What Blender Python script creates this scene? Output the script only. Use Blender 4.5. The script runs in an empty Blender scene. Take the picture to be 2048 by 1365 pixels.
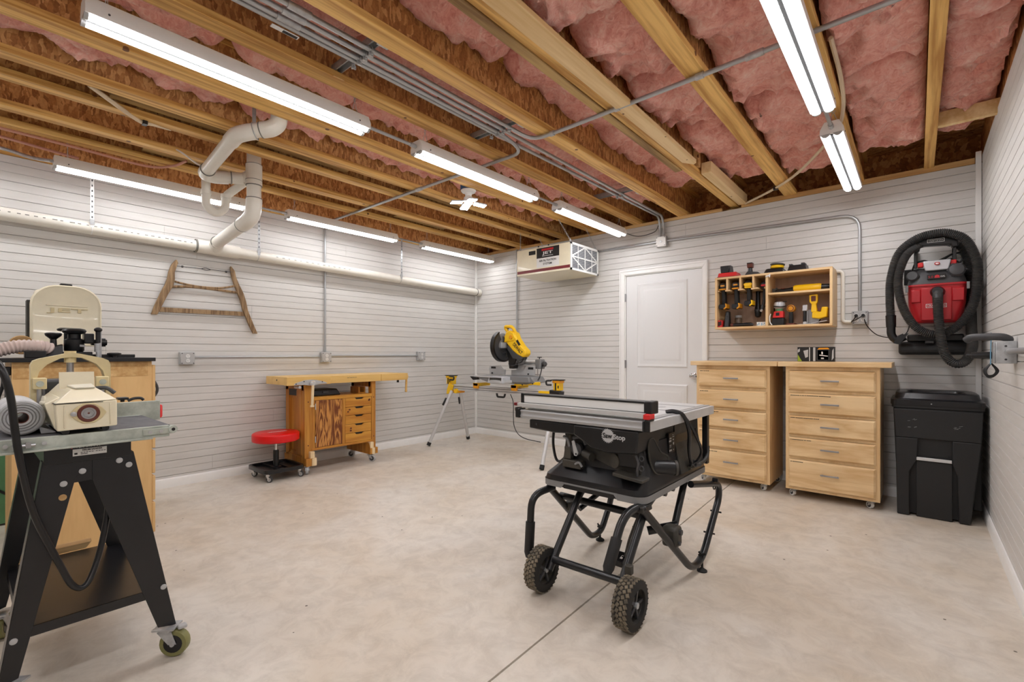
import bpy, bmesh, math, random
from mathutils import Vector, Matrix, noise
random.seed(7)
S = bpy.context.scene
COL = S.collection
PI = math.pi

# ---------------------------------------------------------------- camera, world, exposure
cam_d = bpy.data.cameras.new('camera')
cam = bpy.data.objects.new('camera', cam_d)
COL.objects.link(cam)
cam.location = (4.908, -4.911, 1.15)
cam.rotation_euler = (PI / 2, 0, math.radians(40.62))
cam_d.sensor_width = 36.0
cam_d.lens = 16.594
cam_d.shift_y = 0.01304
cam_d.clip_start = 0.05
S.camera = cam
W = bpy.data.worlds.new('world')
S.world = W
W.use_nodes = True
W.node_tree.nodes['Background'].inputs[0].default_value = (0.8, 0.9, 1.0, 1)
W.node_tree.nodes['Background'].inputs[1].default_value = 0.05
S.view_settings.view_transform = 'Standard'
S.view_settings.look = 'None'
S.view_settings.exposure = 0.28
S.view_settings.gamma = 1.0
S.view_settings.use_curve_mapping = False
TUBE_STRENGTH = 29.5      # the LED tubes of the shop lights light the room
BULB_STRENGTH = 60.0      # the panels of the small screw-in lamp

# ---------------------------------------------------------------- helpers: materials
def lin(c):
    return tuple((x / 255 / 12.92) if x / 255 <= 0.04045 else ((x / 255 + 0.055) / 1.055) ** 2.4 for x in c) + (1.0,)

def nodes_of(name):
    m = bpy.data.materials.new(name)
    m.use_nodes = True
    nt = m.node_tree
    return m, nt, nt.nodes, nt.links, nt.nodes['Principled BSDF']

def mat(name, rgb, rough=0.5, metal=0.0, mottle=0.0, mscale=12.0, bump=0.0, bscale=150.0, spec=0.5, coat=0.0, rgb2=None):
    m, nt, N, L, b = nodes_of(name)
    c = lin(rgb)
    b.inputs['Base Color'].default_value = c
    b.inputs['Roughness'].default_value = rough
    b.inputs['Metallic'].default_value = metal
    b.inputs['Specular IOR Level'].default_value = spec
    b.inputs['Coat Weight'].default_value = coat
    if mottle or rgb2 or bump:
        tc = N.new('ShaderNodeTexCoord')
    if mottle or rgb2:
        n = N.new('ShaderNodeTexNoise')
        n.inputs['Scale'].default_value = mscale
        n.inputs['Detail'].default_value = 6
        n.inputs['Roughness'].default_value = 0.62
        L.new(tc.outputs['Object'], n.inputs['Vector'])
        r = N.new('ShaderNodeValToRGB')
        r.color_ramp.elements[0].position = 0.35
        r.color_ramp.elements[1].position = 0.65
        c2 = lin(rgb2) if rgb2 else tuple(x * (1 - mottle) for x in c[:3]) + (1,)
        c1 = c if rgb2 else tuple(min(1, x * (1 + mottle * 0.5)) for x in c[:3]) + (1,)
        r.color_ramp.elements[0].color = c2
        r.color_ramp.elements[1].color = c1
        L.new(n.outputs['Fac'], r.inputs['Fac'])
        L.new(r.outputs['Color'], b.inputs['Base Color'])
    if bump:
        n2 = N.new('ShaderNodeTexNoise')
        n2.inputs['Scale'].default_value = bscale
        n2.inputs['Detail'].default_value = 3
        L.new(tc.outputs['Object'], n2.inputs['Vector'])
        bp = N.new('ShaderNodeBump')
        bp.inputs['Strength'].default_value = bump
        bp.inputs['Distance'].default_value = 0.004
        L.new(n2.outputs['Fac'], bp.inputs['Height'])
        L.new(bp.outputs['Normal'], b.inputs['Normal'])
    return m

def wood(name, c_light, c_dark, axis='x', freq=9.0, stretch=14.0, contrast=(0.35, 0.7), dist=2.0, rough=0.5, swirl=0.0, knots=0.0, bump=0.12):
    """grain along one axis: stretched noise rings; knots are dark spots of the board itself"""
    m, nt, N, L, b = nodes_of(name)
    tc = N.new('ShaderNodeTexCoord')
    mp = N.new('ShaderNodeMapping')
    sc = {'x': (1 / stretch, 1, 1), 'y': (1, 1 / stretch, 1), 'z': (1, 1, 1 / stretch)}[axis]
    mp.inputs['Scale'].default_value = tuple(freq * s for s in sc)
    L.new(tc.outputs['Object'], mp.inputs['Vector'])
    n = N.new('ShaderNodeTexNoise')
    n.inputs['Scale'].default_value = 1.3
    n.inputs['Detail'].default_value = 5
    n.inputs['Distortion'].default_value = swirl
    L.new(mp.outputs['Vector'], n.inputs['Vector'])
    mu = N.new('ShaderNodeMath'); mu.operation = 'MULTIPLY'; mu.inputs[1].default_value = dist * 4
    L.new(n.outputs['Fac'], mu.inputs[0])
    fr = N.new('ShaderNodeMath'); fr.operation = 'PINGPONG'; fr.inputs[1].default_value = 1.0
    L.new(mu.outputs[0], fr.inputs[0])
    n2 = N.new('ShaderNodeTexNoise')
    n2.inputs['Scale'].default_value = 9.0
    n2.inputs['Detail'].default_value = 4
    L.new(mp.outputs['Vector'], n2.inputs['Vector'])
    mx = N.new('ShaderNodeMath'); mx.operation = 'MULTIPLY_ADD'
    mx.inputs[1].default_value = 0.55
    L.new(fr.outputs[0], mx.inputs[0])
    ad = N.new('ShaderNodeMath'); ad.operation = 'MULTIPLY'; ad.inputs[1].default_value = 0.5
    L.new(n2.outputs['Fac'], ad.inputs[0])
    L.new(ad.outputs[0], mx.inputs[2])
    r = N.new('ShaderNodeValToRGB')
    r.color_ramp.elements[0].position = contrast[0]
    r.color_ramp.elements[1].position = contrast[1]
    r.color_ramp.elements[0].color = lin(c_light)
    r.color_ramp.elements[1].color = lin(c_dark)
    L.new(mx.outputs[0], r.inputs['Fac'])
    out = r.outputs['Color']
    if knots:
        v = N.new('ShaderNodeTexVoronoi'); v.inputs['Scale'].default_value = knots
        L.new(tc.outputs['Object'], v.inputs['Vector'])
        lt = N.new('ShaderNodeMath'); lt.operation = 'LESS_THAN'; lt.inputs[1].default_value = 0.075
        L.new(v.outputs['Distance'], lt.inputs[0])
        mix = N.new('ShaderNodeMixRGB'); mix.inputs[2].default_value = lin((112, 70, 34))
        L.new(lt.outputs[0], mix.inputs[0]); L.new(out, mix.inputs[1])
        out = mix.outputs[0]
    L.new(out, b.inputs['Base Color'])
    b.inputs['Roughness'].default_value = rough
    if bump:
        bp = N.new('ShaderNodeBump'); bp.inputs['Strength'].default_value = bump; bp.inputs['Distance'].default_value = 0.003
        L.new(mx.outputs[0], bp.inputs['Height']); L.new(bp.outputs['Normal'], b.inputs['Normal'])
    return m

def emit(name, rgb, strength):
    m, nt, N, L, b = nodes_of(name)
    b.inputs['Base Color'].default_value = (0.9, 0.9, 0.9, 1)
    b.inputs['Emission Color'].default_value = lin(rgb)
    b.inputs['Emission Strength'].default_value = strength
    return m

M = {}
# siding: white-washed boards with a faint grain
def siding_mat():
    m, nt, N, L, b = nodes_of('white_siding')
    tc = N.new('ShaderNodeTexCoord'); mp = N.new('ShaderNodeMapping'); oi = N.new('ShaderNodeObjectInfo')
    mp.inputs['Scale'].default_value = (2.0, 1, 18)
    va = N.new('ShaderNodeVectorMath'); va.operation = 'MULTIPLY_ADD'
    va.inputs[1].default_value = (1, 1, 1)
    sc = N.new('ShaderNodeVectorMath'); sc.operation = 'SCALE'; sc.inputs['Scale'].default_value = 40.0
    sc.inputs[0].default_value = (1, .3, .7)
    L.new(oi.outputs['Random'], sc.inputs['Scale'])
    mu = N.new('ShaderNodeVectorMath'); mu.operation = 'SCALE'; mu.inputs['Scale'].default_value = 37.0
    L.new(sc.outputs[0], mu.inputs[0])
    L.new(tc.outputs['Object'], va.inputs[0]); L.new(mu.outputs[0], va.inputs[2])
    L.new(va.outputs[0], mp.inputs['Vector'])
    n = N.new('ShaderNodeTexNoise'); n.inputs['Scale'].default_value = 2.0; n.inputs['Detail'].default_value = 5
    L.new(mp.outputs['Vector'], n.inputs['Vector'])
    r = N.new('ShaderNodeValToRGB')
    r.color_ramp.elements[0].position = 0.25; r.color_ramp.elements[1].position = 0.7
    r.color_ramp.elements[0].color = lin((208, 205, 201)); r.color_ramp.elements[1].color = lin((217, 215, 212))
    L.new(n.outputs['Fac'], r.inputs['Fac']); L.new(r.outputs['Color'], b.inputs['Base Color'])
    b.inputs['Roughness'].default_value = 0.5
    return m
M['siding'] = siding_mat()
M['groove'] = mat('wall_backing', (120, 116, 112), 0.9)

def concrete_mat():
    m, nt, N, L, b = nodes_of('sealed_concrete')
    tc = N.new('ShaderNodeTexCoord')
    n1 = N.new('ShaderNodeTexNoise'); n1.inputs['Scale'].default_value = 0.9; n1.inputs['Detail'].default_value = 9; n1.inputs['Roughness'].default_value = 0.6; n1.inputs['Distortion'].default_value = 0.9
    n2 = N.new('ShaderNodeTexNoise'); n2.inputs['Scale'].default_value = 8.0; n2.inputs['Detail'].default_value = 10; n2.inputs['Roughness'].default_value = 0.72; n2.inputs['Distortion'].default_value = 0.6
    n3 = N.new('ShaderNodeTexNoise'); n3.inputs['Scale'].default_value = 60; n3.inputs['Detail'].default_value = 3
    vo = N.new('ShaderNodeTexVoronoi'); vo.inputs['Scale'].default_value = 5.0
    for n in (n1, n2, n3, vo): L.new(tc.outputs['Object'], n.inputs['Vector'])
    r1 = N.new('ShaderNodeValToRGB')
    r1.color_ramp.elements[0].position = 0.34; r1.color_ramp.elements[1].position = 0.64
    r1.color_ramp.elements[0].color = lin((207, 193, 174)); r1.color_ramp.elements[1].color = lin((222, 215, 205))
    L.new(n1.outputs['Fac'], r1.inputs['Fac'])
    r2 = N.new('ShaderNodeValToRGB')
    r2.color_ramp.elements[0].position = 0.36; r2.color_ramp.elements[1].position = 0.58
    r2.color_ramp.elements[0].color = (0.79, 0.775, 0.76, 1); r2.color_ramp.elements[1].color = (1, 1, 1, 1)
    L.new(n2.outputs['Fac'], r2.inputs['Fac'])
    mx = N.new('ShaderNodeMixRGB'); mx.blend_type = 'MULTIPLY'; mx.inputs[0].default_value = 0.8
    L.new(r1.outputs[0], mx.inputs[1]); L.new(r2.outputs[0], mx.inputs[2])
    lt = N.new('ShaderNodeMath'); lt.operation = 'LESS_THAN'; lt.inputs[1].default_value = 0.03   # small chips and specks
    L.new(vo.outputs['Distance'], lt.inputs[0])
    mx2 = N.new('ShaderNodeMixRGB'); mx2.inputs[2].default_value = lin((96, 84, 72))
    L.new(lt.outputs[0], mx2.inputs[0]); L.new(mx.outputs[0], mx2.inputs[1])
    L.new(mx2.outputs[0], b.inputs['Base Color'])
    b.inputs['Roughness'].default_value = 0.42
    b.inputs['Specular IOR Level'].default_value = 0.45
    bp = N.new('ShaderNodeBump'); bp.inputs['Strength'].default_value = 0.10; bp.inputs['Distance'].default_value = 0.004
    ad = N.new('ShaderNodeMath'); ad.operation = 'MULTIPLY_ADD'; ad.inputs[1].default_value = 0.25
    L.new(n3.outputs['Fac'], ad.inputs[0]); L.new(n2.outputs['Fac'], ad.inputs[2])
    L.new(ad.outputs[0], bp.inputs['Height']); L.new(bp.outputs['Normal'], b.inputs['Normal'])
    return m
M['concrete'] = concrete_mat()

def osb_mat():
    """oriented strand board: two layers of long flat strands lying at different angles"""
    m, nt, N, L, b = nodes_of('osb_strands')
    tc = N.new('ShaderNodeTexCoord')
    nz = N.new('ShaderNodeTexNoise'); nz.inputs['Scale'].default_value = 9; nz.inputs['Detail'].default_value = 3
    L.new(tc.outputs['Object'], nz.inputs['Vector'])
    va = N.new('ShaderNodeVectorMath'); va.operation = 'MULTIPLY_ADD'
    va.inputs[1].default_value = (0.05, 0.05, 0.05)
    L.new(nz.outputs['Color'], va.inputs[0]); L.new(tc.outputs['Object'], va.inputs[2])
    outs = []
    for rot, scl in (((0.35, 0, 0), (30, 62, 17)), ((-0.9, 0.2, 0.1), (30, 70, 20)), ((1.2, 0.1, 0.2), (26, 58, 22))):
        mp = N.new('ShaderNodeMapping'); mp.inputs['Scale'].default_value = scl; mp.inputs['Rotation'].default_value = rot
        mp.vector_type = 'TEXTURE' if False else 'POINT'
        L.new(va.outputs[0], mp.inputs['Vector'])
        v = N.new('ShaderNodeTexVoronoi'); v.inputs['Scale'].default_value = 1.0
        L.new(mp.outputs['Vector'], v.inputs['Vector'])
        sp = N.new('ShaderNodeSeparateColor'); L.new(v.outputs['Color'], sp.inputs[0])
        outs.append(sp)
    def mixf(f, a, c):
        g = N.new('ShaderNodeMath'); g.operation = 'GREATER_THAN'; g.inputs[1].default_value = 0.55; L.new(f, g.inputs[0])
        x = N.new('ShaderNodeMixRGB'); L.new(g.outputs[0], x.inputs[0]); L.new(a, x.inputs[1]); L.new(c, x.inputs[2])
        return x.outputs[0]
    base = mixf(outs[1].outputs[1], outs[0].outputs[0], outs[1].outputs[0])
    base = mixf(outs[2].outputs[1], base, outs[2].outputs[0])
    n2 = N.new('ShaderNodeTexNoise'); n2.inputs['Scale'].default_value = 90; n2.inputs['Detail'].default_value = 4
    L.new(tc.outputs['Object'], n2.inputs['Vector'])
    ad = N.new('ShaderNodeMath'); ad.operation = 'MULTIPLY_ADD'; ad.inputs[1].default_value = 0.6
    L.new(base, ad.inputs[0])
    m2 = N.new('ShaderNodeMath'); m2.operation = 'MULTIPLY'; m2.inputs[1].default_value = 0.4
    L.new(n2.outputs['Fac'], m2.inputs[0]); L.new(m2.outputs[0], ad.inputs[2])
    r = N.new('ShaderNodeValToRGB')
    e = r.color_ramp.elements
    e[0].position = 0.15; e[0].color = lin((150, 98, 54))
    e[1].position = 0.85; e[1].color = lin((238, 192, 128))
    x = e.new(0.5); x.color = lin((202, 146, 86))
    L.new(ad.outputs[0], r.inputs['Fac']); L.new(r.outputs[0], b.inputs['Base Color'])
    b.inputs['Roughness'].default_value = 0.65
    bp = N.new('ShaderNodeBump'); bp.inputs['Strength'].default_value = 0.25; bp.inputs['Distance'].default_value = 0.003
    L.new(base, bp.inputs['Height']); L.new(bp.outputs['Normal'], b.inputs['Normal'])
    return m
M['osb'] = osb_mat()

def pink_mat():
    m, nt, N, L, b = nodes_of('pink_fibreglass')
    tc = N.new('ShaderNodeTexCoord')
    n1 = N.new('ShaderNodeTexNoise'); n1.inputs['Scale'].default_value = 6; n1.inputs['Detail'].default_value = 8; n1.inputs['Roughness'].default_value = 0.6; n1.inputs['Distortion'].default_value = 2.2
    n2 = N.new('ShaderNodeTexNoise'); n2.inputs['Scale'].default_value = 24; n2.inputs['Detail'].default_value = 6; n2.inputs['Distortion'].default_value = 2.5
    L.new(tc.outputs['Object'], n1.inputs['Vector']); L.new(tc.outputs['Object'], n2.inputs['Vector'])
    ad = N.new('ShaderNodeMath'); ad.operation = 'MULTIPLY_ADD'; ad.inputs[1].default_value = 0.4
    m2 = N.new('ShaderNodeMath'); m2.operation = 'MULTIPLY'; m2.inputs[1].default_value = 0.6
    L.new(n1.outputs['Fac'], m2.inputs[0]); L.new(n2.outputs['Fac'], ad.inputs[0]); L.new(m2.outputs[0], ad.inputs[2])
    r = N.new('ShaderNodeValToRGB'); e = r.color_ramp.elements
    e[0].position = 0.34; e[0].color = lin((218, 138, 124))
    e[1].position = 0.68; e[1].color = lin((252, 214, 200))
    x = e.new(0.5); x.color = lin((240, 174, 160))
    L.new(ad.outputs[0], r.inputs['Fac']); L.new(r.outputs[0], b.inputs['Base Color'])
    b.inputs['Roughness'].default_value = 0.95
    b.inputs['Sheen Weight'].default_value = 0.2
    bp = N.new('ShaderNodeBump'); bp.inputs['Strength'].default_value = 0.9; bp.inputs['Distance'].default_value = 0.02
    L.new(ad.outputs[0], bp.inputs['Height']); L.new(bp.outputs['Normal'], b.inputs['Normal'])
    return m
M['pink'] = pink_mat()
M['lumber'] = wood('joist_lumber', (234, 190, 112), (184, 132, 62), 'y', 9, 24, (0.3, 0.8), 2.2, 0.6, knots=5.5)
M['pine'] = wood('pale_pine_board', (238, 210, 160), (216, 180, 124), 'y', 7, 20, (0.3, 0.8), 1.4, 0.6, knots=9)
M['plate'] = wood('plate_lumber', (222, 186, 130), (190, 146, 88), 'x', 7, 20, (0.3, 0.8), 1.4, 0.6, knots=5)
M['maple_x'] = wood('maple_drawer_front', (236, 204, 156), (208, 166, 112), 'x', 6, 7, (0.42, 0.95), 1.5, 0.4, swirl=0.6, bump=0.03)
M['maple_z'] = wood('maple_carcass', (232, 198, 148), (212, 170, 116), 'z', 6, 10, (0.4, 0.95), 1.2, 0.42, bump=0.03)
M['maple_y'] = wood('maple_y', (232, 198, 148), (212, 170, 116), 'y', 6, 10, (0.4, 0.95), 1.2, 0.42, bump=0.03)
M['ply'] = wood('birch_plywood', (224, 184, 126), (204, 160, 104), 'z', 5, 6, (0.4, 1.0), 1.2, 0.5, bump=0.02)
M['ply_back'] = wood('plywood_back', (206, 178, 156), (182, 150, 128), 'z', 5, 6, (0.4, 1.0), 1.2, 0.6, bump=0.02)
M['beech'] = wood('oiled_beech', (230, 190, 116), (212, 166, 90), 'y', 8, 18, (0.4, 1.0), 1.2, 0.38, bump=0.03)
M['pine_z'] = wood('yellow_pine_z', (206, 148, 62), (168, 104, 32), 'z', 8, 14, (0.35, 0.9), 1.4, 0.4, bump=0.05)
M['pine_y'] = wood('yellow_pine_y', (210, 150, 58), (176, 108, 32), 'y', 8, 14, (0.35, 0.9), 1.4, 0.38, bump=0.05)
M['fir'] = wood('figured_fir', (204, 142, 72), (112, 56, 20), 'z', 6.5, 5.5, (0.36, 0.66), 3.4, 0.38, swirl=1.6, bump=0.05)
M['block'] = wood('bare_pine_block', (236, 212, 170), (212, 178, 128), 'z', 8, 10, (0.4, 1.0), 1.2, 0.6, bump=0.03)
M['old_wood'] = wood('weathered_wood', (160, 132, 98), (112, 86, 60), 'z', 16, 8, (0.3, 0.8), 2.0, 0.8)
M['scrap'] = wood('scrap_timber', (206, 172, 120), (160, 120, 72), 'y', 10, 8, (0.35, 0.9), 1.6, 0.7)
M['white'] = mat('white_paint', (242, 241, 239), 0.4, mottle=0.02)
M['door'] = mat('door_paint', (228, 228, 228), 0.38)
M['pvc'] = mat('pvc_white', (232, 228, 218), 0.32, mottle=0.03)
M['pvc_grey'] = mat('pvc_print', (120, 118, 112), 0.6)
M['black'] = mat('black_plastic', (20, 20, 22), 0.34, mottle=0.25, mscale=20)
M['black_mat'] = mat('black_matte', (26, 26, 27), 0.6, bump=0.2, bscale=400)
M['black_dusty'] = mat('black_dusty', (34, 33, 31), 0.55, rgb2=(70, 66, 58), mscale=5)
M['black_paint'] = mat('black_paint', (23, 23, 26), 0.28, mottle=0.3, mscale=6)
M['black_tube'] = mat('black_steel_tube', (24, 25, 27), 0.28)
M['rubber'] = mat('rubber', (32, 31, 30), 0.8)
M['tyre'] = mat('dusty_tyre', (134, 122, 102), 0.9, rgb2=(80, 74, 64), mscale=22)
M['tyre_dark'] = mat('tyre_dark', (40, 38, 35), 0.9)
M['dark_grey'] = mat('dark_grey', (62, 62, 64), 0.5)
M['grey'] = mat('grey_plastic', (128, 128, 128), 0.45)
M['light_grey'] = mat('light_grey', (180, 180, 180), 0.4)
M['alu'] = mat('aluminium', (208, 208, 208), 0.36, 0.3, mottle=0.05)
M['alu_brushed'] = mat('grey_anodised_rail', (168, 168, 168), 0.4, 0.2)
M['steel'] = mat('steel', (170, 170, 172), 0.28, 0.9)
M['chrome'] = mat('chrome', (210, 210, 212), 0.12, 1.0)
M['galv'] = mat('galvanised', (190, 192, 194), 0.36, 0.5, mottle=0.2, mscale=30)
M['conduit'] = mat('conduit_steel', (176, 178, 180), 0.34, 0.6)
M['cream'] = mat('cream_paint', (240, 231, 203), 0.28, mottle=0.04, coat=0.3)
M['cream_cast'] = mat('cream_cast', (222, 206, 160), 0.4, mottle=0.1, mscale=9)
M['cream_light'] = mat('cream_light', (230, 226, 210), 0.3, coat=0.2)
M['bed_grey'] = mat('worn_grey_paint', (198, 204, 194), 0.5, rgb2=(158, 164, 154), mscale=14)
M['belt'] = mat('sanding_belt', (84, 84, 88), 0.85, rgb2=(104, 104, 106), mscale=30)
M['maroon'] = mat('maroon', (118, 28, 34), 0.35)
M['red'] = mat('red_vinyl', (222, 10, 16), 0.32)
M['red_tank'] = mat('red_tank', (176, 26, 34), 0.34)
M['red_plastic'] = mat('red_plastic', (214, 42, 42), 0.4)
M['yellow'] = mat('yellow_plastic', (246, 196, 16), 0.38)
M['amber'] = mat('amber_plastic', (226, 150, 18), 0.4)
M['green'] = mat('green_enamel', (96, 150, 104), 0.45, mottle=0.1)
M['caster_yel'] = mat('polyurethane', (132, 130, 82), 0.5)
M['hose_pink'] = mat('ribbed_hose', (212, 192, 184), 0.4)
M['hose_dark'] = mat('hose_dark', (44, 44, 45), 0.5, rgb2=(62, 60, 58), mscale=14)
M['print_white'] = mat('white_print', (232, 232, 230), 0.5)
M['print_grey'] = mat('grey_print', (186, 186, 186), 0.5)
M['print_black'] = mat('black_print', (18, 18, 18), 0.5)
M['print_red'] = mat('red_print', (186, 30, 40), 0.5)
M['print_blue'] = mat('blue_print', (48, 92, 140), 0.5)
M['print_lime'] = mat('lime_print', (150, 170, 40), 0.5)
M['brown'] = mat('rust_brown', (98, 44, 30), 0.5)
M['cloth_white'] = mat('white_roll', (206, 206, 206), 0.6, rgb2=(176, 178, 182), mscale=18)
M['silver'] = mat('silver_plastic', (196, 198, 202), 0.3, 0.3)
M['blue_tie'] = mat('blue_tie', (110, 160, 190), 0.5)
M['pex'] = mat('cream_cable', (220, 200, 170), 0.45)
M['pex_red'] = mat('pink_pipe', (206, 150, 132), 0.4)
M['clear_grey'] = mat('filter_dark', (78, 82, 92), 0.8)
M['filter'] = mat('filter_pleat', (120, 124, 132), 0.9)
M['lumber_grey'] = wood('grey_lumber', (190, 158, 102), (128, 96, 56), 'y', 8, 20, (0.3, 0.8), 1.6, 0.7)
M['tube'] = emit('led_tube', (250, 250, 252), TUBE_STRENGTH)
M['tube_soft'] = emit('led_tube_soft', (250, 250, 252), TUBE_STRENGTH * 0.62)   # the weaker fixtures along the left wall
M['bulb'] = emit('led_panel', (236, 244, 255), BULB_STRENGTH)

# ---------------------------------------------------------------- helpers: meshes
def V(*a): return Vector(a)

def frame_for(d):
    d = d.normalized()
    a = Vector((0, 0, 1)) if abs(d.z) < 0.9 else Vector((1, 0, 0))
    u = d.cross(a).normalized()
    return u, d.cross(u).normalized()

def catmull(pts, sub):
    p = [Vector(x) for x in pts]
    out = []
    for i in range(len(p) - 1):
        p0 = p[i - 1] if i else p[0] * 2 - p[1]
        p1, p2 = p[i], p[i + 1]
        p3 = p[i + 2] if i + 2 < len(p) else p[-1] * 2 - p[-2]
        for k in range(sub):
            t = k / sub
            out.append(0.5 * ((2 * p1) + (p2 - p0) * t + (2 * p0 - 5 * p1 + 4 * p2 - p3) * t * t + (3 * p1 - 3 * p2 + p3 - p0) * t ** 3))
    out.append(p[-1])
    return out

def fillet(pts, r, n=5):
    """polyline with rounded corners, as bent tube has"""
    p = [Vector(x) for x in pts]
    out = [p[0]]
    for i in range(1, len(p) - 1):
        a, b, c = p[i - 1], p[i], p[i + 1]
        d1 = (a - b); d2 = (c - b)
        k = min(r, d1.length * 0.48, d2.length * 0.48)
        s = b + d1.normalized() * k; e = b + d2.normalized() * k
        for j in range(n + 1):
            t = j / n
            out.append(s * (1 - t) ** 2 + b * 2 * t * (1 - t) + e * t * t)
    out.append(p[-1])
    return out

class MB:
    def __init__(self): self.v = []; self.f = []
    def add(self, vs, fs):
        o = len(self.v)
        self.v += [Vector(x) for x in vs]
        self.f += [tuple(o + i for i in q) for q in fs]
        return self
    def box(self, x0, y0, z0, x1, y1, z1):
        return self.add([(x0, y0, z0), (x1, y0, z0), (x1, y1, z0), (x0, y1, z0), (x0, y0, z1), (x1, y0, z1), (x1, y1, z1), (x0, y1, z1)],
                        [(0, 3, 2, 1), (4, 5, 6, 7), (0, 1, 5, 4), (1, 2, 6, 5), (2, 3, 7, 6), (3, 0, 4, 7)])
    def hexa(self, bottom, top):
        return self.add(list(bottom) + list(top), [(0, 3, 2, 1), (4, 5, 6, 7), (0, 1, 5, 4), (1, 2, 6, 5), (2, 3, 7, 6), (3, 0, 4, 7)])
    def bar(self, p0, p1, w, h, up=(0, 0, 1)):
        p0, p1 = Vector(p0), Vector(p1)
        d = (p1 - p0).normalized(); up = Vector(up)
        s = d.cross(up)
        if s.length < 1e-4: s = d.cross(Vector((1, 0, 0)))
        s.normalize(); u = s.cross(d).normalized()
        s *= w / 2; u *= h / 2
        return self.hexa([p0 - s - u, p0 + s - u, p1 + s - u, p1 - s - u], [p0 - s + u, p0 + s + u, p1 + s + u, p1 - s + u])
    def cyl(self, p0, p1, r, r1=None, n=14):
        p0, p1 = Vector(p0), Vector(p1); r1 = r if r1 is None else r1
        u, w = frame_for(p1 - p0)
        vs = []
        for p, q in ((p0, r), (p1, r1)):
            for i in range(n):
                a = 2 * PI * i / n
                vs.append(p + (u * math.cos(a) + w * math.sin(a)) * q)
        fs = [(i, (i + 1) % n, n + (i + 1) % n, n + i) for i in range(n)]
        fs += [tuple(range(n - 1, -1, -1)), tuple(range(n, 2 * n))]
        return self.add(vs, fs)
    def tube(self, pts, r, n=8, radii=None, caps=True):
        p = [Vector(x) for x in pts]
        u, w = frame_for(p[1] - p[0])
        vs = []; prev = (p[1] - p[0]).normalized()
        for i, q in enumerate(p):
            a = p[max(0, i - 1)]; b = p[min(len(p) - 1, i + 1)]
            d = (b - a).normalized()
            rot = prev.rotation_difference(d)
            u = rot @ u; w = rot @ w; prev = d
            rr = radii[i] if radii else r
            for k in range(n):
                t = 2 * PI * k / n
                vs.append(q + (u * math.cos(t) + w * math.sin(t)) * rr)
        fs = []
        for i in range(len(p) - 1):
            for k in range(n):
                fs.append((i * n + k, i * n + (k + 1) % n, (i + 1) * n + (k + 1) % n, (i + 1) * n + k))
        if caps:
            fs.append(tuple(range(n - 1, -1, -1)))
            fs.append(tuple((len(p) - 1) * n + k for k in range(n)))
        return self.add(vs, fs)
    def lathe(self, prof, o, axis=(0, 0, 1), n=20, ring=False):
        """prof: (radius, height) pairs along axis from o"""
        o = Vector(o); ax = Vector(axis).normalized(); u, w = frame_for(ax)
        vs = []
        for r, h in prof:
            for k in range(n):
                t = 2 * PI * k / n
                vs.append(o + ax * h + (u * math.cos(t) + w * math.sin(t)) * max(r, 1e-5))
        fs = []
        for i in range(len(prof) - 1):
            for k in range(n):
                fs.append((i * n + k, i * n + (k + 1) % n, (i + 1) * n + (k + 1) % n, (i + 1) * n + k))
        if ring:
            e = len(prof) - 1
            for k in range(n): fs.append((e * n + k, e * n + (k + 1) % n, (k + 1) % n, k))
        else:
            fs.append(tuple(range(n - 1, -1, -1)))
            fs.append(tuple((len(prof) - 1) * n + k for k in range(n)))
        return self.add(vs, fs)
    def prism(self, poly, axis, a, b):
        """poly in the two other axes (order x,y,z), extruded along axis from a to b"""
        def p3(q, t):
            return {'x': (t, q[0], q[1]), 'y': (q[0], t, q[1]), 'z': (q[0], q[1], t)}[axis]
        n = len(poly)
        vs = [p3(q, a) for q in poly] + [p3(q, b) for q in poly]
        fs = [(i, (i + 1) % n, n + (i + 1) % n, n + i) for i in range(n)]
        fs += [tuple(range(n - 1, -1, -1)), tuple(range(n, 2 * n))]
        return self.add(vs, fs)
    def ball(self, c, r, sx=1, sy=1, sz=1, n=14, m=8):
        c = Vector(c); vs = []; fs = []
        for i in range(m + 1):
            th = PI * i / m
            for k in range(n):
                ph = 2 * PI * k / n
                vs.append(c + Vector((r * sx * math.sin(th) * math.cos(ph), r * sy * math.sin(th) * math.sin(ph), r * sz * math.cos(th))))
        for i in range(m):
            for k in range(n):
                fs.append((i * n + k, (i + 1) * n + k, (i + 1) * n + (k + 1) % n, i * n + (k + 1) % n))
        return self.add(vs, fs)
    def torus(self, c, axis, R, r, n=24, m=8, a0=0.0, a1=2 * PI):
        c = Vector(c); u, w = frame_for(Vector(axis))
        full = abs(a1 - a0 - 2 * PI) < 1e-6
        k = n if full else n + 1
        pts = [c + (u * math.cos(a0 + (a1 - a0) * i / n) + w * math.sin(a0 + (a1 - a0) * i / n)) * R for i in range(k)]
        ax = Vector(axis).normalized()
        vs = []
        for p in pts:
            d = (p - c).normalized()
            for j in range(m):
                t = 2 * PI * j / m
                vs.append(p + (d * math.cos(t) + ax * math.sin(t)) * r)
        fs = []
        for i in range(n if full else n):
            i2 = (i + 1) % k
            for j in range(m):
                fs.append((i * m + j, i * m + (j + 1) % m, i2 * m + (j + 1) % m, i2 * m + j))
        if not full:
            fs.append(tuple(range(m - 1, -1, -1))); fs.append(tuple(n * m + j for j in range(m)))
        return self.add(vs, fs)
    def rot(self, ang, axis, c):
        R = Matrix.Rotation(ang, 4, axis); c = Vector(c)
        self.v = [c + R @ (p - c) for p in self.v]
        return self
    def merge(self, other): return self.add(other.v, other.f)

ABS = {}
def absloc(o): return ABS.get(o.name, Vector((0, 0, 0))) if o else Vector((0, 0, 0))

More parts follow.
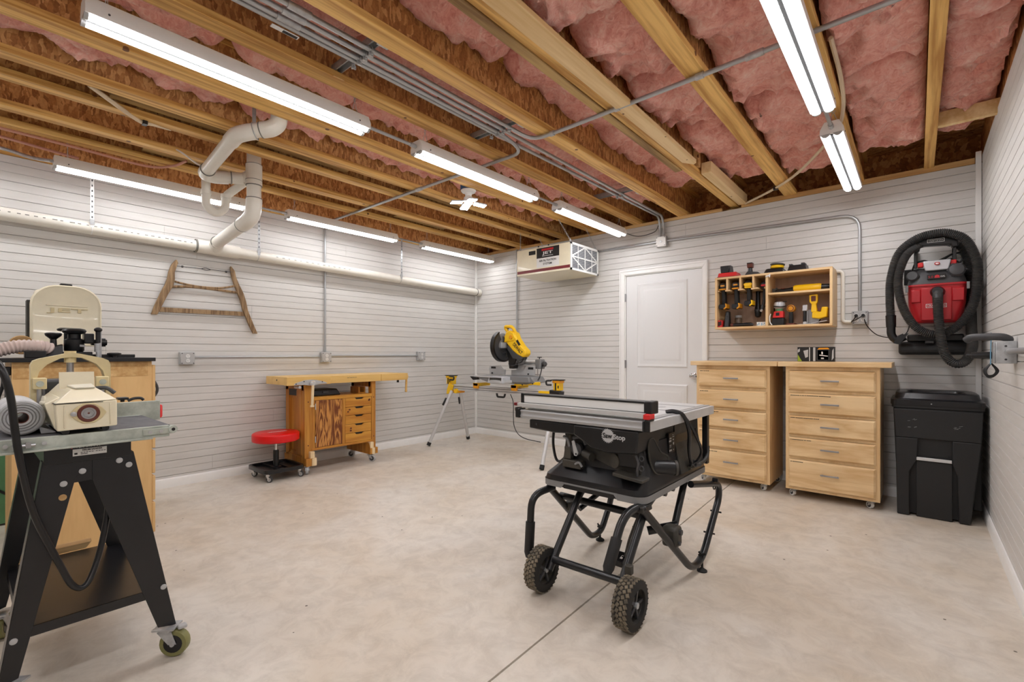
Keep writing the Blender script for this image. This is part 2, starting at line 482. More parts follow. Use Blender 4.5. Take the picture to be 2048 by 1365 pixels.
def finish(me, smooth=40):
    bm = bmesh.new(); bm.from_mesh(me)
    bmesh.ops.recalc_face_normals(bm, faces=bm.faces)
    bm.to_mesh(me); bm.free()
    if smooth:
        me.shade_smooth()
        me.set_sharp_from_angle(angle=math.radians(smooth))

def put(name, mb, m, parent=None, smooth=40, bevel=0.0, label=None, kind=None, loc=None):
    me = bpy.data.meshes.new(name)
    base = Vector(loc) if loc is not None else absloc(parent)
    me.from_pydata([tuple(p - base) for p in mb.v], [], mb.f)
    me.update()
    finish(me, smooth)
    me.materials.append(M[m] if isinstance(m, str) else m)
    o = bpy.data.objects.new(name, me)
    COL.objects.link(o)
    if parent is not None:
        o.parent = parent
    elif loc is not None:
        o.location = base
    ABS[o.name] = base
    if bevel:
        md = o.modifiers.new('bevel', 'BEVEL'); md.width = bevel; md.segments = 2; md.limit_method = 'ANGLE'; md.angle_limit = math.radians(35)
    if label: o['label'] = label
    if kind: o['kind'] = kind
    return o

def thing(name, label, cat, loc, group=None):
    o = bpy.data.objects.new(name, None)
    o.empty_display_size = 0.05
    COL.objects.link(o)
    o.location = loc
    ABS[o.name] = Vector(loc)
    o['label'] = label; o['category'] = cat
    if group: o['group'] = group
    return o

def tag(o, label, cat, group=None):
    o['label'] = label; o['category'] = cat
    if group: o['group'] = group
    return o

def solo(name, mb, m, label, cat, group=None, **k):
    """a thing that is one mesh, its origin at its base"""
    lo = Vector((min(p.x for p in mb.v), min(p.y for p in mb.v), min(p.z for p in mb.v)))
    hi = Vector((max(p.x for p in mb.v), max(p.y for p in mb.v), max(p.z for p in mb.v)))
    o = put(name, mb, m, None, loc=((lo.x + hi.x) / 2, (lo.y + hi.y) / 2, lo.z), **k)
    return tag(o, label, cat, group)

def copy_tree(o, parent=None):
    c = o.copy(); COL.objects.link(c)
    if parent is not None: c.parent = parent
    for ch in list(o.children): copy_tree(ch, c)
    return c

def text(s, c, right, up, h, m, parent, w=None, depth=0.001, name='lettering', bold=0.0, ext=0.0):
    cu = bpy.data.curves.new('t', 'FONT'); cu.body = s; cu.align_x = 'CENTER'; cu.align_y = 'CENTER'; cu.offset = bold; cu.extrude = ext / h
    cu.bevel_depth = 0.0
    ob = bpy.data.objects.new('t', cu); COL.objects.link(ob)
    bpy.context.view_layer.update()
    me = bpy.data.meshes.new_from_object(ob)
    bpy.data.objects.remove(ob)
    xs = [v.co.x for v in me.vertices]; ys = [v.co.y for v in me.vertices]
    ww = max(xs) - min(xs); hh = max(ys) - min(ys); cx = (max(xs) + min(xs)) / 2; cy = (max(ys) + min(ys)) / 2
    sy = h / hh; sx = (w / ww) if w else sy
    r = Vector(right).normalized(); u = Vector(up).normalized(); n = r.cross(u)
    base = absloc(parent); c = Vector(c)
    for v in me.vertices:
        v.co = c + r * ((v.co.x - cx) * sx) + u * ((v.co.y - cy) * sy) + n * (depth + v.co.z * h) - base
    me.materials.clear(); me.materials.append(M[m])
    me.name = name
    o = bpy.data.objects.new(name, me); COL.objects.link(o); o.parent = parent; ABS[o.name] = base
    return o

def rrect(x0, y0, x1, y1, r, n=4):
    out = []
    for cx, cy, a in ((x1 - r, y1 - r, 0), (x0 + r, y1 - r, 90), (x0 + r, y0 + r, 180), (x1 - r, y0 + r, 270)):
        for i in range(n + 1):
            t = math.radians(a + 90 * i / n)
            out.append((cx + r * math.cos(t), cy + r * math.sin(t)))
    return out

def caster(parent, x, y, ztop, r, w, yaw, wheel='grey', hub='dark_grey', fork='galv', trail=0.6, floor=0.0):
    """swivel caster: plate and fork, with its wheel as a sub-part; the wheel touches the floor"""
    d = Vector((math.cos(yaw), math.sin(yaw), 0)); s = Vector((-d.y, d.x, 0))
    ctr = Vector((x, y, floor + r)) + d * r * trail
    b = MB()
    b.bar(Vector((x, y, ztop - 0.004)) - d * r * 0.75, Vector((x, y, ztop - 0.004)) + d * r * 0.75, r * 1.3, 0.006)
    b.cyl((x, y, ztop - 0.007), (x, y, ztop - 0.02), r * 0.55)
    for k in (-1, 1):
        t = Vector((x, y, ztop - 0.018)) + s * k * (w / 2 + 0.003)
        a = ctr + s * k * (w / 2 + 0.003)
        b.add([t - d * r * .5, t + d * r * .5, a + d * r * .28, a - d * r * .28, t - d * r * .5 + s * k * .002, t + d * r * .5 + s * k * .002, a + d * r * .28 + s * k * .002, a - d * r * .28 + s * k * .002],
              [(0, 1, 2, 3), (4, 5, 6, 7), (0, 1, 5, 4), (1, 2, 6, 5), (2, 3, 7, 6), (3, 0, 4, 7)])
    b.bar(Vector((x, y, ztop - 0.018)) - s * (w / 2 + .004), Vector((x, y, ztop - 0.018)) + s * (w / 2 + .004), r, 0.004)
    b.cyl(ctr - s * (w / 2 + .008), ctr + s * (w / 2 + .008), r * 0.16, n=8)
    f = put('caster', b, fork, parent)
    g = MB(); g.lathe([(r * .62, -w / 2), (r * .94, -w / 2), (r, -w / 2 + w * .18), (r, w / 2 - w * .18), (r * .94, w / 2), (r * .62, w / 2)], ctr, s, 22)
    put('wheel', g, wheel, f)
    g = MB(); g.lathe([(r * .3, -w / 2 - .001), (r * .66, -w / 2 - .001), (r * .66, w / 2 + .001), (r * .3, w / 2 + .001)], ctr, s, 18)
    put('wheel_hub', g, hub, f)
    return f

# ================================================================ THE ROOM
WX = 5.275          # inner width, the left wall is x = 0
YF = -8.0           # front wall, behind the camera
ZT = 2.57           # top of the siding
ZJ = 2.60           # underside of the joists

def groove_x(y): return 3.635 - 0.036 * y
b = MB()
ya, yb = YF - 0.1, 0.1
for (l0, l1, z0, z1) in (('L', -.0045, 0, 0), (-.0045, -.0035, 0, -.025), (-.0035, .0035, -.025, -.025), (.0035, .0045, -.025, 0), (.0045, 'R', 0, 0)):
    xs = [(-.12 if l0 == 'L' else groove_x(y) + l0, WX + .12 if l1 == 'R' else groove_x(y) + l1) for y in (ya, yb)]
    b.add([(xs[0][0], ya, z0), (xs[0][1], ya, z1), (xs[1][1], yb, z1), (xs[1][0], yb, z0)], [(0, 1, 2, 3)])
b.add([(-.12, ya, -.1), (WX + .12, ya, -.1), (WX + .12, yb, -.1), (-.12, yb, -.1), (-.12, ya, 0), (WX + .12, ya, 0), (WX + .12, yb, 0), (-.12, yb, 0)],
      [(0, 3, 2, 1), (0, 1, 5, 4), (1, 2, 6, 5), (2, 3, 7, 6), (3, 0, 4, 7)])
me = bpy.data.meshes.new('floor'); me.from_pydata([tuple(v) for v in b.v], [], b.f); me.materials.append(M['concrete'])
floor = bpy.data.objects.new('floor', me); COL.objects.link(floor); floor['kind'] = 'structure'

def plank_mesh(length, h=0.127, mid=True):
    """one siding board along +x, face at y = 0 looking to -y, V edges and a bead groove along the middle"""
    pr = [(.015, 0), (.0065, .0006), (0, .0028)]
    if mid: pr += [(0, h / 2 - .0024), (.0045, h / 2 - .0005), (.0045, h / 2 + .0005), (0, h / 2 + .0024)]
    pr += [(0, h - .0028), (.0065, h - .0006), (.015, h)]
    m = MB(); m.prism(pr, 'x', 0, length)
    me = bpy.data.meshes.new('plank'); me.from_pydata([tuple(v) for v in m.v], [], m.f); finish(me, 0); me.materials.append(M['siding'])
    return me
PM = {}
def plank(parent, side, a, c, z, h=0.127):
    key = (round(c - a, 3), round(h, 4))
    if key not in PM: PM[key] = plank_mesh(c - a, h, h > 0.1)
    o = bpy.data.objects.new('plank', PM[key]); COL.objects.link(o); o.parent = parent
    if side == 'back': o.location = (a, 0, z)
    elif side == 'left': o.location = (0, a, z); o.rotation_euler = (0, 0, PI / 2)
    elif side == 'right': o.location = (WX, c, z); o.rotation_euler = (0, 0, -PI / 2)
    return o
Z0 = 0.10
def rows():
    z = Z0
    yield 0.0, Z0
    while z + .127 < ZT:
        yield z, .127
        z += .127
    yield z, ZT - z
wl = put('wall_left', MB().box(-.12, YF, 0, -.0152, .1, ZT), 'groove', kind='structure')
wb = put('wall_back', MB().box(-.0152, .0152, 0, WX + .0152, .12, ZT), 'groove', kind='structure')
wr = put('wall_right', MB().box(WX + .0152, YF, 0, WX + .12, .1, ZT + .06), 'groove', kind='structure')
wf = put('wall_front', MB().box(-.12, YF - .12, 0, WX + .12, YF, 2.95), 'white', kind='structure')
DX0, DX1, DZ = 2.33, 3.30, 2.085
rj = random.Random(3)
for z, h in rows():
    j = -rj.uniform(1.6, 6.5)
    plank(wl, 'left', YF, j - .0006, z, h); plank(wl, 'left', j + .0006, 0, z, h)
    j = -rj.uniform(2.2, 6.5)
    plank(wr, 'right', YF, j - .0006, z, h); plank(wr, 'right', j + .0006, 0, z, h)
    if z < DZ - .02:
        plank(wb, 'back', 0, DX0, z, h); plank(wb, 'back', DX1, WX, z, h)
    else:
        j = rj.uniform(1.2, 4.2)
        plank(wb, 'back', 0, j - .0006, z, h); plank(wb, 'back', j + .0006, WX, z, h)
plank(wr, 'right', YF, 0, ZT, .06)
# filler piece above the door head
plank(wb, 'back', DX0, DX1, DZ, Z0 + .127 * 16 - DZ)

def base_prof(): return [(0, 0), (-.014, 0), (-.014, .066), (-.010, .074), (-.006, .08), (0, .08)]
put('baseboard_back', MB().prism(base_prof(), 'x', .014, DX0 - .012).prism(base_prof(), 'x', DX1 + .012, WX - .014), 'white', kind='structure')
put('baseboard_left', MB().prism([(-q[0], q[1]) for q in base_prof()], 'y', YF, 0), 'white', kind='structure')
put('baseboard_right', MB().prism([(WX + q[0], q[1]) for q in base_prof()], 'y', YF, 0), 'white', kind='structure')
put('trim_1', MB().box(.0, -.012, .08, .026, 0, ZT).box(0, -.026, .08, .012, -.012, ZT), 'white', kind='structure', bevel=.002)
put('trim_2', MB().box(WX - .036, -.012, .08, WX - .004, 0, 2.655), 'white', kind='structure', bevel=.002)
# timber strip on top of the back wall, in two lengths, and one on the left wall
put('trim_3', MB().box(.02, -.006, ZT, 3.44, .03, ZJ).box(3.62, -.006, ZT, WX - .04, .03, ZJ + .012), 'plate', kind='structure')
put('trim_4', MB().box(-.02, YF, ZT, .004, -.01, ZJ - .002), 'lumber', kind='structure')

# the door
d1 = put('door_1', MB().box(2.405, .003, .01, 3.245, .013, 2.03), 'door', kind='structure', bevel=.001)
cs = MB()
cs.prism([(2.325, 0), (2.392, 0), (2.392, 2.043), (2.325, 2.105)], 'y', -.018, .002)
cs.prism([(3.258, 0), (3.308, 0), (3.308, 2.105), (3.258, 2.043)], 'y', -.018, .002)
cs.prism([(2.325, 2.105), (2.392, 2.043), (3.258, 2.043), (3.308, 2.105)], 'y', -.018, .002)
cs.prism([(2.33, 0), (2.348, 0), (2.348, 2.083), (2.33, 2.098)], 'y', -.024, -.018)
cs.prism([(3.288, 0), (3.304, 0), (3.304, 2.098), (3.288, 2.083)], 'y', -.024, -.018)
cs.prism([(2.33, 2.098), (2.348, 2.083), (3.288, 2.083), (3.304, 2.098)], 'y', -.024, -.018)
cs.box(2.388, -.008, 0, 2.402, .013, 2.043).box(3.248, -.008, 0, 3.262, .013, 2.043).box(2.388, -.008, 2.033, 3.262, .013, 2.05)
put('casing', cs, 'white', d1, bevel=.002)
for z0, z1 in ((1.02, 1.925), (.2, .82)):
    x0, x1 = 2.55, 3.09
    p = MB()
    o, i, i2 = (x0, z0, x1, z1), (x0 + .025, z0 + .025, x1 - .025, z1 - .025), (x0 + .06, z0 + .06, x1 - .06, z1 - .06)
    def ring(a, ya, c, yc):
        A = [(a[0], ya, a[1]), (a[2], ya, a[1]), (a[2], ya, a[3]), (a[0], ya, a[3])]
        C = [(c[0], yc, c[1]), (c[2], yc, c[1]), (c[2], yc, c[3]), (c[0], yc, c[3])]
        p.add(A + C, [(k, (k + 1) % 4, 4 + (k + 1) % 4, 4 + k) for k in range(4)])
    e = (x0 - .012, z0 - .012, x1 + .012, z1 + .012)
    ring(e, .002, o, -.007); ring(o, -.007, i, -.001); ring(i, -.001, i2, -.001)
    j2 = (i2[0] + .02, i2[1] + .02, i2[2] - .02, i2[3] - .02)
    ring(i2, -.001, j2, -.006)
    p.add([(j2[0], -.006, j2[1]), (j2[2], -.006, j2[1]), (j2[2], -.006, j2[3]), (j2[0], -.006, j2[3])], [(0, 1, 2, 3)])
    put('panel', p, 'door', d1, smooth=20)
for z in (1.79, 1.04, .25):
    put('hinge', MB().cyl((2.397, -.012, z - .045), (2.397, -.012, z + .045), .008, n=10).box(2.388, -.011, z - .045, 2.41, -.007, z + .045), 'steel', d1)
put('door_knob', MB().lathe([(.032, 0), (.032, .006), (.012, .012), (.012, .034), (.024, .04), (.03, .052), (.026, .064), (.01, .068)], (3.165, .003, .927), (0, -1, 0), 22), 'chrome', d1)

# ---------------------------------------------------------------- the open ceiling
ceil = put('ceiling', MB().box(-.12, YF, 2.90, WX + .12, .36, 2.92), 'osb', kind='structure')
put('rim_board', MB().box(-.02, YF, ZJ, -.004, .37, 2.90), 'osb', ceil)
put('rim_board', MB().box(-.12, .36, 2.5, WX + .12, .38, 2.92), 'osb', ceil)
put('wall_plate', MB().box(-.12, .06, 2.52, WX + .12, .36, ZJ - .004), 'lumber_grey', ceil)
put('rim_board', MB().box(WX + .02, YF, ZJ + .03, WX + .04, .37, 2.90), 'osb', ceil)
JO = [(4.98, .06), (4.545, .062), (4.035, .10), (3.545, .075), (3.05, .10), (2.55, .10), (2.0, .105), (1.555, .09), (1.285, .085), (.835, .095), (.53, .095)]
for x, w in JO:
    j = put('joist', MB().box(x - .006, YF, ZJ + .036, x + .006, .35, 2.864), 'osb', ceil)
    put('flange', MB().box(x - w / 2, YF, ZJ, x + w / 2, .35, ZJ + .038), 'lumber', j, bevel=.003)
    put('flange', MB().box(x - w / 2, YF, 2.862, x + w / 2, .35, 2.90), 'lumber', j)
# boards fixed beside the fourth joist, blocking at the right
put('board', MB().box(3.452, YF, ZJ - .006, 3.506, -1.22, ZJ + .034), 'lumber_grey', ceil, bevel=.003)
put('board', MB().prism([(3.575, YF), (3.72, YF), (3.665, -1.36), (3.64, -1.34), (3.585, -1.43)], 'z', ZJ - .028, ZJ + .0), 'pine', ceil, bevel=.003)
put('board', MB().box(3.595, -1.05, ZJ - .003, 3.672, .0, ZJ + .085), 'pine', ceil, bevel=.003)
put('blocking', MB().box(5.01, -.88, ZJ - .004, WX + .02, -.84, ZJ + .085), 'pine', ceil, bevel=.002)
put('blocking', MB().box(3.56, -1.13, ZJ + .04, 3.60, -1.08, ZJ + .2), 'plate', ceil)
for x0, x1, y in ((1.33, 1.51, -4.0), (1.33, 1.51, -3.2), (1.33, 1.51, -1.9), (.58, .79, -3.7), (.58, .79, -1.5)):
    put('blocking', MB().box(x0, y - .35, ZJ + .05, x1, y + .35, ZJ + .09), 'lumber_grey', ceil)

def batt(x0, x1, y0, y1, z, seed, rag=.03):
    """one fibreglass batt: lumpy underside, edges that curl up, ragged ends"""
    nx, ny = max(8, int((x1 - x0) / .02)), max(8, int((y1 - y0) / .022))
    vs = []; fs = []
    for i in range(ny + 1):
        for k in range(nx + 1):
            u, v = k / nx, i / ny
            x = x0 + (x1 - x0) * u; y = y0 + (y1 - y0) * v
            wx = noise.noise(Vector((x * 5 + seed, y * 4, 1.1))) * .10; wy = noise.noise(Vector((x * 4, y * 5 - seed, 5.1))) * .10
            p = Vector(((x + wx) * 3.6 + seed, (y + wy) * 4.4, seed * .37))
            a = noise.fractal(p, 0.9, 2.1, 4)
            q = Vector(((x + wx * 1.4) * 5.5 - seed, (y + wy * 1.4 + .35 * x) * 8.0, 3.3))
            r = abs(noise.noise(q)) + .45 * abs(noise.noise(q * 2.3)) + .22 * abs(noise.noise(q * 4.9))
            eu = min(u, 1 - u) * (x1 - x0); ev = min(v, 1 - v) * (y1 - y0)
            edge = .03 * max(0, 1 - eu / .05) ** 2 + .075 * max(0, 1 - ev / .085) ** 2
            wob = noise.noise(Vector((u * 5 + seed, v * 3, 7.7))) * rag
            vs.append((x, y + (wob if 0 < i < ny or True else 0) * (1 if i in (0, ny) else .3), z + edge - .038 * a + .10 * (r - .35) - .015 + wob * .5))
    for i in range(ny):
        for k in range(nx):
            q = i * (nx + 1) + k
            fs.append((q, q + 1, q + nx + 2, q + nx + 1))
    n0 = len(vs)
    ringi = [k for k in range(nx + 1)] + [i * (nx + 1) + nx for i in range(1, ny + 1)] + [ny * (nx + 1) + k for k in range(nx - 1, -1, -1)] + [i * (nx + 1) for i in range(ny - 1, 0, -1)]
    for q in ringi: vs.append((vs[q][0], vs[q][1], 2.895))
    L = len(ringi)
    for k in range(L): fs.append((ringi[k], n0 + k, n0 + (k + 1) % L, ringi[(k + 1) % L]))
    m = MB(); m.add(vs, fs)
    return put('insulation_batt', m, 'pink', ceil, smooth=0 if False else 80)
rb = random.Random(11)
for (x0, x1, z, yend) in ((5.012, 5.272, 2.70, -.42), (4.575, 4.948, 2.685, -.36), (4.08, 4.515, 2.69, -.34), (3.60, 3.985, 2.715, -.34), (3.06, 3.445, 2.795, -.30),
                          (2.60, 3.0, 2.755, -.24), (2.055, 2.50, 2.782, -.30), (1.60, 1.95, 2.722, -.34), (.885, 1.24, 2.83, -.2), (.03, .48, 2.82, -.2)):
    y = -6.6 + rb.uniform(0, .5)
    while y < yend - .1:
        ln = rb.uniform(.55, 1.25)
        y1 = min(y + ln, yend)
        if yend - y1 < .3: y1 = yend
        batt(x0, x1, y + .004, y1 - .004, z + rb.uniform(-.012, .014), rb.uniform(0, 50))
        y = y1

# ================================================================ LIGHTS
def shop_light(name, label, loc):
    t = thing(name, label, 'light', loc, 'four-foot shop lights')
    x, y, z = loc                     # z: underside of the tubes
    L2 = .61
    h = MB()
    h.prism([(x - .058, z + .014), (x + .058, z + .014), (x + .058, z + .045), (x + .036, z + .088), (x - .036, z + .088), (x - .058, z + .045)], 'y', y - L2, y + L2)
    put('housing', h, 'white', t, bevel=.002)
    put('dark_gap_strip', MB().box(x - .0075, y - L2 + .012, z + .008, x + .0075, y + L2 - .012, z + .0142), 'dark_grey', t)  # added dark strip standing in for the dim gap between the lit tubes
    for s in (-1, 1):
        c = MB()
        pr = [(x + s * .029 + .0205 * math.cos(a), z + .0155 + .0155 * math.sin(a)) for a in [PI + PI * k / 10 for k in range(11)]]
        c.prism(pr, 'y', y - L2 + .012, y + L2 - .012)
        put('light_tube', c, 'tube', t)
        e = MB()
        pr2 = [(x + s * .029 + .022 * math.cos(a), z + .0155 + .017 * math.sin(a)) for a in [PI + PI * k / 10 for k in range(11)]]
        put('end_cap', MB().prism(pr2, 'y', y - L2 - .002, y - L2 + .012), 'light_grey', t)
        e.prism(pr2, 'y', y + L2 - .012, y + L2 + .002)
        put('end_cap', e, 'light_grey', t)
    for s in (-1, 1):
        g = MB(); yy = y + s * (L2 - .07)
        for k in (-1, 1):
            g.tube([(x + k * .03, yy, z + .086), (x + k * .014, yy, z + .13), (x + .002, yy, z + .165)], .0016, 5)
        for k in range(3):
            g.torus((x + .002, yy, z + .17 + k * .018), (1, 0, 0) if k % 2 else (0, 1, 0), .009, .0016, 8, 5)
        put('hanger_hook', g, 'galv', t)
        put('screw', MB().cyl((x + .058, yy, z + .035), (x + .0605, yy, z + .035), .004, n=8), 'dark_grey', t)
    return t
ZL = 2.425
shop_light('shop_light', 'large shop light nearest the camera at upper left, above the band of copper-coloured beams', (2.485, -4.0, ZL))['label'] = \
    'longest-looking bright shop light at upper left, nearest of its row under the joists'
src = bpy.data.objects['shop_light']
for (x, y, lab) in ((2.485, -2.415, 'middle shop light of the central row, right of the small star-shaped lamp'),
                    (2.485, -.865, 'far shop light of the central row, ending by the back wall and air filter'),
                    (.41, -3.89, 'first shop light along the left wall, behind the white trap pipe'),
                    (.41, -2.31, 'middle shop light along the left wall, right of the vertical drain pipe'),
                    (.41, -.71, 'shop light along the left wall nearest the room corner'),
                    (4.53, -2.545, 'big twin-tube shop light at the top right, cut by the top of the photo'),
                    (4.53, -1.0, 'short-looking twin-tube shop light at right, ending at the back wall')):
    c = copy_tree(src); c.location = (x, y, ZL); c['label'] = lab; ABS[c.name] = Vector((x, y, ZL))
    if x < 1:
        for ch in c.children:
            if ch.name.startswith('light_tube'):
                ch.material_slots[0].link = 'OBJECT'; ch.material_slots[0].material = M['tube_soft']
for (x, y, lab) in ((2.485, -5.59, 'added unseen shop light behind the camera, in line with the central row'), (.41, -5.48, 'added unseen shop light behind the camera by the left wall'), (4.53, -4.12, 'added unseen twin-tube shop light above the camera, in line with the right row'), (4.53, -5.68, 'added unseen twin-tube shop light behind the camera, in line with the right row')):
    c = copy_tree(src); c.location = (x, y, ZL); c['label'] = lab; ABS[c.name] = Vector((x, y, ZL))  # added fixtures out of view, put in to light the foreground

def conduit(name, pts, r, label, cat='conduit', m='conduit', fil=.08, group=None, couplings=()):
    p = fillet(pts, fil) if len(pts) > 2 else [Vector(q) for q in pts]
    t = thing(name, label, cat, pts[0], group)
    put('tube', MB().tube(p, r, 10), m, t)
    for a, c in couplings:
        put('coupling', MB().cyl(a, c, r * 1.35, n=12), 'galv', t)
    return t
zc = ZL + .05
for i, (x, y0, y1, lab) in enumerate(((2.485, -3.385, -3.03, 'short grey conduit joining the nearest and the middle light of the central row'),
                             (2.485, -1.80, -1.48, 'short grey conduit joining the middle and far lights of the central row'),
                             (.41, -3.275, -2.925, 'grey conduit joining the first two lights on the left wall'),
                             (.41, -1.695, -1.325, 'grey conduit joining the last two lights on the left wall'),
                             (4.53, -1.93, -1.615, 'grey conduit joining the two twin-tube lights at right'))):
    conduit('light_conduit', [(x, y0, zc), (x, y1, zc)], .010, lab, couplings=[((x, y1 - .04, zc), (x, y1, zc))], group='conduits between the shop lights')

# the small lamp with folding LED panels on its round ceiling holder
t = thing('garage_lamp', 'small star-shaped lamp with folding white LED panels on a round ceiling holder', 'lamp', (1.905, -2.0, 2.598))
lx, ly = 1.905, -2.0
put('box', MB().box(lx - .05, ly - .05, 2.598, lx + .05, ly + .05, 2.65), 'print_blue', t)
put('holder', MB().lathe([(.066, 0), (.068, -.006), (.06, -.018), (.032, -.026), (.028, -.05), (.024, -.055)], (lx, ly, 2.598), (0, 0, 1), 22), 'white', t)
put('lamp_body', MB().lathe([(.022, -.05), (.04, -.065), (.046, -.10), (.03, -.115)], (lx, ly, 2.598), (0, 0, 1), 20), 'white', t)
put('light_panel', MB().lathe([(.001, -.120), (.036, -.119), (.036, -.115), (.001, -.115)], (lx, ly, 2.598), (0, 0, 1), 18), 'bulb', t)
for k in range(4):
    a = PI / 4 + k * PI / 2 + .3
    d = Vector((math.cos(a), math.sin(a), 0)); s = Vector((-d.y, d.x, 0))
    c0 = Vector((lx, ly, 2.490)) + d * .05; c1 = Vector((lx, ly, 2.478)) + d * .160
    put('panel_frame', MB().bar(c0, c1, .08, .012), 'silver', t, bevel=.003)
    up = (c1 - c0).cross(s).normalized()
    if up.z > 0: up = -up
    put('light_panel', MB().bar(c0 + up * .007 + d * .008, c1 + up * .007 - d * .006, .066, .004), 'bulb', t)

# ---------------------------------------------------------------- conduit bundle under the ceiling
zb = 2.625
xs = [2.745, 2.797, 2.849, 2.901]
labs = ['leftmost straight grey pipe of the four-pipe bundle under the ceiling', 'second pipe of the ceiling bundle, bending off to the left wall',
        'third pipe of the ceiling bundle, running on to the back wall box', 'rightmost pipe of the ceiling bundle, bending off right across the joists']
ends = [
    [(2.745, -7.9, zb), (2.77, -2.5, zb), (2.815, -.06, zb), (2.815, -.03, zb - .12), (2.815, -.03, 2.41)],
    [(2.797, -7.9, zb), (2.797, -2.52, zb), (2.797, -2.33, zb - .045), (2.2, -2.33, 2.582), (.2, -2.33, 2.582)],
    [(2.849, -7.9, zb), (2.849, -2.5, zb), (2.853, -.07, zb), (2.853, -.03, zb - .1), (2.853, -.03, 2.41)],
    [(2.901, -7.9, zb), (2.901, -2.62, zb), (2.95, -2.42, zb - .04), (3.2, -2.42, 2.582), (5.25, -2.47, 2.582)]]
for pts, lab in zip(ends, labs):
    if lab.startswith('second'):
        cp = [((1.60, -2.33, 2.582), (1.67, -2.33, 2.582))]
    elif lab.startswith('rightmost'):
        cp = [((3.10, -2.42, 2.582), (3.13, -2.42, 2.582)), ((3.57, -2.428, 2.582), (3.60, -2.429, 2.582)), ((4.04, -2.44, 2.582), (4.08, -2.441, 2.582)), ((4.28, -2.446, 2.582), (4.36, -2.448, 2.582))]
    else:
        cp = []
    cp += [((pts[0][0], -4.02, zb), (pts[0][0], -3.92, zb))] if not lab.startswith('leftmost') else []
    conduit('ceiling_conduit', pts, .0125, lab, fil=.16, group='four-pipe ceiling conduit bundle', couplings=cp)
for y, lab in ((-3.62, 'galvanised strut rail with pipe clamps across the bundle, nearer one'), (-2.60, 'galvanised strut rail with clamps where two pipes bend off'), (-.95, 'farthest strut rail clamping the two last bundle pipes')):
    t = thing('strut_channel', lab, 'strut', (2.80, y, zb + .014), 'strut rails carrying the conduit bundle')
    put('channel', MB().box(2.56, y - .02, zb + .014, 3.04, y - .016, zb + .05).box(2.56, y + .016, zb + .014, 3.04, y + .02, zb + .05).box(2.56, y - .02, zb + .048, 3.04, y + .02, zb + .052), 'galv', t)
    for x in (xs if y < -1 else (2.797, 2.849)):
        put('clamp', MB().torus((x, y, zb), (0, 1, 0), .0145, .003, 14, 5).box(x - .004, y - .012, zb - .03, x + .004, y + .012, zb - .014).cyl((x - .016, y, zb - .022), (x + .016, y, zb - .022), .004, n=8), 'galv', t)
    for x in (2.585, 3.02):
        put('angle_bracket', MB().box(x - .03, y - .03, zb - .02, x - .026, y + .03, zb + .06).box(x - .03, y - .03, zb - .024, x + .02, y + .03, zb - .02), 'galv' if x > 2.8 else 'plate', t)
lb = thing('bundle_label', 'small white and black tag hanging under the leftmost bundle pipe', 'label', (2.74, -3.98, zb - .016))
put('tag_plate', MB().box(2.728, -4.02, zb - .018, 2.752, -3.90, zb - .0145), 'print_white', lb)
put('print', MB().box(2.731, -3.97, zb - .0188, 2.749, -3.905, zb - .018), 'print_black', lb)

# ---------------------------------------------------------------- conduits and boxes on the walls
conduit('wall_conduit', [(.022, -3.565, 1.125), (.022, -2.40, 1.125)], .0105, 'horizontal grey conduit between the left and middle outlets on the left wall', m='conduit')
conduit('wall_conduit', [(.022, -2.27, 1.135), (.022, -1.09, 1.135)], .0105, 'horizontal grey conduit between the middle and right outlets on the left wall')
conduit('wall_conduit', [(.022, -2.338, 1.175), (.022, -2.338, 2.565)], .0105, 'vertical grey conduit rising from the middle outlet on the left wall')
conduit('wall_conduit', [(.80, -.022, .80), (.80, -.022, 2.57)], .0105, 'vertical grey conduit on the back wall running up behind the air filter')
conduit('wall_conduit', [(2.0, -.022, 2.362), (2.79, -.022, 2.362)], .0105, 'grey conduit from the air filter to the white-lidded box on the back wall')
conduit('wall_conduit', [(2.88, -.022, 2.362), (4.546, -.022, 2.325), (4.546, -.022, 1.515)], .0125, 'grey conduit across the back wall bending down to the double outlet', fil=.13)
def outlet(name, lab, wall, u, z, w=.11, h=.11, gang=1, lid='light_grey', plugs=(), ears=True):
    """surface box: galvanised body, raised cover, receptacles"""
    P = (lambda d, a, zz: (d, a, zz)) if wall == 'left' else (lambda d, a, zz: (a, -d, zz))
    t = thing(name, lab, 'outlet', P(0, u, z - h / 2), 'wall outlet boxes')
    def bx(d0, d1, a0, a1, z0, z1):
        p, q = P(d0, a0, z0), P(d1, a1, z1)
        return MB().box(min(p[0], q[0]), min(p[1], q[1]), z0, max(p[0], q[0]), max(p[1], q[1]), z1)
    put('box', bx(0, .05, u - w / 2, u + w / 2, z - h / 2, z + h / 2), 'galv', t, bevel=.004)
    put('cover', bx(.05, .058, u - w / 2 + .002, u + w / 2 - .002, z - h / 2 + .002, z + h / 2 - .002), lid, t, bevel=.003)
    if gang == 0:
        put('cover_boss', MB().cyl(P(.058, u, z), P(.062, u, z), .012), 'galv', t)
    for g in range(gang):
        a = u + (g - (gang - 1) / 2) * .046
        for s in (-1, 1):
            zz = z + s * .02
            rec = put('receptacle', MB().cyl(P(.058, a, zz), P(.062, a, zz), .016, n=16), 'print_white', t)
            sl = MB()
            for k in (-1, 1): sl.merge(bx(.062, .0626, a + k * .006 - .0015, a + k * .006 + .0015, zz - .001, zz + .007))
            sl.cyl(P(.062, a, zz - .008), P(.0626, a, zz - .008), .0025, n=8)
            put('slot', sl, 'dark_grey', rec)
    for k in (-1, 1):
        for s in (-1, 1):
            put('screw', MB().cyl(P(.058, u + k * (w / 2 - .012), z + s * (h / 2 - .012)), P(.0605, u + k * (w / 2 - .012), z + s * (h / 2 - .012)), .0045, n=8), 'dark_grey', t)
    return t
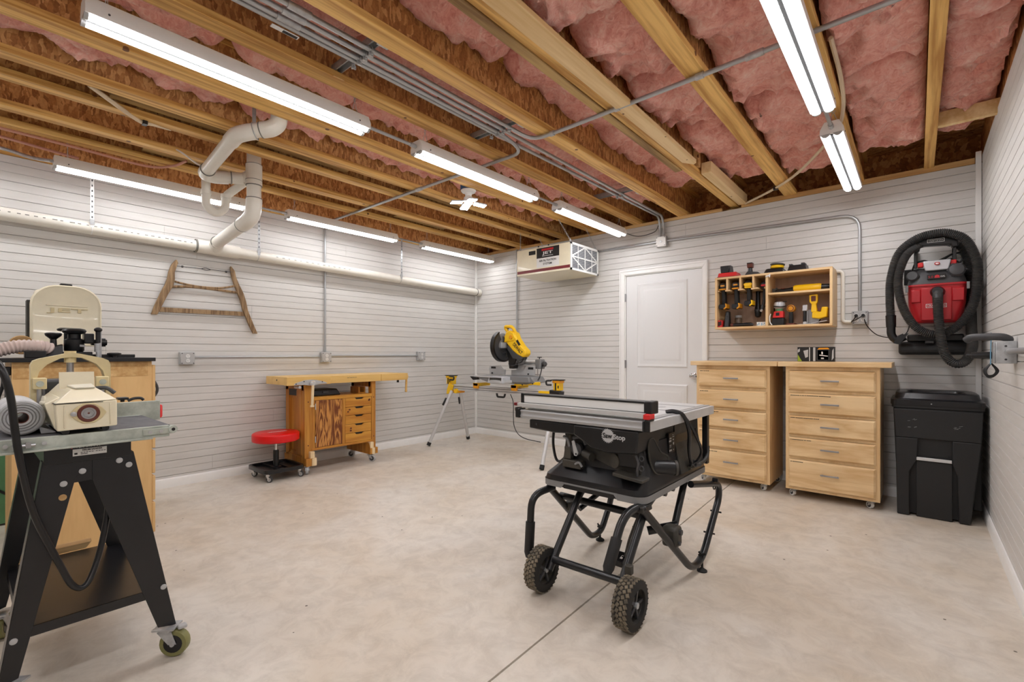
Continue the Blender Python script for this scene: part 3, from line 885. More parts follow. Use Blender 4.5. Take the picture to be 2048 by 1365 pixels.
outlet('outlet_box', 'grey metal outlet box left of the workbench, at the end of the wall conduit', 'left', -3.62, 1.115)
outlet('outlet_box', 'grey metal outlet box above the workbench, below the vertical conduit', 'left', -2.335, 1.118)
outlet('outlet_box', 'grey metal outlet box right of the workbench, near the miter saw stand', 'left', -1.04, 1.13)
outlet('junction_box', 'square white-lidded junction box high on the back wall, above the door', 'back', 2.835, 2.355, gang=0, lid='white')
ob = outlet('outlet_box', 'double outlet box beside the tool rack with black cords plugged in', 'back', 4.548, 1.455, gang=2)
# PVC sweep feeding the tool rack
t = thing('pvc_conduit', 'white plastic elbow pipe between the tool rack and the double outlet', 'pipe', (4.39, -.018, 1.43))
put('tube', MB().tube(fillet([(4.36, -.02, 1.862), (4.43, -.02, 1.862), (4.43, -.02, 1.425), (4.49, -.02, 1.425)], .055), .0155, 12), 'pvc', t)
put('clip', MB().torus((4.378, -.02, 1.862), (1, 0, 0), .017, .003, 14, 5), 'dark_grey', t)

# ================================================================ DRAIN PIPES
t = thing('drain_pipe', 'long white plastic drain pipe along the left wall with its branch stack under the joists', 'pipe', (.10, -3.4, 2.0))
mp = MB().cyl((.085, YF + .02, 2.185), (.085, -.07, 2.047), .047, n=22)
put('main_pipe', mp, 'pvc', t)
put('end_cap', MB().cyl((.085, -.075, 2.047), (.085, -.01, 2.046), .050, n=22), 'pvc', t)
put('band', MB().cyl((.085, -.09, 2.0475), (.085, -.083, 2.0475), .0505, n=22), 'dark_grey', t)
def zp(y): return 2.185 + (y - YF) / (-.07 - YF) * (2.047 - 2.185)
put('tee_fitting', MB().cyl((.085, -3.56, zp(-3.56)), (.085, -3.22, zp(-3.22)), .058, n=22).cyl((.085, -3.42, zp(-3.42)), (.19, -3.43, 2.145), .056, n=22), 'pvc', t)
put('band', MB().cyl((.085, -3.575, zp(-3.575)), (.085, -3.562, zp(-3.56)), .0585, n=22), 'pvc_grey', t); put('band', MB().cyl((.19, -3.431, 2.145), (.196, -3.431, 2.145), .0565, n=22), 'pvc_grey', t)
put('lateral_pipe', MB().cyl((.18, -3.43, 2.143), (.98, -3.47, 2.185), .050, n=22), 'pvc', t)
put('elbow', MB().tube(catmull([(.86, -3.466, 2.175), (.97, -3.466, 2.187), (1.035, -3.458, 2.225), (1.05, -3.452, 2.31), (1.05, -3.452, 2.34)], 5), .056, 22), 'pvc', t)
put('band', MB().cyl((.853, -3.466, 2.175), (.86, -3.466, 2.1755), .0575, n=22), 'pvc_grey', t); put('band', MB().cyl((1.05, -3.452, 2.34), (1.05, -3.452, 2.346), .0575, n=22), 'pvc_grey', t)
put('stack_pipe', MB().cyl((1.05, -3.452, 2.34), (1.05, -3.452, 2.89), .050, n=22), 'pvc', t)
put('wye_fitting', MB().cyl((1.05, -3.452, 2.445), (1.05, -3.452, 2.60), .057, n=22).cyl((1.05, -3.452, 2.535), (.985, -3.50, 2.50), .042, n=18), 'pvc', t)
put('band', MB().cyl((1.05, -3.452, 2.44), (1.05, -3.452, 2.445), .0575, n=22), 'pvc_grey', t); put('band', MB().cyl((1.05, -3.452, 2.60), (1.05, -3.452, 2.604), .0575, n=22), 'pvc_grey', t); put('band', MB().cyl((1.05, -3.452, 2.48), (1.05, -3.452, 2.484), .058, n=22), 'pvc_grey', t)
put('branch_pipe', MB().tube([(.985, -3.505, 2.50), (.935, -3.63, 2.485)], .043, 18), 'pvc', t)
put('elbow', MB().tube(catmull([(.95, -3.60, 2.487), (.93, -3.69, 2.475), (.965, -3.75, 2.47), (1.06, -3.765, 2.472)], 5), .048, 18), 'pvc', t)
put('band', MB().cyl((.956, -3.575, 2.4905), (.954, -3.582, 2.490), .0485, n=18), 'pvc_grey', t); put('band', MB().cyl((1.06, -3.765, 2.472), (1.067, -3.766, 2.472), .0487, n=18), 'pvc_grey', t)
put('branch_pipe', MB().cyl((1.05, -3.765, 2.472), (1.64, -3.80, 2.508), .043, n=18), 'pvc', t)
put('elbow', MB().tube(catmull([(1.60, -3.798, 2.505), (1.70, -3.798, 2.512), (1.77, -3.765, 2.52), (1.80, -3.73, 2.53)], 5), .048, 18), 'pvc', t)
put('branch_pipe', MB().cyl((1.78, -3.755, 2.527), (1.86, -3.67, 2.55), .043, n=18), 'pvc', t)
put('elbow', MB().tube(catmull([(1.83, -3.70, 2.54), (1.87, -3.66, 2.552), (1.895, -3.63, 2.59), (1.90, -3.625, 2.66)], 5), .048, 18), 'pvc', t)
put('riser_pipe', MB().cyl((1.90, -3.625, 2.65), (1.90, -3.625, 2.88), .043, n=18), 'pvc', t)
put('band', MB().cyl((1.825, -3.705, 2.539), (1.829, -3.701, 2.54), .0487, n=18), 'pvc_grey', t)
put('trap', MB().tube(catmull([(.80, -3.70, 2.56), (.80, -3.70, 2.36), (.80, -3.695, 2.29), (.80, -3.635, 2.243), (.80, -3.575, 2.29), (.80, -3.565, 2.35), (.80, -3.56, 2.39), (.83, -3.52, 2.44), (1.02, -3.46, 2.51)], 6), .030, 16), 'pvc', t)
put('trap_collar', MB().cyl((.80, -3.70, 2.40), (.80, -3.70, 2.37), .036, n=16).cyl((.80, -3.563, 2.37), (.80, -3.562, 2.40), .036, n=16), 'pvc', t)
for y, zt in ((-4.263, ZT), (-3.06, ZT), (-1.414, ZT)):
    s = MB().box(.133, y - .011, zp(y), .1345, y + .011, zt)
    s.torus((.085, y, zp(y)), (0, 1, 0), .0485, .0022, 20, 5)
    hs = put('hanger_strap', s, 'galv' if y > -4 else 'white', t)
    h = MB()
    for k in range(9): h.box(.1345, y - .004, zp(y) + .07 + k * .04, .1349, y + .004, zp(y) + .085 + k * .04)
    put('strap_hole', h, 'dark_grey', hs)
    put('strap_clip', MB().box(.132, y - .014, zp(y) + .02, .138, y + .014, zp(y) + .06), 'galv', t)
sp = MB().box(1.79, -3.742, 2.56, 1.792, -3.72, 2.86).torus((1.80, -3.73, 2.53), (.6, .75, .25), .05, .003, 18, 5)
put('hanger_strap', sp, 'galv', t)
for p0, right in (((.1335, -3.85, zp(-3.85) + .012), (0, 1, 0)),):
    pr = MB()
    for k in range(26):
        y = -4.75 + k * .045 + random.uniform(-.006, .006)
        pr.box(.1315, y, zp(y) + .008, .1322, y + random.uniform(.012, .03), zp(y) + .014)
    for k in range(14):
        y = -2.9 + k * .06
        pr.box(.1315, y, zp(y) + .008, .1322, y + random.uniform(.012, .03), zp(y) + .013)
    put('print', pr, 'pvc_grey', t, kind='stuff')

# cables and pipes among the joists
def cable(name, pts, r, m, lab, cat='cable', sub=6, n=8, group=None):
    mb = MB().tube(catmull(pts, sub) if len(pts) > 2 else pts, r, n)
    return solo(name, mb, m, lab, cat, group)
cable('white_cable', [(1.50, -4.46, 2.612), (1.275, -4.21, 2.592), (1.255, -4.13, 2.60), (1.24, -4.03, 2.61)], .0125, 'pex', 'white cable slung diagonally between two joists at upper left with a black clip')
cable('water_pipe', [(.50, -4.98, 2.587), (.50, -4.75, 2.585), (.495, -4.37, 2.580), (.49, -4.0, 2.574), (.60, -3.86, 2.59), (.70, -3.80, 2.62)], .0095, 'pex_red', 'thin pinkish pipe running along the leftmost joist above the wall light', 'pipe')
cable('water_pipe', [(.32, -4.98, 2.587), (.33, -4.75, 2.585), (.32, -4.55, 2.575), (.30, -4.36, 2.57)], .0095, 'pex_red', 'thin pinkish pipe dipping to the near end of the left wall light', 'pipe')
cable('flex_conduit', [(.06, -5.2, 2.60), (.08, -4.75, 2.585), (.2, -4.6, 2.53), (.41, -4.51, ZL + .05)], .012, 'galv', 'armoured flexible cable feeding the near end of the left wall light')
cable('branch_cable', [(4.60, -2.25, 2.64), (4.605, -1.9, 2.60), (4.58, -1.55, 2.585), (4.50, -1.22, 2.585), (4.22, -.65, 2.588), (3.98, -.33, 2.588), (3.66, -.015, 2.598)], .0105, 'pex', 'cream cable curving under the joists from the right light to the back wall')
put('power_cord', MB().tube(catmull([(2.485, -.24, ZL + .05), (2.6, -.1, 2.44), (2.75, -.03, 2.475), (2.80, -.03, 2.54)], 6), .004, 8), 'dark_grey', [o for o in bpy.data.objects if o.get('label', '').startswith('far shop light')][0])
put('tracer_cable', MB().tube(catmull([(.86, -3.93, 2.63), (.90, -3.88, 2.60), (.93, -3.80, 2.54), (.95, -3.74, 2.52)], 6), .006, 8), 'pvc', t)
for p in ((1.262, -4.17, 2.592),):
    solo('cable_clip', MB().box(p[0] - .02, p[1] - .012, p[2] - .014, p[0] + .02, p[1] + .012, p[2] + .012), 'black', 'small black clip holding the white cable to the joist', 'clip')
solo('cable_clip', MB().box(3.965, -.345, 2.573, 4.0, -.315, 2.60), 'black', 'small black clip holding the cream cable on the third joist from right', 'clip')

# ================================================================ DRAWER CABINETS
def drawer_cabinet(x0, x1, lab, prints, cx0, cx1):
    yf, yb_ = -.555, -.06
    t = thing('drawer_cabinet', lab, 'cabinet', ((x0 + x1) / 2, (yf + yb_) / 2, 0), 'maple drawer cabinets')
    zb, zt = .066, 1.052
    c = MB()
    c.box(x0, yf, zb, x0 + .019, yb_, zt).box(x1 - .019, yf, zb, x1, yb_, zt).box(x0 + .019, yb_ - .012, zb, x1 - .019, yb_, zt)
    c.box(x0 + .019, yf + .02, zb, x1 - .019, yb_ - .012, zb + .018)
    put('carcass', c, 'maple_z', t, bevel=.001)
    rails = [(zt - .030, zt), (.842, .868), (.663, .684), (.488, .511), (.311, .334), (zb, zb + .022)]
    r = MB()
    for a, d in rails: r.box(x0 + .019, yf, a, x1 - .019, yf + .02, d)
    r.box(x0 + .0005, yf - .001, zb, x0 + .030, yf + .018, zt).box(x1 - .030, yf - .001, zb, x1 - .0005, yf + .018, zt)
    put('face_frame', r, 'maple_z', t)
    zs = [(.866, 1.020), (.682, .841), (.509, .662), (.332, .487), (.086, .311)]
    for k, (a, d) in enumerate(zs):
        p0, p1 = x0 + .022, x1 - .024
        f = MB()
        e = .012
        f.add([(p0, yf - .006, a), (p1, yf - .006, a), (p1, yf - .006, d), (p0, yf - .006, d),
               (p0, yf - .012, a + .002), (p1, yf - .012, a + .002), (p1, yf - .012, d - .002), (p0, yf - .012, d - .002),
               (p0 + e, yf - .024, a + e), (p1 - e, yf - .024, a + e), (p1 - e, yf - .024, d - e), (p0 + e, yf - .024, d - e)],
              [(0, 1, 5, 4), (1, 2, 6, 5), (2, 3, 7, 6), (3, 0, 4, 7), (4, 5, 9, 8), (5, 6, 10, 9), (6, 7, 11, 10), (7, 4, 8, 11), (8, 9, 10, 11), (3, 2, 1, 0)])
        f.box(p0 + .03, yf - .004, a + .01, p1 - .03, yf + .40, d - .02)
        dr = put('drawer', f, 'maple_x', t, smooth=20)
        hx = (x0 + x1) / 2 + (.0 if x0 > 4 else .005); hz = (a + d) / 2 if k < 4 else d - .095
        h = MB()
        for s in (-1, 1): h.cyl((hx + s * .048, yf - .022, hz), (hx + s * .048, yf - .050, hz), .0045, n=10)
        h.prism([(yf - .047, hz - .005), (yf - .054, hz - .006), (yf - .056, hz), (yf - .054, hz + .007), (yf - .047, hz + .006)], 'x', hx - .060, hx + .060)
        put('handle', h, 'steel', dr, bevel=.001)
        n = prints[k]
        if n:
            q = MB(); xx = p0 + .016
            while xx < p0 + .016 + n:
                wl_ = random.uniform(.006, .013)
                q.box(xx, yf - .0245, d - .0195, xx + wl_, yf - .0238, d - .0145); xx += wl_ + random.choice((.001, .001, .004))
            put('print', q, 'print_black', dr, kind='stuff')
    tp = MB().box(cx0, yf - .035, zt, cx1, yb_ + .03, zt + .037)
    put('countertop', tp, 'maple_x', t, bevel=.003)
    for x in (x0 + .05, x1 - .05):
        for y in (yf + .055, yb_ - .06): caster(t, x, y, zb, .026, .022, 2.4 if y < -.3 else .4, wheel='print_white', hub='dark_grey')
    return t
drawer_cabinet(3.387, 3.985, 'maple five-drawer cabinet by the white door, behind the table saw', [.07, .07, .15, .02, .14], 3.342, 4.043)
drawer_cabinet(4.10, 4.705, 'maple five-drawer cabinet next to the black trash bin', [0, .26, .19, .14, .08], 4.049, 4.772)

# small boxed product standing on the right cabinet
t = thing('product_box', 'small printed black box standing upright on the right drawer cabinet', 'box', (4.265, -.22, 1.089))
put('carton', MB().box(4.132, -.25, 1.0895, 4.395, -.19, 1.212), 'print_black', t, bevel=.001)
fy = -.2508
def flat(mb_pts, m, name='print'):
    q = MB(); q.prism(mb_pts, 'y', fy - .0004, fy + .0006); put(name, q, m, t)
flat([(4.134, 1.092), (4.134, 1.15), (4.155, 1.11), (4.165, 1.092)], 'print_lime')
flat([(4.175, 1.18), (4.21, 1.19), (4.21, 1.13), (4.19, 1.12)], 'print_grey')
flat([(4.134, 1.19), (4.150, 1.20), (4.150, 1.175), (4.134, 1.165)], 'light_grey')
flat([(4.218, 1.094), (4.223, 1.094), (4.223, 1.208), (4.218, 1.208)], 'print_white')
flat([(4.246, 1.094), (4.262, 1.094), (4.262, 1.208), (4.246, 1.208)], 'print_grey')
flat([(4.272, 1.10), (4.36, 1.10), (4.36, 1.19), (4.272, 1.19)], 'dark_grey')
flat([(4.278, 1.104), (4.354, 1.104), (4.354, 1.184), (4.278, 1.184)], 'print_blue')
flat([(4.276, 1.190), (4.362, 1.192), (4.35, 1.205), (4.288, 1.204)], 'amber')
fy = -.2514
flat([(4.29, 1.14), (4.35, 1.132), (4.35, 1.138), (4.29, 1.147)], 'print_white')
flat([(4.302, 1.112), (4.322, 1.112), (4.322, 1.122), (4.302, 1.122)], 'print_white')
flat([(4.305, 1.15), (4.315, 1.15), (4.315, 1.172), (4.305, 1.172)], 'print_white')
flat([(4.376, 1.10), (4.39, 1.12), (4.39, 1.20), (4.38, 1.18)], 'print_grey')

# ================================================================ TRASH BIN
t = thing('trash_bin', 'black wheeled trash bin with hinged lid in the corner beside the maple cabinets', 'bin', (5.0, -.28, 0))
def loop(x0, x1, y0, y1, z, r=.03): return [(p[0], p[1], z) for p in rrect(x0, y0, x1, y1, r, 4)]
bn = MB()
secs = [loop(4.805, 5.175, -.475, -.10, .015), loop(4.803, 5.178, -.475, -.095, .05), loop(4.785, 5.235, -.492, -.06, .55), loop(4.777, 5.247, -.50, -.05, .765), loop(4.768, 5.254, -.508, -.045, .77), loop(4.768, 5.254, -.508, -.045, .80)]
n = len(secs[0]); vs = [p for s in secs for p in s]
fs = [(i * n + k, i * n + (k + 1) % n, (i + 1) * n + (k + 1) % n, (i + 1) * n + k) for i in range(len(secs) - 1) for k in range(n)]
fs += [tuple(range(n - 1, -1, -1)), tuple((len(secs) - 1) * n + k for k in range(n))]
bn.add(vs, fs)
put('body', bn, 'black_mat', t, smooth=30)
# front relief: two flared columns, a recessed window and the lower recess
cl = MB()
cl.prism([(4.79, .555), (4.915, .555), (4.908, .40), (4.868, .315), (4.868, .003), (4.80, .003)], 'y', -.515, -.47)
cl.prism([(5.092, .555), (5.235, .555), (5.182, .003), (5.125, .003), (5.118, .315), (5.092, .40)], 'y', -.515, -.47)
cl.prism([(4.79, .555), (5.235, .555), (5.243, .76), (4.78, .76)], 'y', -.512, -.47)
put('front_relief', cl, 'black_mat', t, bevel=.006)
put('lower_panel', MB().box(4.905, -.505, .003, 5.093, -.47, .398), 'black_mat', t, bevel=.004)
put('lift_bar', MB().bar((4.906, -.508, .413), (5.09, -.508, .413), .018, .022), 'alu', t, bevel=.003)
put('side_rib', MB().prism([(-.40, .60), (-.33, .60), (-.30, .12), (-.40, .08)], 'x', 5.20, 5.245), 'black_mat', t, bevel=.006)
lid = MB()
secs = [loop(4.762, 5.258, -.515, -.035, .79, .04), loop(4.762, 5.258, -.515, -.035, .825, .04), loop(4.785, 5.235, -.495, -.05, .835, .05), loop(4.79, 5.23, -.48, -.06, .872, .06), loop(4.81, 5.21, -.46, -.07, .88, .06), loop(4.85, 5.17, -.42, -.10, .872, .05), loop(4.86, 5.16, -.41, -.11, .850, .05)]
n = len(secs[0]); vs = [p for s in secs for p in s]
fs = [(i * n + k, i * n + (k + 1) % n, (i + 1) * n + (k + 1) % n, (i + 1) * n + k) for i in range(len(secs) - 1) for k in range(n)]
fs += [tuple(range(n - 1, -1, -1)), tuple((len(secs) - 1) * n + k for k in range(n))]
lid.add(vs, fs)
ld = put('lid', lid, 'black_paint', t, smooth=35)
put('rivet', MB().cyl((4.985, -.515, .803), (4.985, -.518, .803), .004, n=8), 'light_grey', ld)
put('lid_vent', MB().box(4.90, -.25, .8505, 5.12, -.24, .862).box(4.90, -.20, .8505, 5.12, -.19, .862), 'black', ld)
sc = MB()
for k in range(9):
    x = 4.875 + random.uniform(-.02, .025); z = .66 + random.uniform(-.035, .04)
    sc.bar((x, -.5127, z), (x + random.uniform(.006, .02), -.5127, z + random.uniform(-.006, .01)), .001, .002)
for k in range(6):
    x = 5.11 + random.uniform(-.02, .02); z = .645 + random.uniform(-.01, .015)
    sc.bar((x, -.5127, z), (x + random.uniform(.006, .02), -.5127, z + random.uniform(-.003, .006)), .001, .002)
put('scuff', sc, 'grey', t)
for x in (4.84, 5.16):
    put('wheel', MB().lathe([(.03, -.02), (.085, -.02), (.09, -.012), (.09, .012), (.085, .02), (.03, .02)], (x, -.12, .09), (1, 0, 0), 22), 'rubber', t)

# ================================================================ WALL VACUUM
t = thing('wall_vacuum', 'red and black wet-dry vacuum hung on the back wall with looped black hose', 'vacuum', (5.01, -.15, 1.38))
tk = MB()
secs = [loop(4.893, 5.146, -.25, -.05, 1.385, .05), loop(4.885, 5.152, -.26, -.045, 1.395, .05), loop(4.858, 5.176, -.275, -.04, 1.52, .05), loop(4.853, 5.182, -.28, -.035, 1.655, .05)]
n = len(secs[0]); vs = [p for s in secs for p in s]
fs = [(i * n + k, i * n + (k + 1) % n, (i + 1) * n + (k + 1) % n, (i + 1) * n + k) for i in range(len(secs) - 1) for k in range(n)]
fs += [tuple(range(n - 1, -1, -1)), tuple((len(secs) - 1) * n + k for k in range(n))]
tk.add(vs, fs)
put('tank', tk, 'red_tank', t, smooth=35)
put('tank_rim', MB().prism(rrect(4.846, -.288, 5.188, -.03, .05), 'z', 1.652, 1.668), 'red_tank', t, bevel=.003)
put('tank_relief', MB().box(4.875, -.285, 1.535, 4.93, -.27, 1.63).box(5.10, -.285, 1.535, 5.165, -.27, 1.63).box(4.93, -.2845, 1.40, 5.10, -.26, 1.64), 'red_tank', t, bevel=.006)
hd = MB()
secs = [loop(4.852, 5.182, -.282, -.035, 1.668, .06), loop(4.858, 5.176, -.278, -.04, 1.70, .07), loop(4.875, 5.158, -.262, -.05, 1.755, .08), loop(4.92, 5.12, -.22, -.08, 1.79, .06)]
n = len(secs[0]); vs = [p for s in secs for p in s]
fs = [(i * n + k, i * n + (k + 1) % n, (i + 1) * n + (k + 1) % n, (i + 1) * n + k) for i in range(len(secs) - 1) for k in range(n)]
fs += [tuple(range(n - 1, -1, -1)), tuple((len(secs) - 1) * n + k for k in range(n))]
hd.add(vs, fs)
put('motor_head', hd, 'dark_grey', t, smooth=35)
put('head_cap', MB().hexa([(4.955, -.285, 1.765), (5.082, -.285, 1.765), (5.075, -.10, 1.765), (4.965, -.10, 1.765)], [(4.94, -.272, 1.84), (5.098, -.272, 1.84), (5.09, -.12, 1.85), (4.95, -.12, 1.85)]), 'silver', t, bevel=.008)
for x in (4.929, 5.109): put('red_accent', MB().box(x - .017, -.255, 1.80, x + .017, -.20, 1.835), 'red_plastic', t, bevel=.006)
put('badge', MB().prism(rrect(5.005, 1.803, 5.035, 1.822, .008), 'y', -.288, -.27), 'red_tank', t)
put('badge', MB().prism(rrect(5.011, 1.808, 5.029, 1.817, .004), 'y', -.290, -.27), 'print_white', t)
put('name_strip', MB().box(4.965, -.292, 1.70, 5.065, -.27, 1.735), 'print_black', t, bevel=.002)
text('5.0', (4.985, -.2925, 1.717), (1, 0, 0), (0, 0, 1), .016, 'print_red', t)
put('print', MB().prism([(5.005, 1.708), (5.035, 1.708), (5.032, 1.725), (5.02, 1.73), (5.008, 1.725)], 'y', -.2926, -.29), 'print_red', t)
text('GAL', (5.051, -.2925, 1.717), (1, 0, 0), (0, 0, 1), .010, 'print_white', t)
put('side_knob', MB().lathe([(.045, 0), (.05, .012), (.04, .03), (.02, .036)], (5.125, -.262, 1.755), (0, -1, .15), 18), 'dark_grey', t)
for k in range(6):
    a = k * PI / 3
    put('knob_lug', MB().ball((5.125 + .047 * math.cos(a), -.275, 1.757 + .045 * math.sin(a)), .009, n=8, m=5), 'dark_grey', t)
put('side_grip', MB().lathe([(.03, 0), (.038, .01), (.03, .025)], (4.885, -.262, 1.735), (-.15, -1, .1), 16), 'dark_grey', t)
for x in (4.851, 5.184): put('latch', MB().box(x - .008, -.292, 1.615, x + .008, -.275, 1.665), 'grey', t, bevel=.002)
# wall bracket with handle bar
put('bracket', MB().box(4.89, -.04, 1.84, 4.912, -.005, 1.96).box(5.11, -.04, 1.84, 5.132, -.005, 1.96).box(4.83, -.03, 1.70, 5.2, -.005, 1.82).box(5.185, -.05, 1.3, 5.235, -.005, 1.75), 'black', t, bevel=.003)
hb = MB().prism([(4.893, 1.945), (4.893, 2.0), (4.915, 2.028), (5.105, 2.02), (5.137, 1.99), (5.137, 1.93), (5.10, 1.93), (5.095, 1.952), (4.93, 1.962), (4.922, 1.925), (4.893, 1.925)], 'y', -.235, -.16)
put('handle', hb, 'black', t, bevel=.008)
for x in (4.9, 5.118): put('handle_post', MB().box(x - .008, -.21, 1.80, x + .008, -.19, 1.95), 'black', t, bevel=.002)
lb = put('name_plate', MB().box(4.966, -.2375, 1.978, 5.062, -.235, 2.003), 'print_white', t)
put('print', MB().box(4.969, -.238, 1.981, 5.059, -.2372, 2.0), 'print_black', lb)
text('CRAFTSMAN', (5.014, -.2385, 1.9905), (1, 0, 0), (0, 0, 1), .010, 'print_white', t, w=.080)
lb = put('name_plate', MB().box(4.958, -.288, 1.492, 5.072, -.285, 1.520), 'print_white', t)
put('print', MB().box(4.961, -.2885, 1.495, 5.069, -.2878, 1.517), 'red_tank', lb)
text('CRAFTSMAN', (5.015, -.289, 1.506), (1, 0, 0), (0, 0, 1), .012, 'print_white', t, w=.098)
# power cord loops around the head
put('cord', MB().tube(catmull([(4.88, -.10, 1.80), (4.90, -.12, 1.85), (4.95, -.13, 1.865), (5.0, -.14, 1.84), (5.06, -.13, 1.87), (5.12, -.12, 1.90), (5.16, -.12, 1.88), (5.15, -.12, 1.83), (5.10, -.13, 1.86), (5.05, -.14, 1.84), (5.10, -.12, 1.89), (5.165, -.10, 1.90), (5.175, -.10, 1.82)], 6), .006, 6), 'black', t)
# the long corrugated hose
def ribbed(pts, r, pitch, m, name, parent, n=14, amp=.10, sub=24):
    p = catmull(pts, sub)
    out = [p[0]]; acc = 0
    step = pitch / 2
    for i in range(1, len(p)):
        a, c = p[i - 1], p[i]
        L_ = (c - a).length
        while acc + L_ >= step:
            tt = (step - acc) / L_
            a = a.lerp(c, tt); out.append(a.copy()); L_ = (c - a).length; acc = 0
        acc += L_
    rad = [r * (1 + (amp if i % 2 else -amp)) for i in range(len(out))]
    return put(name, MB().tube(out, r, n, rad), m, parent, smooth=80)
ribbed([(4.755, -.24, 1.44), (4.750, -.25, 1.58), (4.757, -.26, 1.74), (4.805, -.27, 1.92), (4.90, -.275, 2.01), (5.0, -.28, 2.035), (5.09, -.28, 2.022), (5.175, -.28, 1.955), (5.225, -.285, 1.80), (5.228, -.29, 1.66), (5.207, -.30, 1.50), (5.14, -.31, 1.365), (5.03, -.325, 1.295), (4.91, -.325, 1.345), (4.83, -.32, 1.50), (4.80, -.31, 1.70), (4.835, -.29, 1.87), (4.90, -.24, 1.96), (4.97, -.12, 2.0), (5.09, -.115, 1.985), (5.17, -.12, 1.92), (5.20, -.13, 1.75), (5.205, -.16, 1.50), (5.203, -.24, 1.33), (5.20, -.34, 1.20), (5.165, -.38, 1.105), (5.11, -.40, 1.085), (5.06, -.40, 1.15), (5.035, -.395, 1.28), (5.024, -.375, 1.44), (5.022, -.345, 1.55), (5.022, -.29, 1.60)], .0275, .0105, 'hose_dark', 'hose', t)
put('hose_port', MB().lathe([(.040, 0), (.042, .012), (.034, .03), (.030, .04)], (5.022, -.28, 1.603), (0, -1, .1), 20), 'black', t)
put('hose_cuff', MB().cyl((4.755, -.24, 1.45), (4.757, -.24, 1.36), .033, .031, 16), 'black', t)
put('nozzle', MB().tube(catmull([(4.757, -.24, 1.37), (4.76, -.24, 1.30), (4.79, -.24, 1.262), (4.84, -.24, 1.285)], 5), .028, 14).hexa([(4.77, -.275, 1.235), (4.81, -.275, 1.225), (4.81, -.20, 1.225), (4.77, -.20, 1.235)], [(4.80, -.275, 1.29), (4.86, -.275, 1.31), (4.86, -.20, 1.31), (4.80, -.20, 1.29)]), 'black', t, bevel=.004)
put('cable_tail', MB().tube(catmull([(4.578, -.065, 1.44), (4.60, -.07, 1.38), (4.66, -.06, 1.31), (4.74, -.05, 1.285), (4.80, -.05, 1.29), (4.86, -.05, 1.36), (4.875, -.06, 1.70)], 6), .0042, 6), 'black', t)
for x in (4.525, 4.572):
    put('plug', MB().cyl((x, -.062, 1.472), (x, -.085, 1.472), .013, n=12), 'black', t)
put('cord', MB().tube(catmull([(4.525, -.085, 1.472), (4.515, -.10, 1.445), (4.495, -.09, 1.42), (4.50, -.07, 1.425), (4.545, -.09, 1.45), (4.572, -.088, 1.47)], 5), .004, 6), 'black', t)
# soft accessory tray below
bg = MB()
bg.prism([(-.015, 1.145), (-.19, 1.15), (-.20, 1.20), (-.165, 1.245), (-.015, 1.25)], 'x', 4.80, 5.225)
put('accessory_bag', bg, 'black_mat', t, bevel=.018)
put('bag_top', MB().box(4.85, -.16, 1.247, 5.17, -.01, 1.30), 'black', t, bevel=.01)
put('clasp', MB().box(4.955, -.205, 1.232, 5.005, -.185, 1.25), 'dark_grey', t, bevel=.003)

# ================================================================ RIGHT WALL BOX AND ITS CONDUIT
zc2 = 1.165
conduit('wall_conduit', [(WX - .03, -1.62, zc2), (WX - .03, -7.9, zc2)], .0145, 'horizontal conduit on the right wall running from the metal box toward the camera')
t = thing('outlet_box', 'galvanised metal box sticking out from the right wall beside the vacuum', 'outlet', (WX, -1.56, 1.10), 'wall outlet boxes')
put('box', MB().box(WX - .075, -1.62, 1.105, WX - .001, -1.50, 1.215), 'galv', t, bevel=.004)
put('cover', MB().box(WX - .082, -1.617, 1.108, WX - .075, -1.503, 1.212), 'galv', t, bevel=.003)
put('connector', MB().cyl((WX - .03, -1.62, zc2), (WX - .03, -1.65, zc2), .019, n=14), 'galv', t)
for z in (1.125, 1.19): put('screw', MB().cyl((WX - .04, -1.62, z), (WX - .04, -1.6225, z), .005, n=8), 'dark_grey', t)
t = thing('hanging_cord', 'black plug and folded dark cord with a pale blue tie on the right wall box', 'cord', (WX - .10, -1.55, 1.05))
put('cord_bundle', MB().tube(catmull([(WX - .175, -1.56, 1.222), (WX - .15, -1.58, 1.236), (WX - .06, -1.61, 1.236), (WX - .03, -1.60, 1.225), (WX - .03, -1.59, 1.218)], 5), .018, 12), 'dark_grey', t)
put('plug', MB().cyl((WX - .082, -1.55, 1.145), (WX - .155, -1.55, 1.145), .019, .016, 14).cyl((WX - .155, -1.55, 1.145), (WX - .175, -1.55, 1.145), .011, .009, 12), 'black', t)
put('tie', MB().tube(catmull([(WX - .087, -1.585, 1.256), (WX - .088, -1.60, 1.235), (WX - .09, -1.60, 1.18), (WX - .09, -1.595, 1.10)], 4), .0022, 6), 'blue_tie', t)
lp = MB()
for k in range(3): lp.tube(catmull([(WX - .088, -1.58, 1.105), (WX - .105 - .004 * k, -1.585, 1.07), (WX - .10, -1.59, 1.046 - .004 * k), (WX - .08, -1.59, 1.048 - .004 * k), (WX - .070 + .004 * k, -1.585, 1.07), (WX - .086, -1.58, 1.105)], 5), .0035, 6)
put('cord_loop', lp, 'black', t)

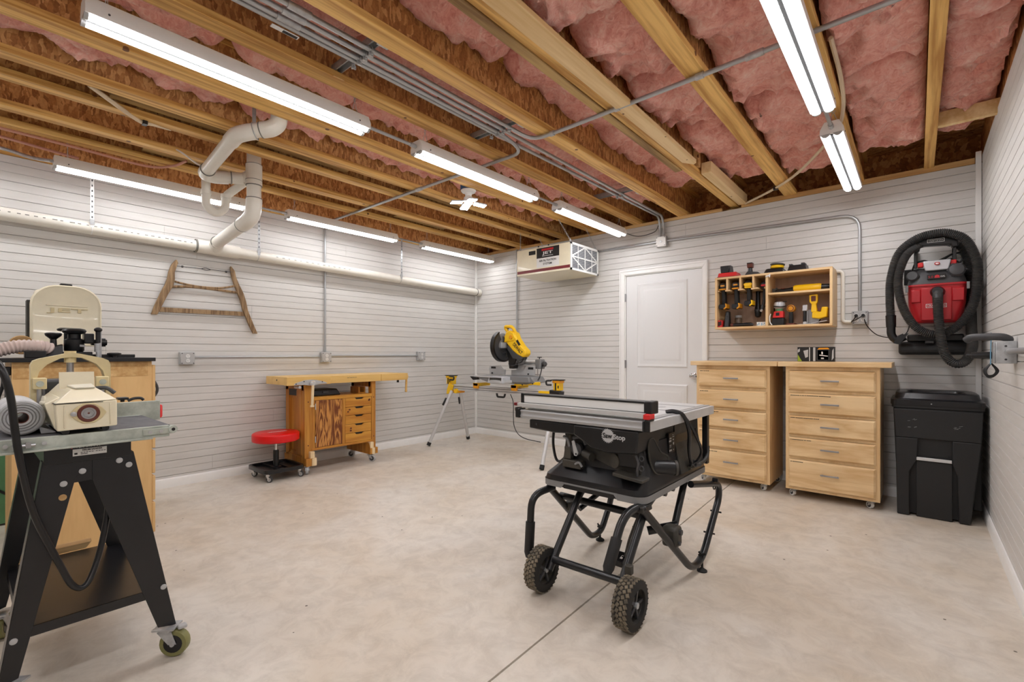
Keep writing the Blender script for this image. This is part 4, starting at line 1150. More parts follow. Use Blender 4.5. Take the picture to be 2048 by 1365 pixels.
# ================================================================ AIR FILTER
t = thing('air_filter', 'cream ceiling-hung air filtration unit with a maroon stripe and pleated filter end', 'air filter', (1.71, -.36, 2.063))
x0, x1, y0, y1, z0, z1 = 1.328, 2.088, -.648, -.075, 2.066, 2.365
put('casing', MB().box(x0, y0, z0, x1 - .012, y1, z1), 'cream', t, bevel=.004)
fr = MB()
fr.box(x1 - .012, y0, z0, x1, y0 + .022, z1).box(x1 - .012, y1 - .022, z0, x1, y1, z1).box(x1 - .012, y0, z0, x1, y1, z0 + .022).box(x1 - .012, y0, z1 - .022, x1, y1, z1)
put('filter_frame', fr, 'print_white', t)
put('filter_media', MB().box(x1 - .013, y0 + .02, z0 + .02, x1 - .008, y1 - .02, z1 - .02), 'clear_grey', t)
pl = MB()
for k in range(15):
    zz = z0 + .03 + k * .017
    pl.prism([(x1 - .009, zz), (x1 - .0035, zz + .005), (x1 - .009, zz + .010)], 'y', y0 + .02, y1 - .02)
put('pleats', pl, 'print_grey', t, kind='stuff')
ym, zm = (y0 + y1) / 2, (z0 + z1) / 2
gr = MB()
for a, c in (((y0 + .02, zm), (ym, z1 - .02)), ((ym, z1 - .02), (y1 - .02, zm)), ((y1 - .02, zm), (ym, z0 + .02)), ((ym, z0 + .02), (y0 + .02, zm)), ((y0 + .02, zm), (y1 - .02, zm)), ((ym, z0 + .02), (ym, z1 - .02))):
    gr.bar((x1 - .003, a[0], a[1]), (x1 - .003, c[0], c[1]), .014, .003, up=(1, 0, 0))
for f in (.25, .75):
    y = y0 + (y1 - y0) * f; gr.bar((x1 - .003, y, z0 + .02), (x1 - .003, y, z1 - .02), .010, .003, up=(1, 0, 0))
put('filter_grid', gr, 'print_white', t)
fy = y0 - .0006
def sheet(a, c, d, e, m, nm='print'): return put(nm, MB().box(a, y0 - .0012, d, c, y0 + .0006, e), m, t)
sheet(x0 + .008, x1 - .014, z0 + .022, z0 + .054, 'maroon', 'stripe')
sheet(1.622, 1.933, 2.237, 2.352, 'print_black', 'name_plate')
sheet(1.622, 1.933, 2.132, 2.237, 'print_white', 'name_plate')
sheet(1.508, 1.605, 2.290, 2.335, 'print_black', 'control_window')
put('print', MB().box(1.693, y0 - .0018, 2.316, 1.855, y0 - .001, 2.339), 'print_red', t)
text('JET', (1.775, y0 - .002, 2.286), (1, 0, 0), (0, 0, 1), .040, 'print_white', t, w=.145, bold=.02)
put('print', MB().box(1.70, y0 - .0018, 2.254, 1.85, y0 - .001, 2.261), 'print_grey', t)
text('AIR FILTRATION', (1.775, y0 - .002, 2.205), (1, 0, 0), (0, 0, 1), .024, 'print_black', t, w=.235, bold=.015)
text('SYSTEM', (1.775, y0 - .002, 2.168), (1, 0, 0), (0, 0, 1), .024, 'print_black', t, w=.12, bold=.015)
for x, y, tx, ty in ((1.36, -.62, 1.30, -.55), (2.06, -.62, 1.99, -.75), (1.36, -.10, 1.32, -.20), (2.06, -.10, 2.02, -.25)):
    e = MB(); e.cyl((x, y, z1), (x, y, z1 + .012), .004, n=8).torus((x, y, z1 + .022), (1, 0, 0), .011, .003, 12, 6)
    put('eye_bolt', e, 'galv', t)
    ch = MB(); a = Vector((x, y, z1 + .026)); c = Vector((tx, ty, 2.605))
    k = 10
    for i in range(k):
        p = a.lerp(c, (i + .5) / k); d = (c - a).normalized(); u, w_ = frame_for(d); s = u if i % 2 else w_
        hl = (c - a).length / k * .62
        ch.tube([p - d * hl + s * .002, p - d * hl * .5 + s * .0065, p + d * hl * .5 + s * .0065, p + d * hl, p + d * hl * .5 - s * .0065, p - d * hl * .5 - s * .0065, p - d * hl + s * .001], .0018, 5)
    put('hanging_chain', ch, 'galv', t)
for x in (1.64, 1.78): put('latch', MB().box(x - .006, y0 + .004, z1, x + .006, y0 + .02, z1 + .018), 'dark_grey', t, bevel=.002)

# ================================================================ TOOL RACK
t = thing('tool_rack', 'pale wooden wall rack with drill slots and shelves full of cordless tools', 'rack', (3.93, -.155, 1.385))
rx0, rx1, ry, rz0, rz1 = 3.470, 4.388, -.31, 1.385, 1.866
put('top_panel', MB().box(rx0, ry, rz1 - .018, rx1, -.002, rz1), 'maple_x', t, bevel=.001)
put('bottom_panel', MB().box(rx0, ry, rz0, rx1, -.002, rz0 + .018), 'maple_x', t, bevel=.001)
for a in (rx0, rx1 - .019): put('side_panel', MB().box(a, ry, rz0 + .018, a + .019, -.002, rz1 - .018), 'maple_z', t, bevel=.001)
put('back_panel', MB().box(rx0 + .019, -.014, rz0 + .018, rx1 - .019, -.003, rz1 - .018), 'ply_back', t)
put('divider', MB().box(3.898, ry, rz0 + .018, 3.917, -.014, rz1 - .018), 'maple_z', t, bevel=.001)
for x in (3.577, 3.69, 3.798): put('divider', MB().box(x - .007, ry, 1.746, x + .007, -.014, rz1 - .018), 'maple_z', t, bevel=.001)
for a, c in ((rx0 + .019, 3.503), (3.553, 3.607), (3.663, 3.72), (3.772, 3.84), (3.88, 3.898)):
    put('slot_shelf', MB().prism([(a, -.014), (c, -.014), (c, ry + .03), (c - .008, ry + .004), (a + .008, ry + .004), (a, ry + .03)], 'z', 1.734, 1.746), 'maple_x', t)
put('slot_shelf', MB().box(rx0 + .019, -.09, 1.734, 3.898, -.014, 1.746), 'maple_x', t)
put('shelf', MB().box(3.917, ry + .002, 1.672, rx1 - .019, -.014, 1.688), 'maple_x', t, bevel=.001)
put('catch', MB().cyl((3.90, ry - .004, 1.83), (3.932, ry - .004, 1.842), .007, n=10).cyl((3.93, ry - .006, 1.824), (3.934, ry - .004, 1.852), .005, n=8), 'print_white', t)

def hung_drill(x, lab, head, foot, zf, impact=False):
    """cordless driver hung in a slot, seen from behind: head above the shelf, handle and battery foot below"""
    t = thing('cordless_drill', lab, 'drill', (x, -.2, zf - .03), 'cordless drivers hung in the rack slots')
    h = MB(); h.lathe([(.018, 0), (.03, .004), (.036, .02), (.036, .06), (.032, .13), (.022, .16), (.012, .18)], (x, -.285, 1.785), (0, 1, 0), 20)
    put('motor_housing', h, 'black', t)
    put('rear_cap', MB().prism(rrect(x - .018, 1.783, x + .018, 1.797, .004), 'y', -.288, -.27), head, t)
    put('trim_band', MB().prism(rrect(x - .030, 1.750, x + .030, 1.763, .005), 'y', -.292, -.20), head, t, bevel=.002)
    g = MB(); g.hexa([(x - .018, -.25, zf), (x + .018, -.25, zf), (x + .018, -.19, zf), (x - .018, -.19, zf)], [(x - .015, -.27, 1.76), (x + .015, -.27, 1.76), (x + .015, -.21, 1.76), (x - .015, -.21, 1.76)])
    put('handle', g, 'black_mat', t, bevel=.006)
    put('trigger', MB().box(x - .008, -.205, 1.70, x + .008, -.185, 1.735), 'black', t, bevel=.004)
    put('battery_foot', MB().prism(rrect(x - .034, zf - .042, x + .034, zf + .004, .012), 'y', -.285, -.17), 'black', t, bevel=.004)
    put('battery_trim', MB().prism([(x + .010, zf - .046), (x + .037, zf - .034), (x + .037, zf + .004), (x + .022, zf + .010), (x + .027, zf - .02), (x + .010, zf - .036)], 'y', -.288, -.19), foot, t, bevel=.002)
    return t
hung_drill(3.53, 'leftmost yellow-trimmed black driver hanging in the rack slots', 'amber', 'amber', 1.615)
hung_drill(3.643, 'second yellow-trimmed driver from left hanging in the rack slots', 'amber', 'amber', 1.612)
dd = hung_drill(3.75, 'third driver from left in the rack slots, the one with the bright yellow head', 'yellow', 'yellow', 1.632)
put('head_shell', MB().prism([(3.72, 1.765), (3.712, 1.79), (3.735, 1.797), (3.75, 1.79), (3.77, 1.797), (3.786, 1.79), (3.778, 1.765)], 'y', -.292, -.24), 'yellow', dd, bevel=.003)
# dark sander hanging behind the third drill
t = thing('multi_tool', 'dark oscillating tool hanging behind the third driver in the rack', 'tool', (3.797, -.12, 1.49))
put('body', MB().lathe([(.012, 0), (.024, .01), (.030, .05), (.028, .09), (.02, .12), (.018, .2), (.02, .24)], (3.797, -.13, 1.490), (0, 0, 1), 16), 'black', t)
put('collar', MB().cyl((3.797, -.13, 1.55), (3.797, -.13, 1.565), .031, n=16), 'dark_grey', t)
# red ratchet driver in the fourth slot
t = thing('cordless_ratchet', 'slim dark red cordless ratchet hanging in the fourth slot beside the rack divider', 'tool', (3.877, -.18, 1.54))
put('head', MB().lathe([(.02, 0), (.03, .01), (.03, .05), (.02, .08)], (3.872, -.27, 1.770), (0, 1, 0), 16), 'black', t)
put('head_band', MB().box(3.855, -.285, 1.755, 3.893, -.25, 1.772), 'print_red', t, bevel=.003)
put('handle', MB().tube(catmull([(3.872, -.23, 1.765), (3.874, -.23, 1.69), (3.868, -.23, 1.62), (3.862, -.24, 1.58)], 4), .014, 12, None), 'black_mat', t)
put('collar', MB().cyl((3.863, -.24, 1.585), (3.856, -.25, 1.548), .020, .016, 14), 'black', t)
put('tip', MB().cyl((3.857, -.25, 1.552), (3.853, -.27, 1.538), .010, n=12), 'light_grey', t)
# on the rack floor, left bay
zf = rz0 + .018
t = thing('red_battery', 'small red and black battery standing at the lower left of the rack', 'battery', (3.508, -.25, zf))
put('body', MB().box(3.488, -.29, zf, 3.528, -.22, zf + .066), 'red_plastic', t, bevel=.005)
put('contact_rail', MB().box(3.495, -.294, zf + .012, 3.508, -.289, zf + .052).box(3.512, -.294, zf + .02, 3.522, -.289, zf + .058), 'print_black', t)
t = thing('upright_tool', 'slim black tool standing upright at the lower left of the rack', 'tool', (3.557, -.2, zf))
put('body', MB().hexa([(3.532, -.27, zf), (3.584, -.27, zf), (3.584, -.2, zf), (3.532, -.2, zf)], [(3.547, -.25, zf + .15), (3.58, -.25, zf + .15), (3.58, -.2, zf + .15), (3.547, -.2, zf + .15)]), 'black', t, bevel=.008)
put('clip', MB().box(3.556, -.262, zf + .02, 3.562, -.255, zf + .11), 'dark_grey', t)
t = thing('glass_jar', 'small smoky glass jar with a pale lid in the middle of the rack floor', 'jar', (3.625, -.12, zf))
put('jar_body', MB().lathe([(.028, 0), (.032, .006), (.032, .085), (.026, .095)], (3.625, -.12, zf), (0, 0, 1), 20), mat('smoky_glass', (120, 104, 88), 0.15, spec=.6), t)
put('lid', MB().lathe([(.03, .093), (.031, .097), (.031, .112), (.028, .116)], (3.625, -.12, zf), (0, 0, 1), 20), 'light_grey', t)
t = thing('flashlight', 'dark handheld light lying along the rack floor with a reddish end', 'flashlight', (3.69, -.24, zf))
put('barrel', MB().tube([(3.615, -.25, zf + .018), (3.64, -.25, zf + .018), (3.70, -.25, zf + .018), (3.73, -.25, zf + .019), (3.765, -.25, zf + .019), (3.785, -.25, zf + .014)], .017, 16, [.0165, .0165, .0155, .019, .018, .010]), 'black', t)
put('lens_ring', MB().cyl((3.595, -.25, zf + .018), (3.617, -.25, zf + .018), .0175, n=16), 'brown', t)
t = thing('small_carton', 'tiny pale printed carton beside the rack divider', 'box', (3.855, -.24, zf))
put('carton', MB().box(3.818, -.27, zf, 3.893, -.21, zf + .036), 'print_white', t, bevel=.001)
pq = MB()
for k in range(6): pq.box(3.822 + k * .011, -.2706, zf + .006 + (k % 3) * .006, 3.829 + k * .011, -.27, zf + .018 + (k % 2) * .01)
put('print', pq, 'blue_tie', t)
# upper right shelf: cordless yellow light/tool
zs_ = 1.688
t = thing('cordless_tool', 'long yellow and black cordless tool lying on the upper right rack shelf', 'tool', (4.15, -.22, zs_))
put('barrel', MB().tube([(4.095, -.2, zs_ + .032), (4.11, -.2, zs_ + .032), (4.2, -.2, zs_ + .032), (4.288, -.2, zs_ + .032), (4.30, -.2, zs_ + .032)], .03, 18, [.026, .031, .032, .031, .026]), 'yellow', t)
put('nose', MB().tube([(4.298, -.2, zs_ + .03), (4.32, -.2, zs_ + .03), (4.362, -.2, zs_ + .03)], .024, 16, [.026, .024, .022]), 'black', t)
put('grip', MB().tube([(4.10, -.2, zs_ + .026), (4.05, -.2, zs_ + .022), (3.98, -.2, zs_ + .021), (3.955, -.2, zs_ + .02)], .02, 14, [.024, .021, .020, .018]), 'black', t)
put('clamp', MB().box(3.93, -.215, zs_, 3.958, -.185, zs_ + .045).box(3.955, -.21, zs_ + .03, 3.97, -.19, zs_ + .052), 'black_dusty', t, bevel=.003)
put('switch', MB().box(4.0, -.225, zs_ + .036, 4.03, -.20, zs_ + .044), 'brown', t, bevel=.002)
# lower right: red and black router, drill, jigsaw, circular saw
t = thing('trim_router', 'red and black trim router with a round silver head inside the tool rack', 'router', (3.985, -.22, zf))
put('battery_base', MB().hexa([(3.932, -.29, zf), (4.037, -.29, zf), (4.037, -.17, zf), (3.932, -.17, zf)], [(3.943, -.28, zf + .064), (4.033, -.28, zf + .064), (4.033, -.18, zf + .064), (3.943, -.18, zf + .064)]), 'black', t, bevel=.006)
put('body', MB().hexa([(3.943, -.275, zf + .066), (4.029, -.275, zf + .066), (4.029, -.185, zf + .066), (3.943, -.185, zf + .066)], [(3.956, -.265, zf + .125), (4.026, -.265, zf + .125), (4.026, -.195, zf + .125), (3.956, -.195, zf + .125)]), 'red_plastic', t, bevel=.006)
put('label', MB().box(3.972, -.274, zf + .085, 3.998, -.266, zf + .112), 'print_black', t)
put('neck', MB().cyl((3.99, -.23, zf + .125), (3.99, -.23, zf + .155), .028, n=16), 'green', t)
put('head', MB().lathe([(.03, 0), (.043, .012), (.045, .035), (.04, .055), (.024, .062)], (3.992, -.23, zf + .148), (0, 0, 1), 22), 'silver', t)
put('head_ring', MB().torus((3.992, -.23, zf + .172), (.1, -.2, 1), .045, .006, 22, 6), 'black', t)
put('lever', MB().box(4.018, -.25, zf + .203, 4.05, -.235, zf + .21), 'black', t, bevel=.002)
put('cord', MB().tube(catmull([(3.955, -.14, zf + .01), (3.935, -.14, zf + .09), (3.933, -.14, zf + .17), (3.945, -.15, zf + .22)], 5), .006, 8), 'black', t)
put('side_strap', MB().tube(catmull([(3.945, -.293, zf + .004), (3.93, -.292, zf + .03), (3.926, -.29, zf + .075), (3.932, -.28, zf + .10)], 4), .005, 8), 'print_white', t)
t = thing('upright_drill', 'yellow-backed black drill standing upright in the right rack bay', 'drill', (4.08, -.2, zf))
put('motor_housing', MB().lathe([(.02, 0), (.030, .004), (.033, .02), (.03, .08), (.02, .11)], (4.08, -.25, zf + .145), (0, 1, 0), 20), 'amber', t)
put('rear_vents', MB().torus((4.08, -.252, zf + .145), (0, 1, 0), .022, .003, 18, 5), 'brown', t)
put('handle', MB().hexa([(4.064, -.24, zf + .012), (4.094, -.24, zf + .012), (4.094, -.19, zf + .012), (4.064, -.19, zf + .012)], [(4.066, -.245, zf + .125), (4.092, -.245, zf + .125), (4.092, -.20, zf + .125), (4.066, -.20, zf + .125)]), 'black_mat', t, bevel=.005)
put('battery_foot', MB().prism(rrect(4.042, -.27, 4.115, -.16, .015), 'z', zf, zf + .016), 'brown', t, bevel=.003)
t = thing('jigsaw', 'grey-headed jigsaw standing on its shoe beside the yellow circular saw', 'jigsaw', (4.19, -.24, zf))
put('shoe', MB().box(4.143, -.285, zf, 4.29, -.21, zf + .004), 'alu', t)
put('plunger', MB().cyl((4.185, -.25, zf + .004), (4.186, -.25, zf + .12), .013, n=12), 'black', t)
put('plunger', MB().cyl((4.2035, -.25, zf + .004), (4.2035, -.25, zf + .115), .003, n=8), 'light_grey', t)
put('head', MB().hexa([(4.168, -.27, zf + .115), (4.205, -.27, zf + .115), (4.205, -.21, zf + .115), (4.168, -.21, zf + .115)], [(4.172, -.262, zf + .168), (4.206, -.262, zf + .168), (4.206, -.215, zf + .168), (4.172, -.215, zf + .168)]), 'silver', t, bevel=.006)
put('clamp_screw', MB().box(4.175, -.27, zf + .004, 4.2, -.235, zf + .024), 'light_grey', t, bevel=.003)
t = thing('circular_saw', 'bright yellow cordless circular saw resting at the right end of the rack', 'saw', (4.28, -.2, zf))
put('handle', MB().prism([(4.217, 1.652), (4.277, 1.655), (4.277, 1.592), (4.266, 1.572), (4.234, 1.572), (4.218, 1.592)], 'y', -.245, -.205), 'yellow', t, bevel=.004)
put('handle_opening', MB().prism(rrect(4.231, 1.597, 4.264, 1.642, .006), 'y', -.247, -.243), 'brown', t)
put('neck', MB().hexa([(4.232, -.26, 1.505), (4.276, -.26, 1.505), (4.276, -.19, 1.505), (4.232, -.19, 1.505)], [(4.234, -.25, 1.575), (4.266, -.25, 1.575), (4.266, -.20, 1.575), (4.234, -.20, 1.575)]), 'yellow', t, bevel=.005)
put('motor_body', MB().prism([(4.238, 1.455), (4.29, 1.448), (4.345, 1.462), (4.35, 1.545), (4.308, 1.545), (4.300, 1.51), (4.24, 1.505)], 'y', -.265, -.16), 'yellow', t, bevel=.008)
put('motor_trim', MB().box(4.285, -.27, 1.508, 4.303, -.25, 1.535), 'brown', t, bevel=.003)
put('blade_guard', MB().lathe([(.02, 0), (.06, .004), (.066, .02), (.06, .034), (.02, .038)], (4.232, -.215, 1.466), (0, 1, 0), 24), 'dark_grey', t)
put('blade', MB().lathe([(.01, .0), (.062, .0), (.062, .002), (.01, .002)], (4.232, -.225, 1.468), (0, 1, 0), 32), 'steel', t)
put('base_shoe', MB().bar((4.235, -.22, 1.411), (4.345, -.22, 1.430), .10, .005), 'alu', t)
# tools on top of the rack
zr = rz1
t = thing('battery_charger', 'red battery charger with a black battery on top of the rack at left', 'charger', (3.56, -.18, zr))
put('base', MB().hexa([(3.474, -.26, zr), (3.652, -.26, zr), (3.652, -.10, zr), (3.474, -.10, zr)], [(3.483, -.25, zr + .05), (3.640, -.25, zr + .05), (3.640, -.11, zr + .05), (3.483, -.11, zr + .05)]), 'red_plastic', t, bevel=.005)
put('base_skirt', MB().box(3.473, -.262, zr, 3.653, -.098, zr + .012), 'maroon', t)
put('battery', MB().hexa([(3.500, -.24, zr + .05), (3.572, -.24, zr + .05), (3.572, -.14, zr + .05), (3.500, -.14, zr + .05)], [(3.493, -.235, zr + .118), (3.578, -.235, zr + .118), (3.578, -.14, zr + .118), (3.493, -.14, zr + .118)]), 'black', t, bevel=.006)
put('battery_side', MB().hexa([(3.572, -.23, zr + .05), (3.592, -.23, zr + .05), (3.592, -.15, zr + .05), (3.572, -.15, zr + .05)], [(3.577, -.23, zr + .118), (3.583, -.23, zr + .118), (3.583, -.15, zr + .118), (3.577, -.15, zr + .118)]), 'dark_grey', t)
t = thing('cordless_tool', 'dark cordless tool with a short red-black neck on top of the rack', 'tool', (3.76, -.18, zr))
put('body', MB().hexa([(3.705, -.25, zr), (3.838, -.25, zr), (3.838, -.12, zr), (3.705, -.12, zr)], [(3.728, -.23, zr + .045), (3.82, -.23, zr + .03), (3.82, -.14, zr + .03), (3.728, -.14, zr + .045)]), 'dark_grey', t, bevel=.006)
put('neck', MB().cyl((3.745, -.19, zr + .04), (3.745, -.19, zr + .09), .021, .016, 14), 'black', t)
put('head', MB().hexa([(3.725, -.22, zr + .078), (3.768, -.22, zr + .078), (3.768, -.16, zr + .078), (3.725, -.16, zr + .078)], [(3.722, -.22, zr + .118), (3.770, -.22, zr + .12), (3.770, -.16, zr + .12), (3.722, -.16, zr + .118)]), 'brown', t, bevel=.005)
put('head_cap', MB().box(3.723, -.222, zr + .114, 3.769, -.158, zr + .124), 'black', t, bevel=.003)
put('cord', MB().torus((3.69, -.2, zr + .006), (.1, 0, 1), .022, .004, 18, 6), 'black', t)
t = thing('random_orbit_sander', 'black sander with a yellow base, turned bottom up, on top of the rack', 'sander', (3.96, -.18, zr))
put('body', MB().hexa([(3.862, -.25, zr), (4.042, -.25, zr), (4.042, -.12, zr), (3.862, -.12, zr)], [(3.885, -.24, zr + .048), (4.018, -.24, zr + .045), (4.018, -.13, zr + .045), (3.885, -.13, zr + .048)]), 'black', t, bevel=.012)
put('skirt', MB().lathe([(.04, 0), (.052, .006), (.055, .02), (.05, .026)], (3.965, -.19, zr + .045), (.05, .05, 1), 22), 'yellow', t)
put('sanding_pad', MB().lathe([(.05, 0), (.058, .004), (.058, .012), (.05, .016)], (3.968, -.19, zr + .074), (.10, .06, 1), 24), 'dark_grey', t)
t = thing('tool_case', 'dark grey tool case on top of the rack at right', 'case', (4.12, -.18, zr))
put('body', MB().hexa([(4.05, -.25, zr), (4.198, -.25, zr), (4.198, -.11, zr), (4.05, -.11, zr)], [(4.068, -.24, zr + .055), (4.192, -.24, zr + .055), (4.192, -.12, zr + .055), (4.068, -.12, zr + .055)]), 'black', t, bevel=.005)
put('ridge', MB().box(4.064, -.235, zr + .055, 4.09, -.13, zr + .068).box(4.155, -.235, zr + .055, 4.182, -.13, zr + .070), 'dark_grey', t, bevel=.003)
t = thing('white_plug', 'small white and black plug lying on the right end of the rack top', 'plug', (4.225, -.19, zr))
put('body', MB().tube([(4.215, -.2, zr + .009), (4.235, -.2, zr + .011), (4.27, -.19, zr + .006)], .008, 10, [.009, .010, .005]), 'print_white', t)
put('tip', MB().box(4.203, -.207, zr + .002, 4.217, -.193, zr + .016), 'black', t, bevel=.002)

# ================================================================ BOW SAW on the left wall
t = thing('bow_saw', 'antique wooden bow saw hanging on the white left wall above the workbench', 'saw', (.03, -3.46, 1.36))
def arm(pts, name):
    m = MB(); vs = []; 
    for (y, z, w, d) in pts: vs += [(.014, y - w, z), (.014 + d, y - w, z), (.014 + d, y + w, z), (.014, y + w, z)]
    fs = []
    for i in range(len(pts) - 1):
        for k in range(4): fs.append((i * 4 + k, i * 4 + (k + 1) % 4, i * 4 + 4 + (k + 1) % 4, i * 4 + 4 + k))
    fs += [(3, 2, 1, 0), tuple((len(pts) - 1) * 4 + k for k in range(4))]
    m.add(vs, fs); put(name, m, 'old_wood', t, bevel=.003, smooth=30)
arm([(-3.855, 1.487, .022, .022), (-3.827, 1.565, .026, .026), (-3.79, 1.66, .028, .028), (-3.752, 1.745, .030, .03), (-3.738, 1.80, .027, .03), (-3.733, 1.86, .022, .026), (-3.715, 1.92, .021, .024), (-3.703, 1.945, .018, .022), (-3.697, 1.972, .004, .016)], 'left_arm')
arm([(-3.055, 1.352, .021, .022), (-3.09, 1.43, .022, .026), (-3.145, 1.57, .022, .028), (-3.165, 1.66, .024, .03), (-3.19, 1.735, .026, .03), (-3.222, 1.81, .022, .028), (-3.245, 1.88, .019, .024), (-3.255, 1.935, .019, .022), (-3.268, 1.975, .004, .016)], 'right_arm')
put('saw_blade', MB().hexa([(.026, -3.835, 1.512), (.029, -3.835, 1.512), (.029, -3.14, 1.516), (.026, -3.14, 1.516)], [(.026, -3.83, 1.552), (.029, -3.83, 1.552), (.029, -3.145, 1.556), (.026, -3.145, 1.556)]), 'old_wood', t)
te = MB()
for k in range(58):
    y = -3.815 + k * .0115; te.add([(.0265, y, 1.513), (.0265, y + .010, 1.513), (.0265, y + .005, 1.505), (.0285, y, 1.513), (.0285, y + .010, 1.513), (.0285, y + .005, 1.505)], [(0, 1, 2), (3, 5, 4), (0, 2, 5, 3), (1, 4, 5, 2)])
put('saw_teeth', te, 'dark_grey', t, kind='stuff')
put('stretcher', MB().tube(catmull([(.03, -3.735, 1.787), (.032, -3.62, 1.765), (.034, -3.49, 1.756), (.032, -3.35, 1.764), (.03, -3.215, 1.800)], 5), .009, 8), 'old_wood', t)
put('stretcher', MB().tube(catmull([(.03, -3.75, 1.733), (.030, -3.60, 1.748), (.028, -3.49, 1.748), (.030, -3.35, 1.742), (.03, -3.20, 1.734)], 5), .0115, 8), 'old_wood', t)
put('tension_rod', MB().tube([(.034, -3.72, 1.917), (.034, -3.51, 1.919)], .0032, 6).tube([(.034, -3.435, 1.920), (.034, -3.245, 1.922)], .0032, 6), 'dark_grey', t)
put('turnbuckle', MB().tube(catmull([(.034, -3.512, 1.919), (.034, -3.475, 1.929), (.034, -3.435, 1.920)], 4), .0035, 6).tube(catmull([(.034, -3.512, 1.919), (.034, -3.475, 1.911), (.034, -3.435, 1.920)], 4), .0035, 6), 'dark_grey', t)
for y in (-3.655, -3.31): put('rod_nut', MB().cyl((.034, y - .006, 1.918), (.034, y + .006, 1.918), .010, n=6), 'dark_grey', t)

# ================================================================ WORKBENCH
t = thing('workbench', 'beech woodworking bench on casters with a figured door and five small drawers', 'workbench', (.28, -2.36, 0))
T0, T1 = .862, .937
put('benchtop', MB().box(.06, -2.905, T1 - .07, .455, -1.62, T1), 'beech', t, bevel=.002)
put('end_cap', MB().box(.06, -2.965, T0, .455, -2.905, T1), 'beech', t, bevel=.002)
put('front_apron', MB().box(.455, -2.535, T0, .50, -1.95, T1), 'beech', t, bevel=.002)
put('vise_jaw', MB().box(.455, -2.965, T0 - .003, .515, -2.537, T1), 'beech', t, bevel=.002)
put('tail_vise', MB().box(.44, -1.948, T0, .505, -1.62, T1).box(.3, -1.62, T0 + .006, .505, -1.60, T1), 'beech', t, bevel=.002)
put('dog_hole', MB().cyl((.30, -2.9652, .905), (.30, -2.9662, .905), .009, n=14), 'black', t)
# steel face-vise plate with screw and handle
pl = MB().prism([(-2.905, .862), (-2.89, .880), (-2.80, .905), (-2.74, .908), (-2.68, .902), (-2.60, .882), (-2.575, .866), (-2.66, .862), (-2.70, .853), (-2.76, .853), (-2.80, .860)], 'x', .515, .523)
put('vise_plate', pl, 'light_grey', t, bevel=.002)
for y, z in ((-2.885, .873), (-2.81, .893), (-2.63, .885)): put('screw', MB().cyl((.523, y, z), (.5255, y, z), .006, n=8), 'dark_grey', t)
put('vise_screw', MB().lathe([(.022, 0), (.026, .01), (.026, .03), (.018, .04)], (.523, -2.733, .873), (1, 0, 0), 16), 'alu', t)
put('vise_handle', MB().cyl((.55, -2.735, .895), (.55, -2.745, .665), .013, .012, 14).cyl((.55, -2.745, .665), (.55, -2.745, .650), .019, n=14), 'block', t)
put('guide_rod', MB().cyl((.42, -2.845, .84), (.515, -2.845, .84), .013, n=12), 'light_grey', t)
put('tail_screw', MB().lathe([(.02, 0), (.028, .01), (.030, .025), (.018, .034)], (.45, -1.60, .895), (0, 1, 0), 18), 'beech', t)
put('tail_handle', MB().cyl((.462, -1.587, .90), (.47, -1.60, .735), .012, n=14).ball((.471, -1.60, .732), .015), 'beech', t)
put('dog_stop', MB().box(.46, -1.72, .835, .475, -1.70, .862), 'black', t)
text('SJÖBERGS', (.5008, -2.30, .912), (0, 1, 0), (0, 0, 1), .016, 'old_wood', t, w=.11)
# the two leg frames on sled feet
for y0, y1 in ((-2.775, -2.705), (-2.045, -1.995)):
    put('front_leg', MB().box(.40, y0, .15, .462, y1, T0), 'pine_z', t, bevel=.002)
    put('rear_leg', MB().box(.06, y0, .15, .115, y1, T0), 'pine_z', t, bevel=.002)
    put('top_rail', MB().box(.06, y0, .80, .44, y1, T0), 'pine_z', t)
    put('side_panel', MB().box(.115, y0 + .022, .15, .40, y0 + .034, .73 if y0 < -2.5 else .72), 'pine_z', t)
put('side_stretcher', MB().box(.115, -2.765, .15, .40, -2.71, .20).box(.115, -2.765, .72, .40, -2.712, .755), 'pine_z', t)
put('hand_opening', MB().box(.135, -2.7765, .745, .30, -2.775, .81), 'black', t)
put('side_frame', MB().box(.30, -2.778, .18, .40, -2.752, .80).box(.10, -2.778, .18, .135, -2.752, .80), 'pine_z', t)
put('foot', MB().prism([(.03, .075), (.495, .075), (.495, .150), (.40, .150), (.11, .17), (.03, .15)], 'y', -2.775, -2.68), 'pine_z', t, bevel=.002)
put('foot', MB().prism([(.03, .085), (.495, .085), (.495, .155), (.47, .205), (.11, .215), (.03, .16)], 'y', -2.085, -2.03), 'pine_z', t, bevel=.002)
put('foot_block', MB().box(.44, -2.735, .148, .497, -2.692, .212), 'block', t, bevel=.002)
put('foot_block', MB().box(.47, -2.722, .076, .506, -2.676, .150), 'block', t, bevel=.002)
put('foot_block', MB().box(.44, -2.082, .150, .50, -2.042, .215), 'block', t, bevel=.002)
put('foot_block', MB().box(.44, -2.06, .084, .502, -2.025, .152), 'block', t, bevel=.002)
put('foot_block', MB().box(.44, -2.012, .086, .49, -1.985, .150), 'pine_y', t, bevel=.002)
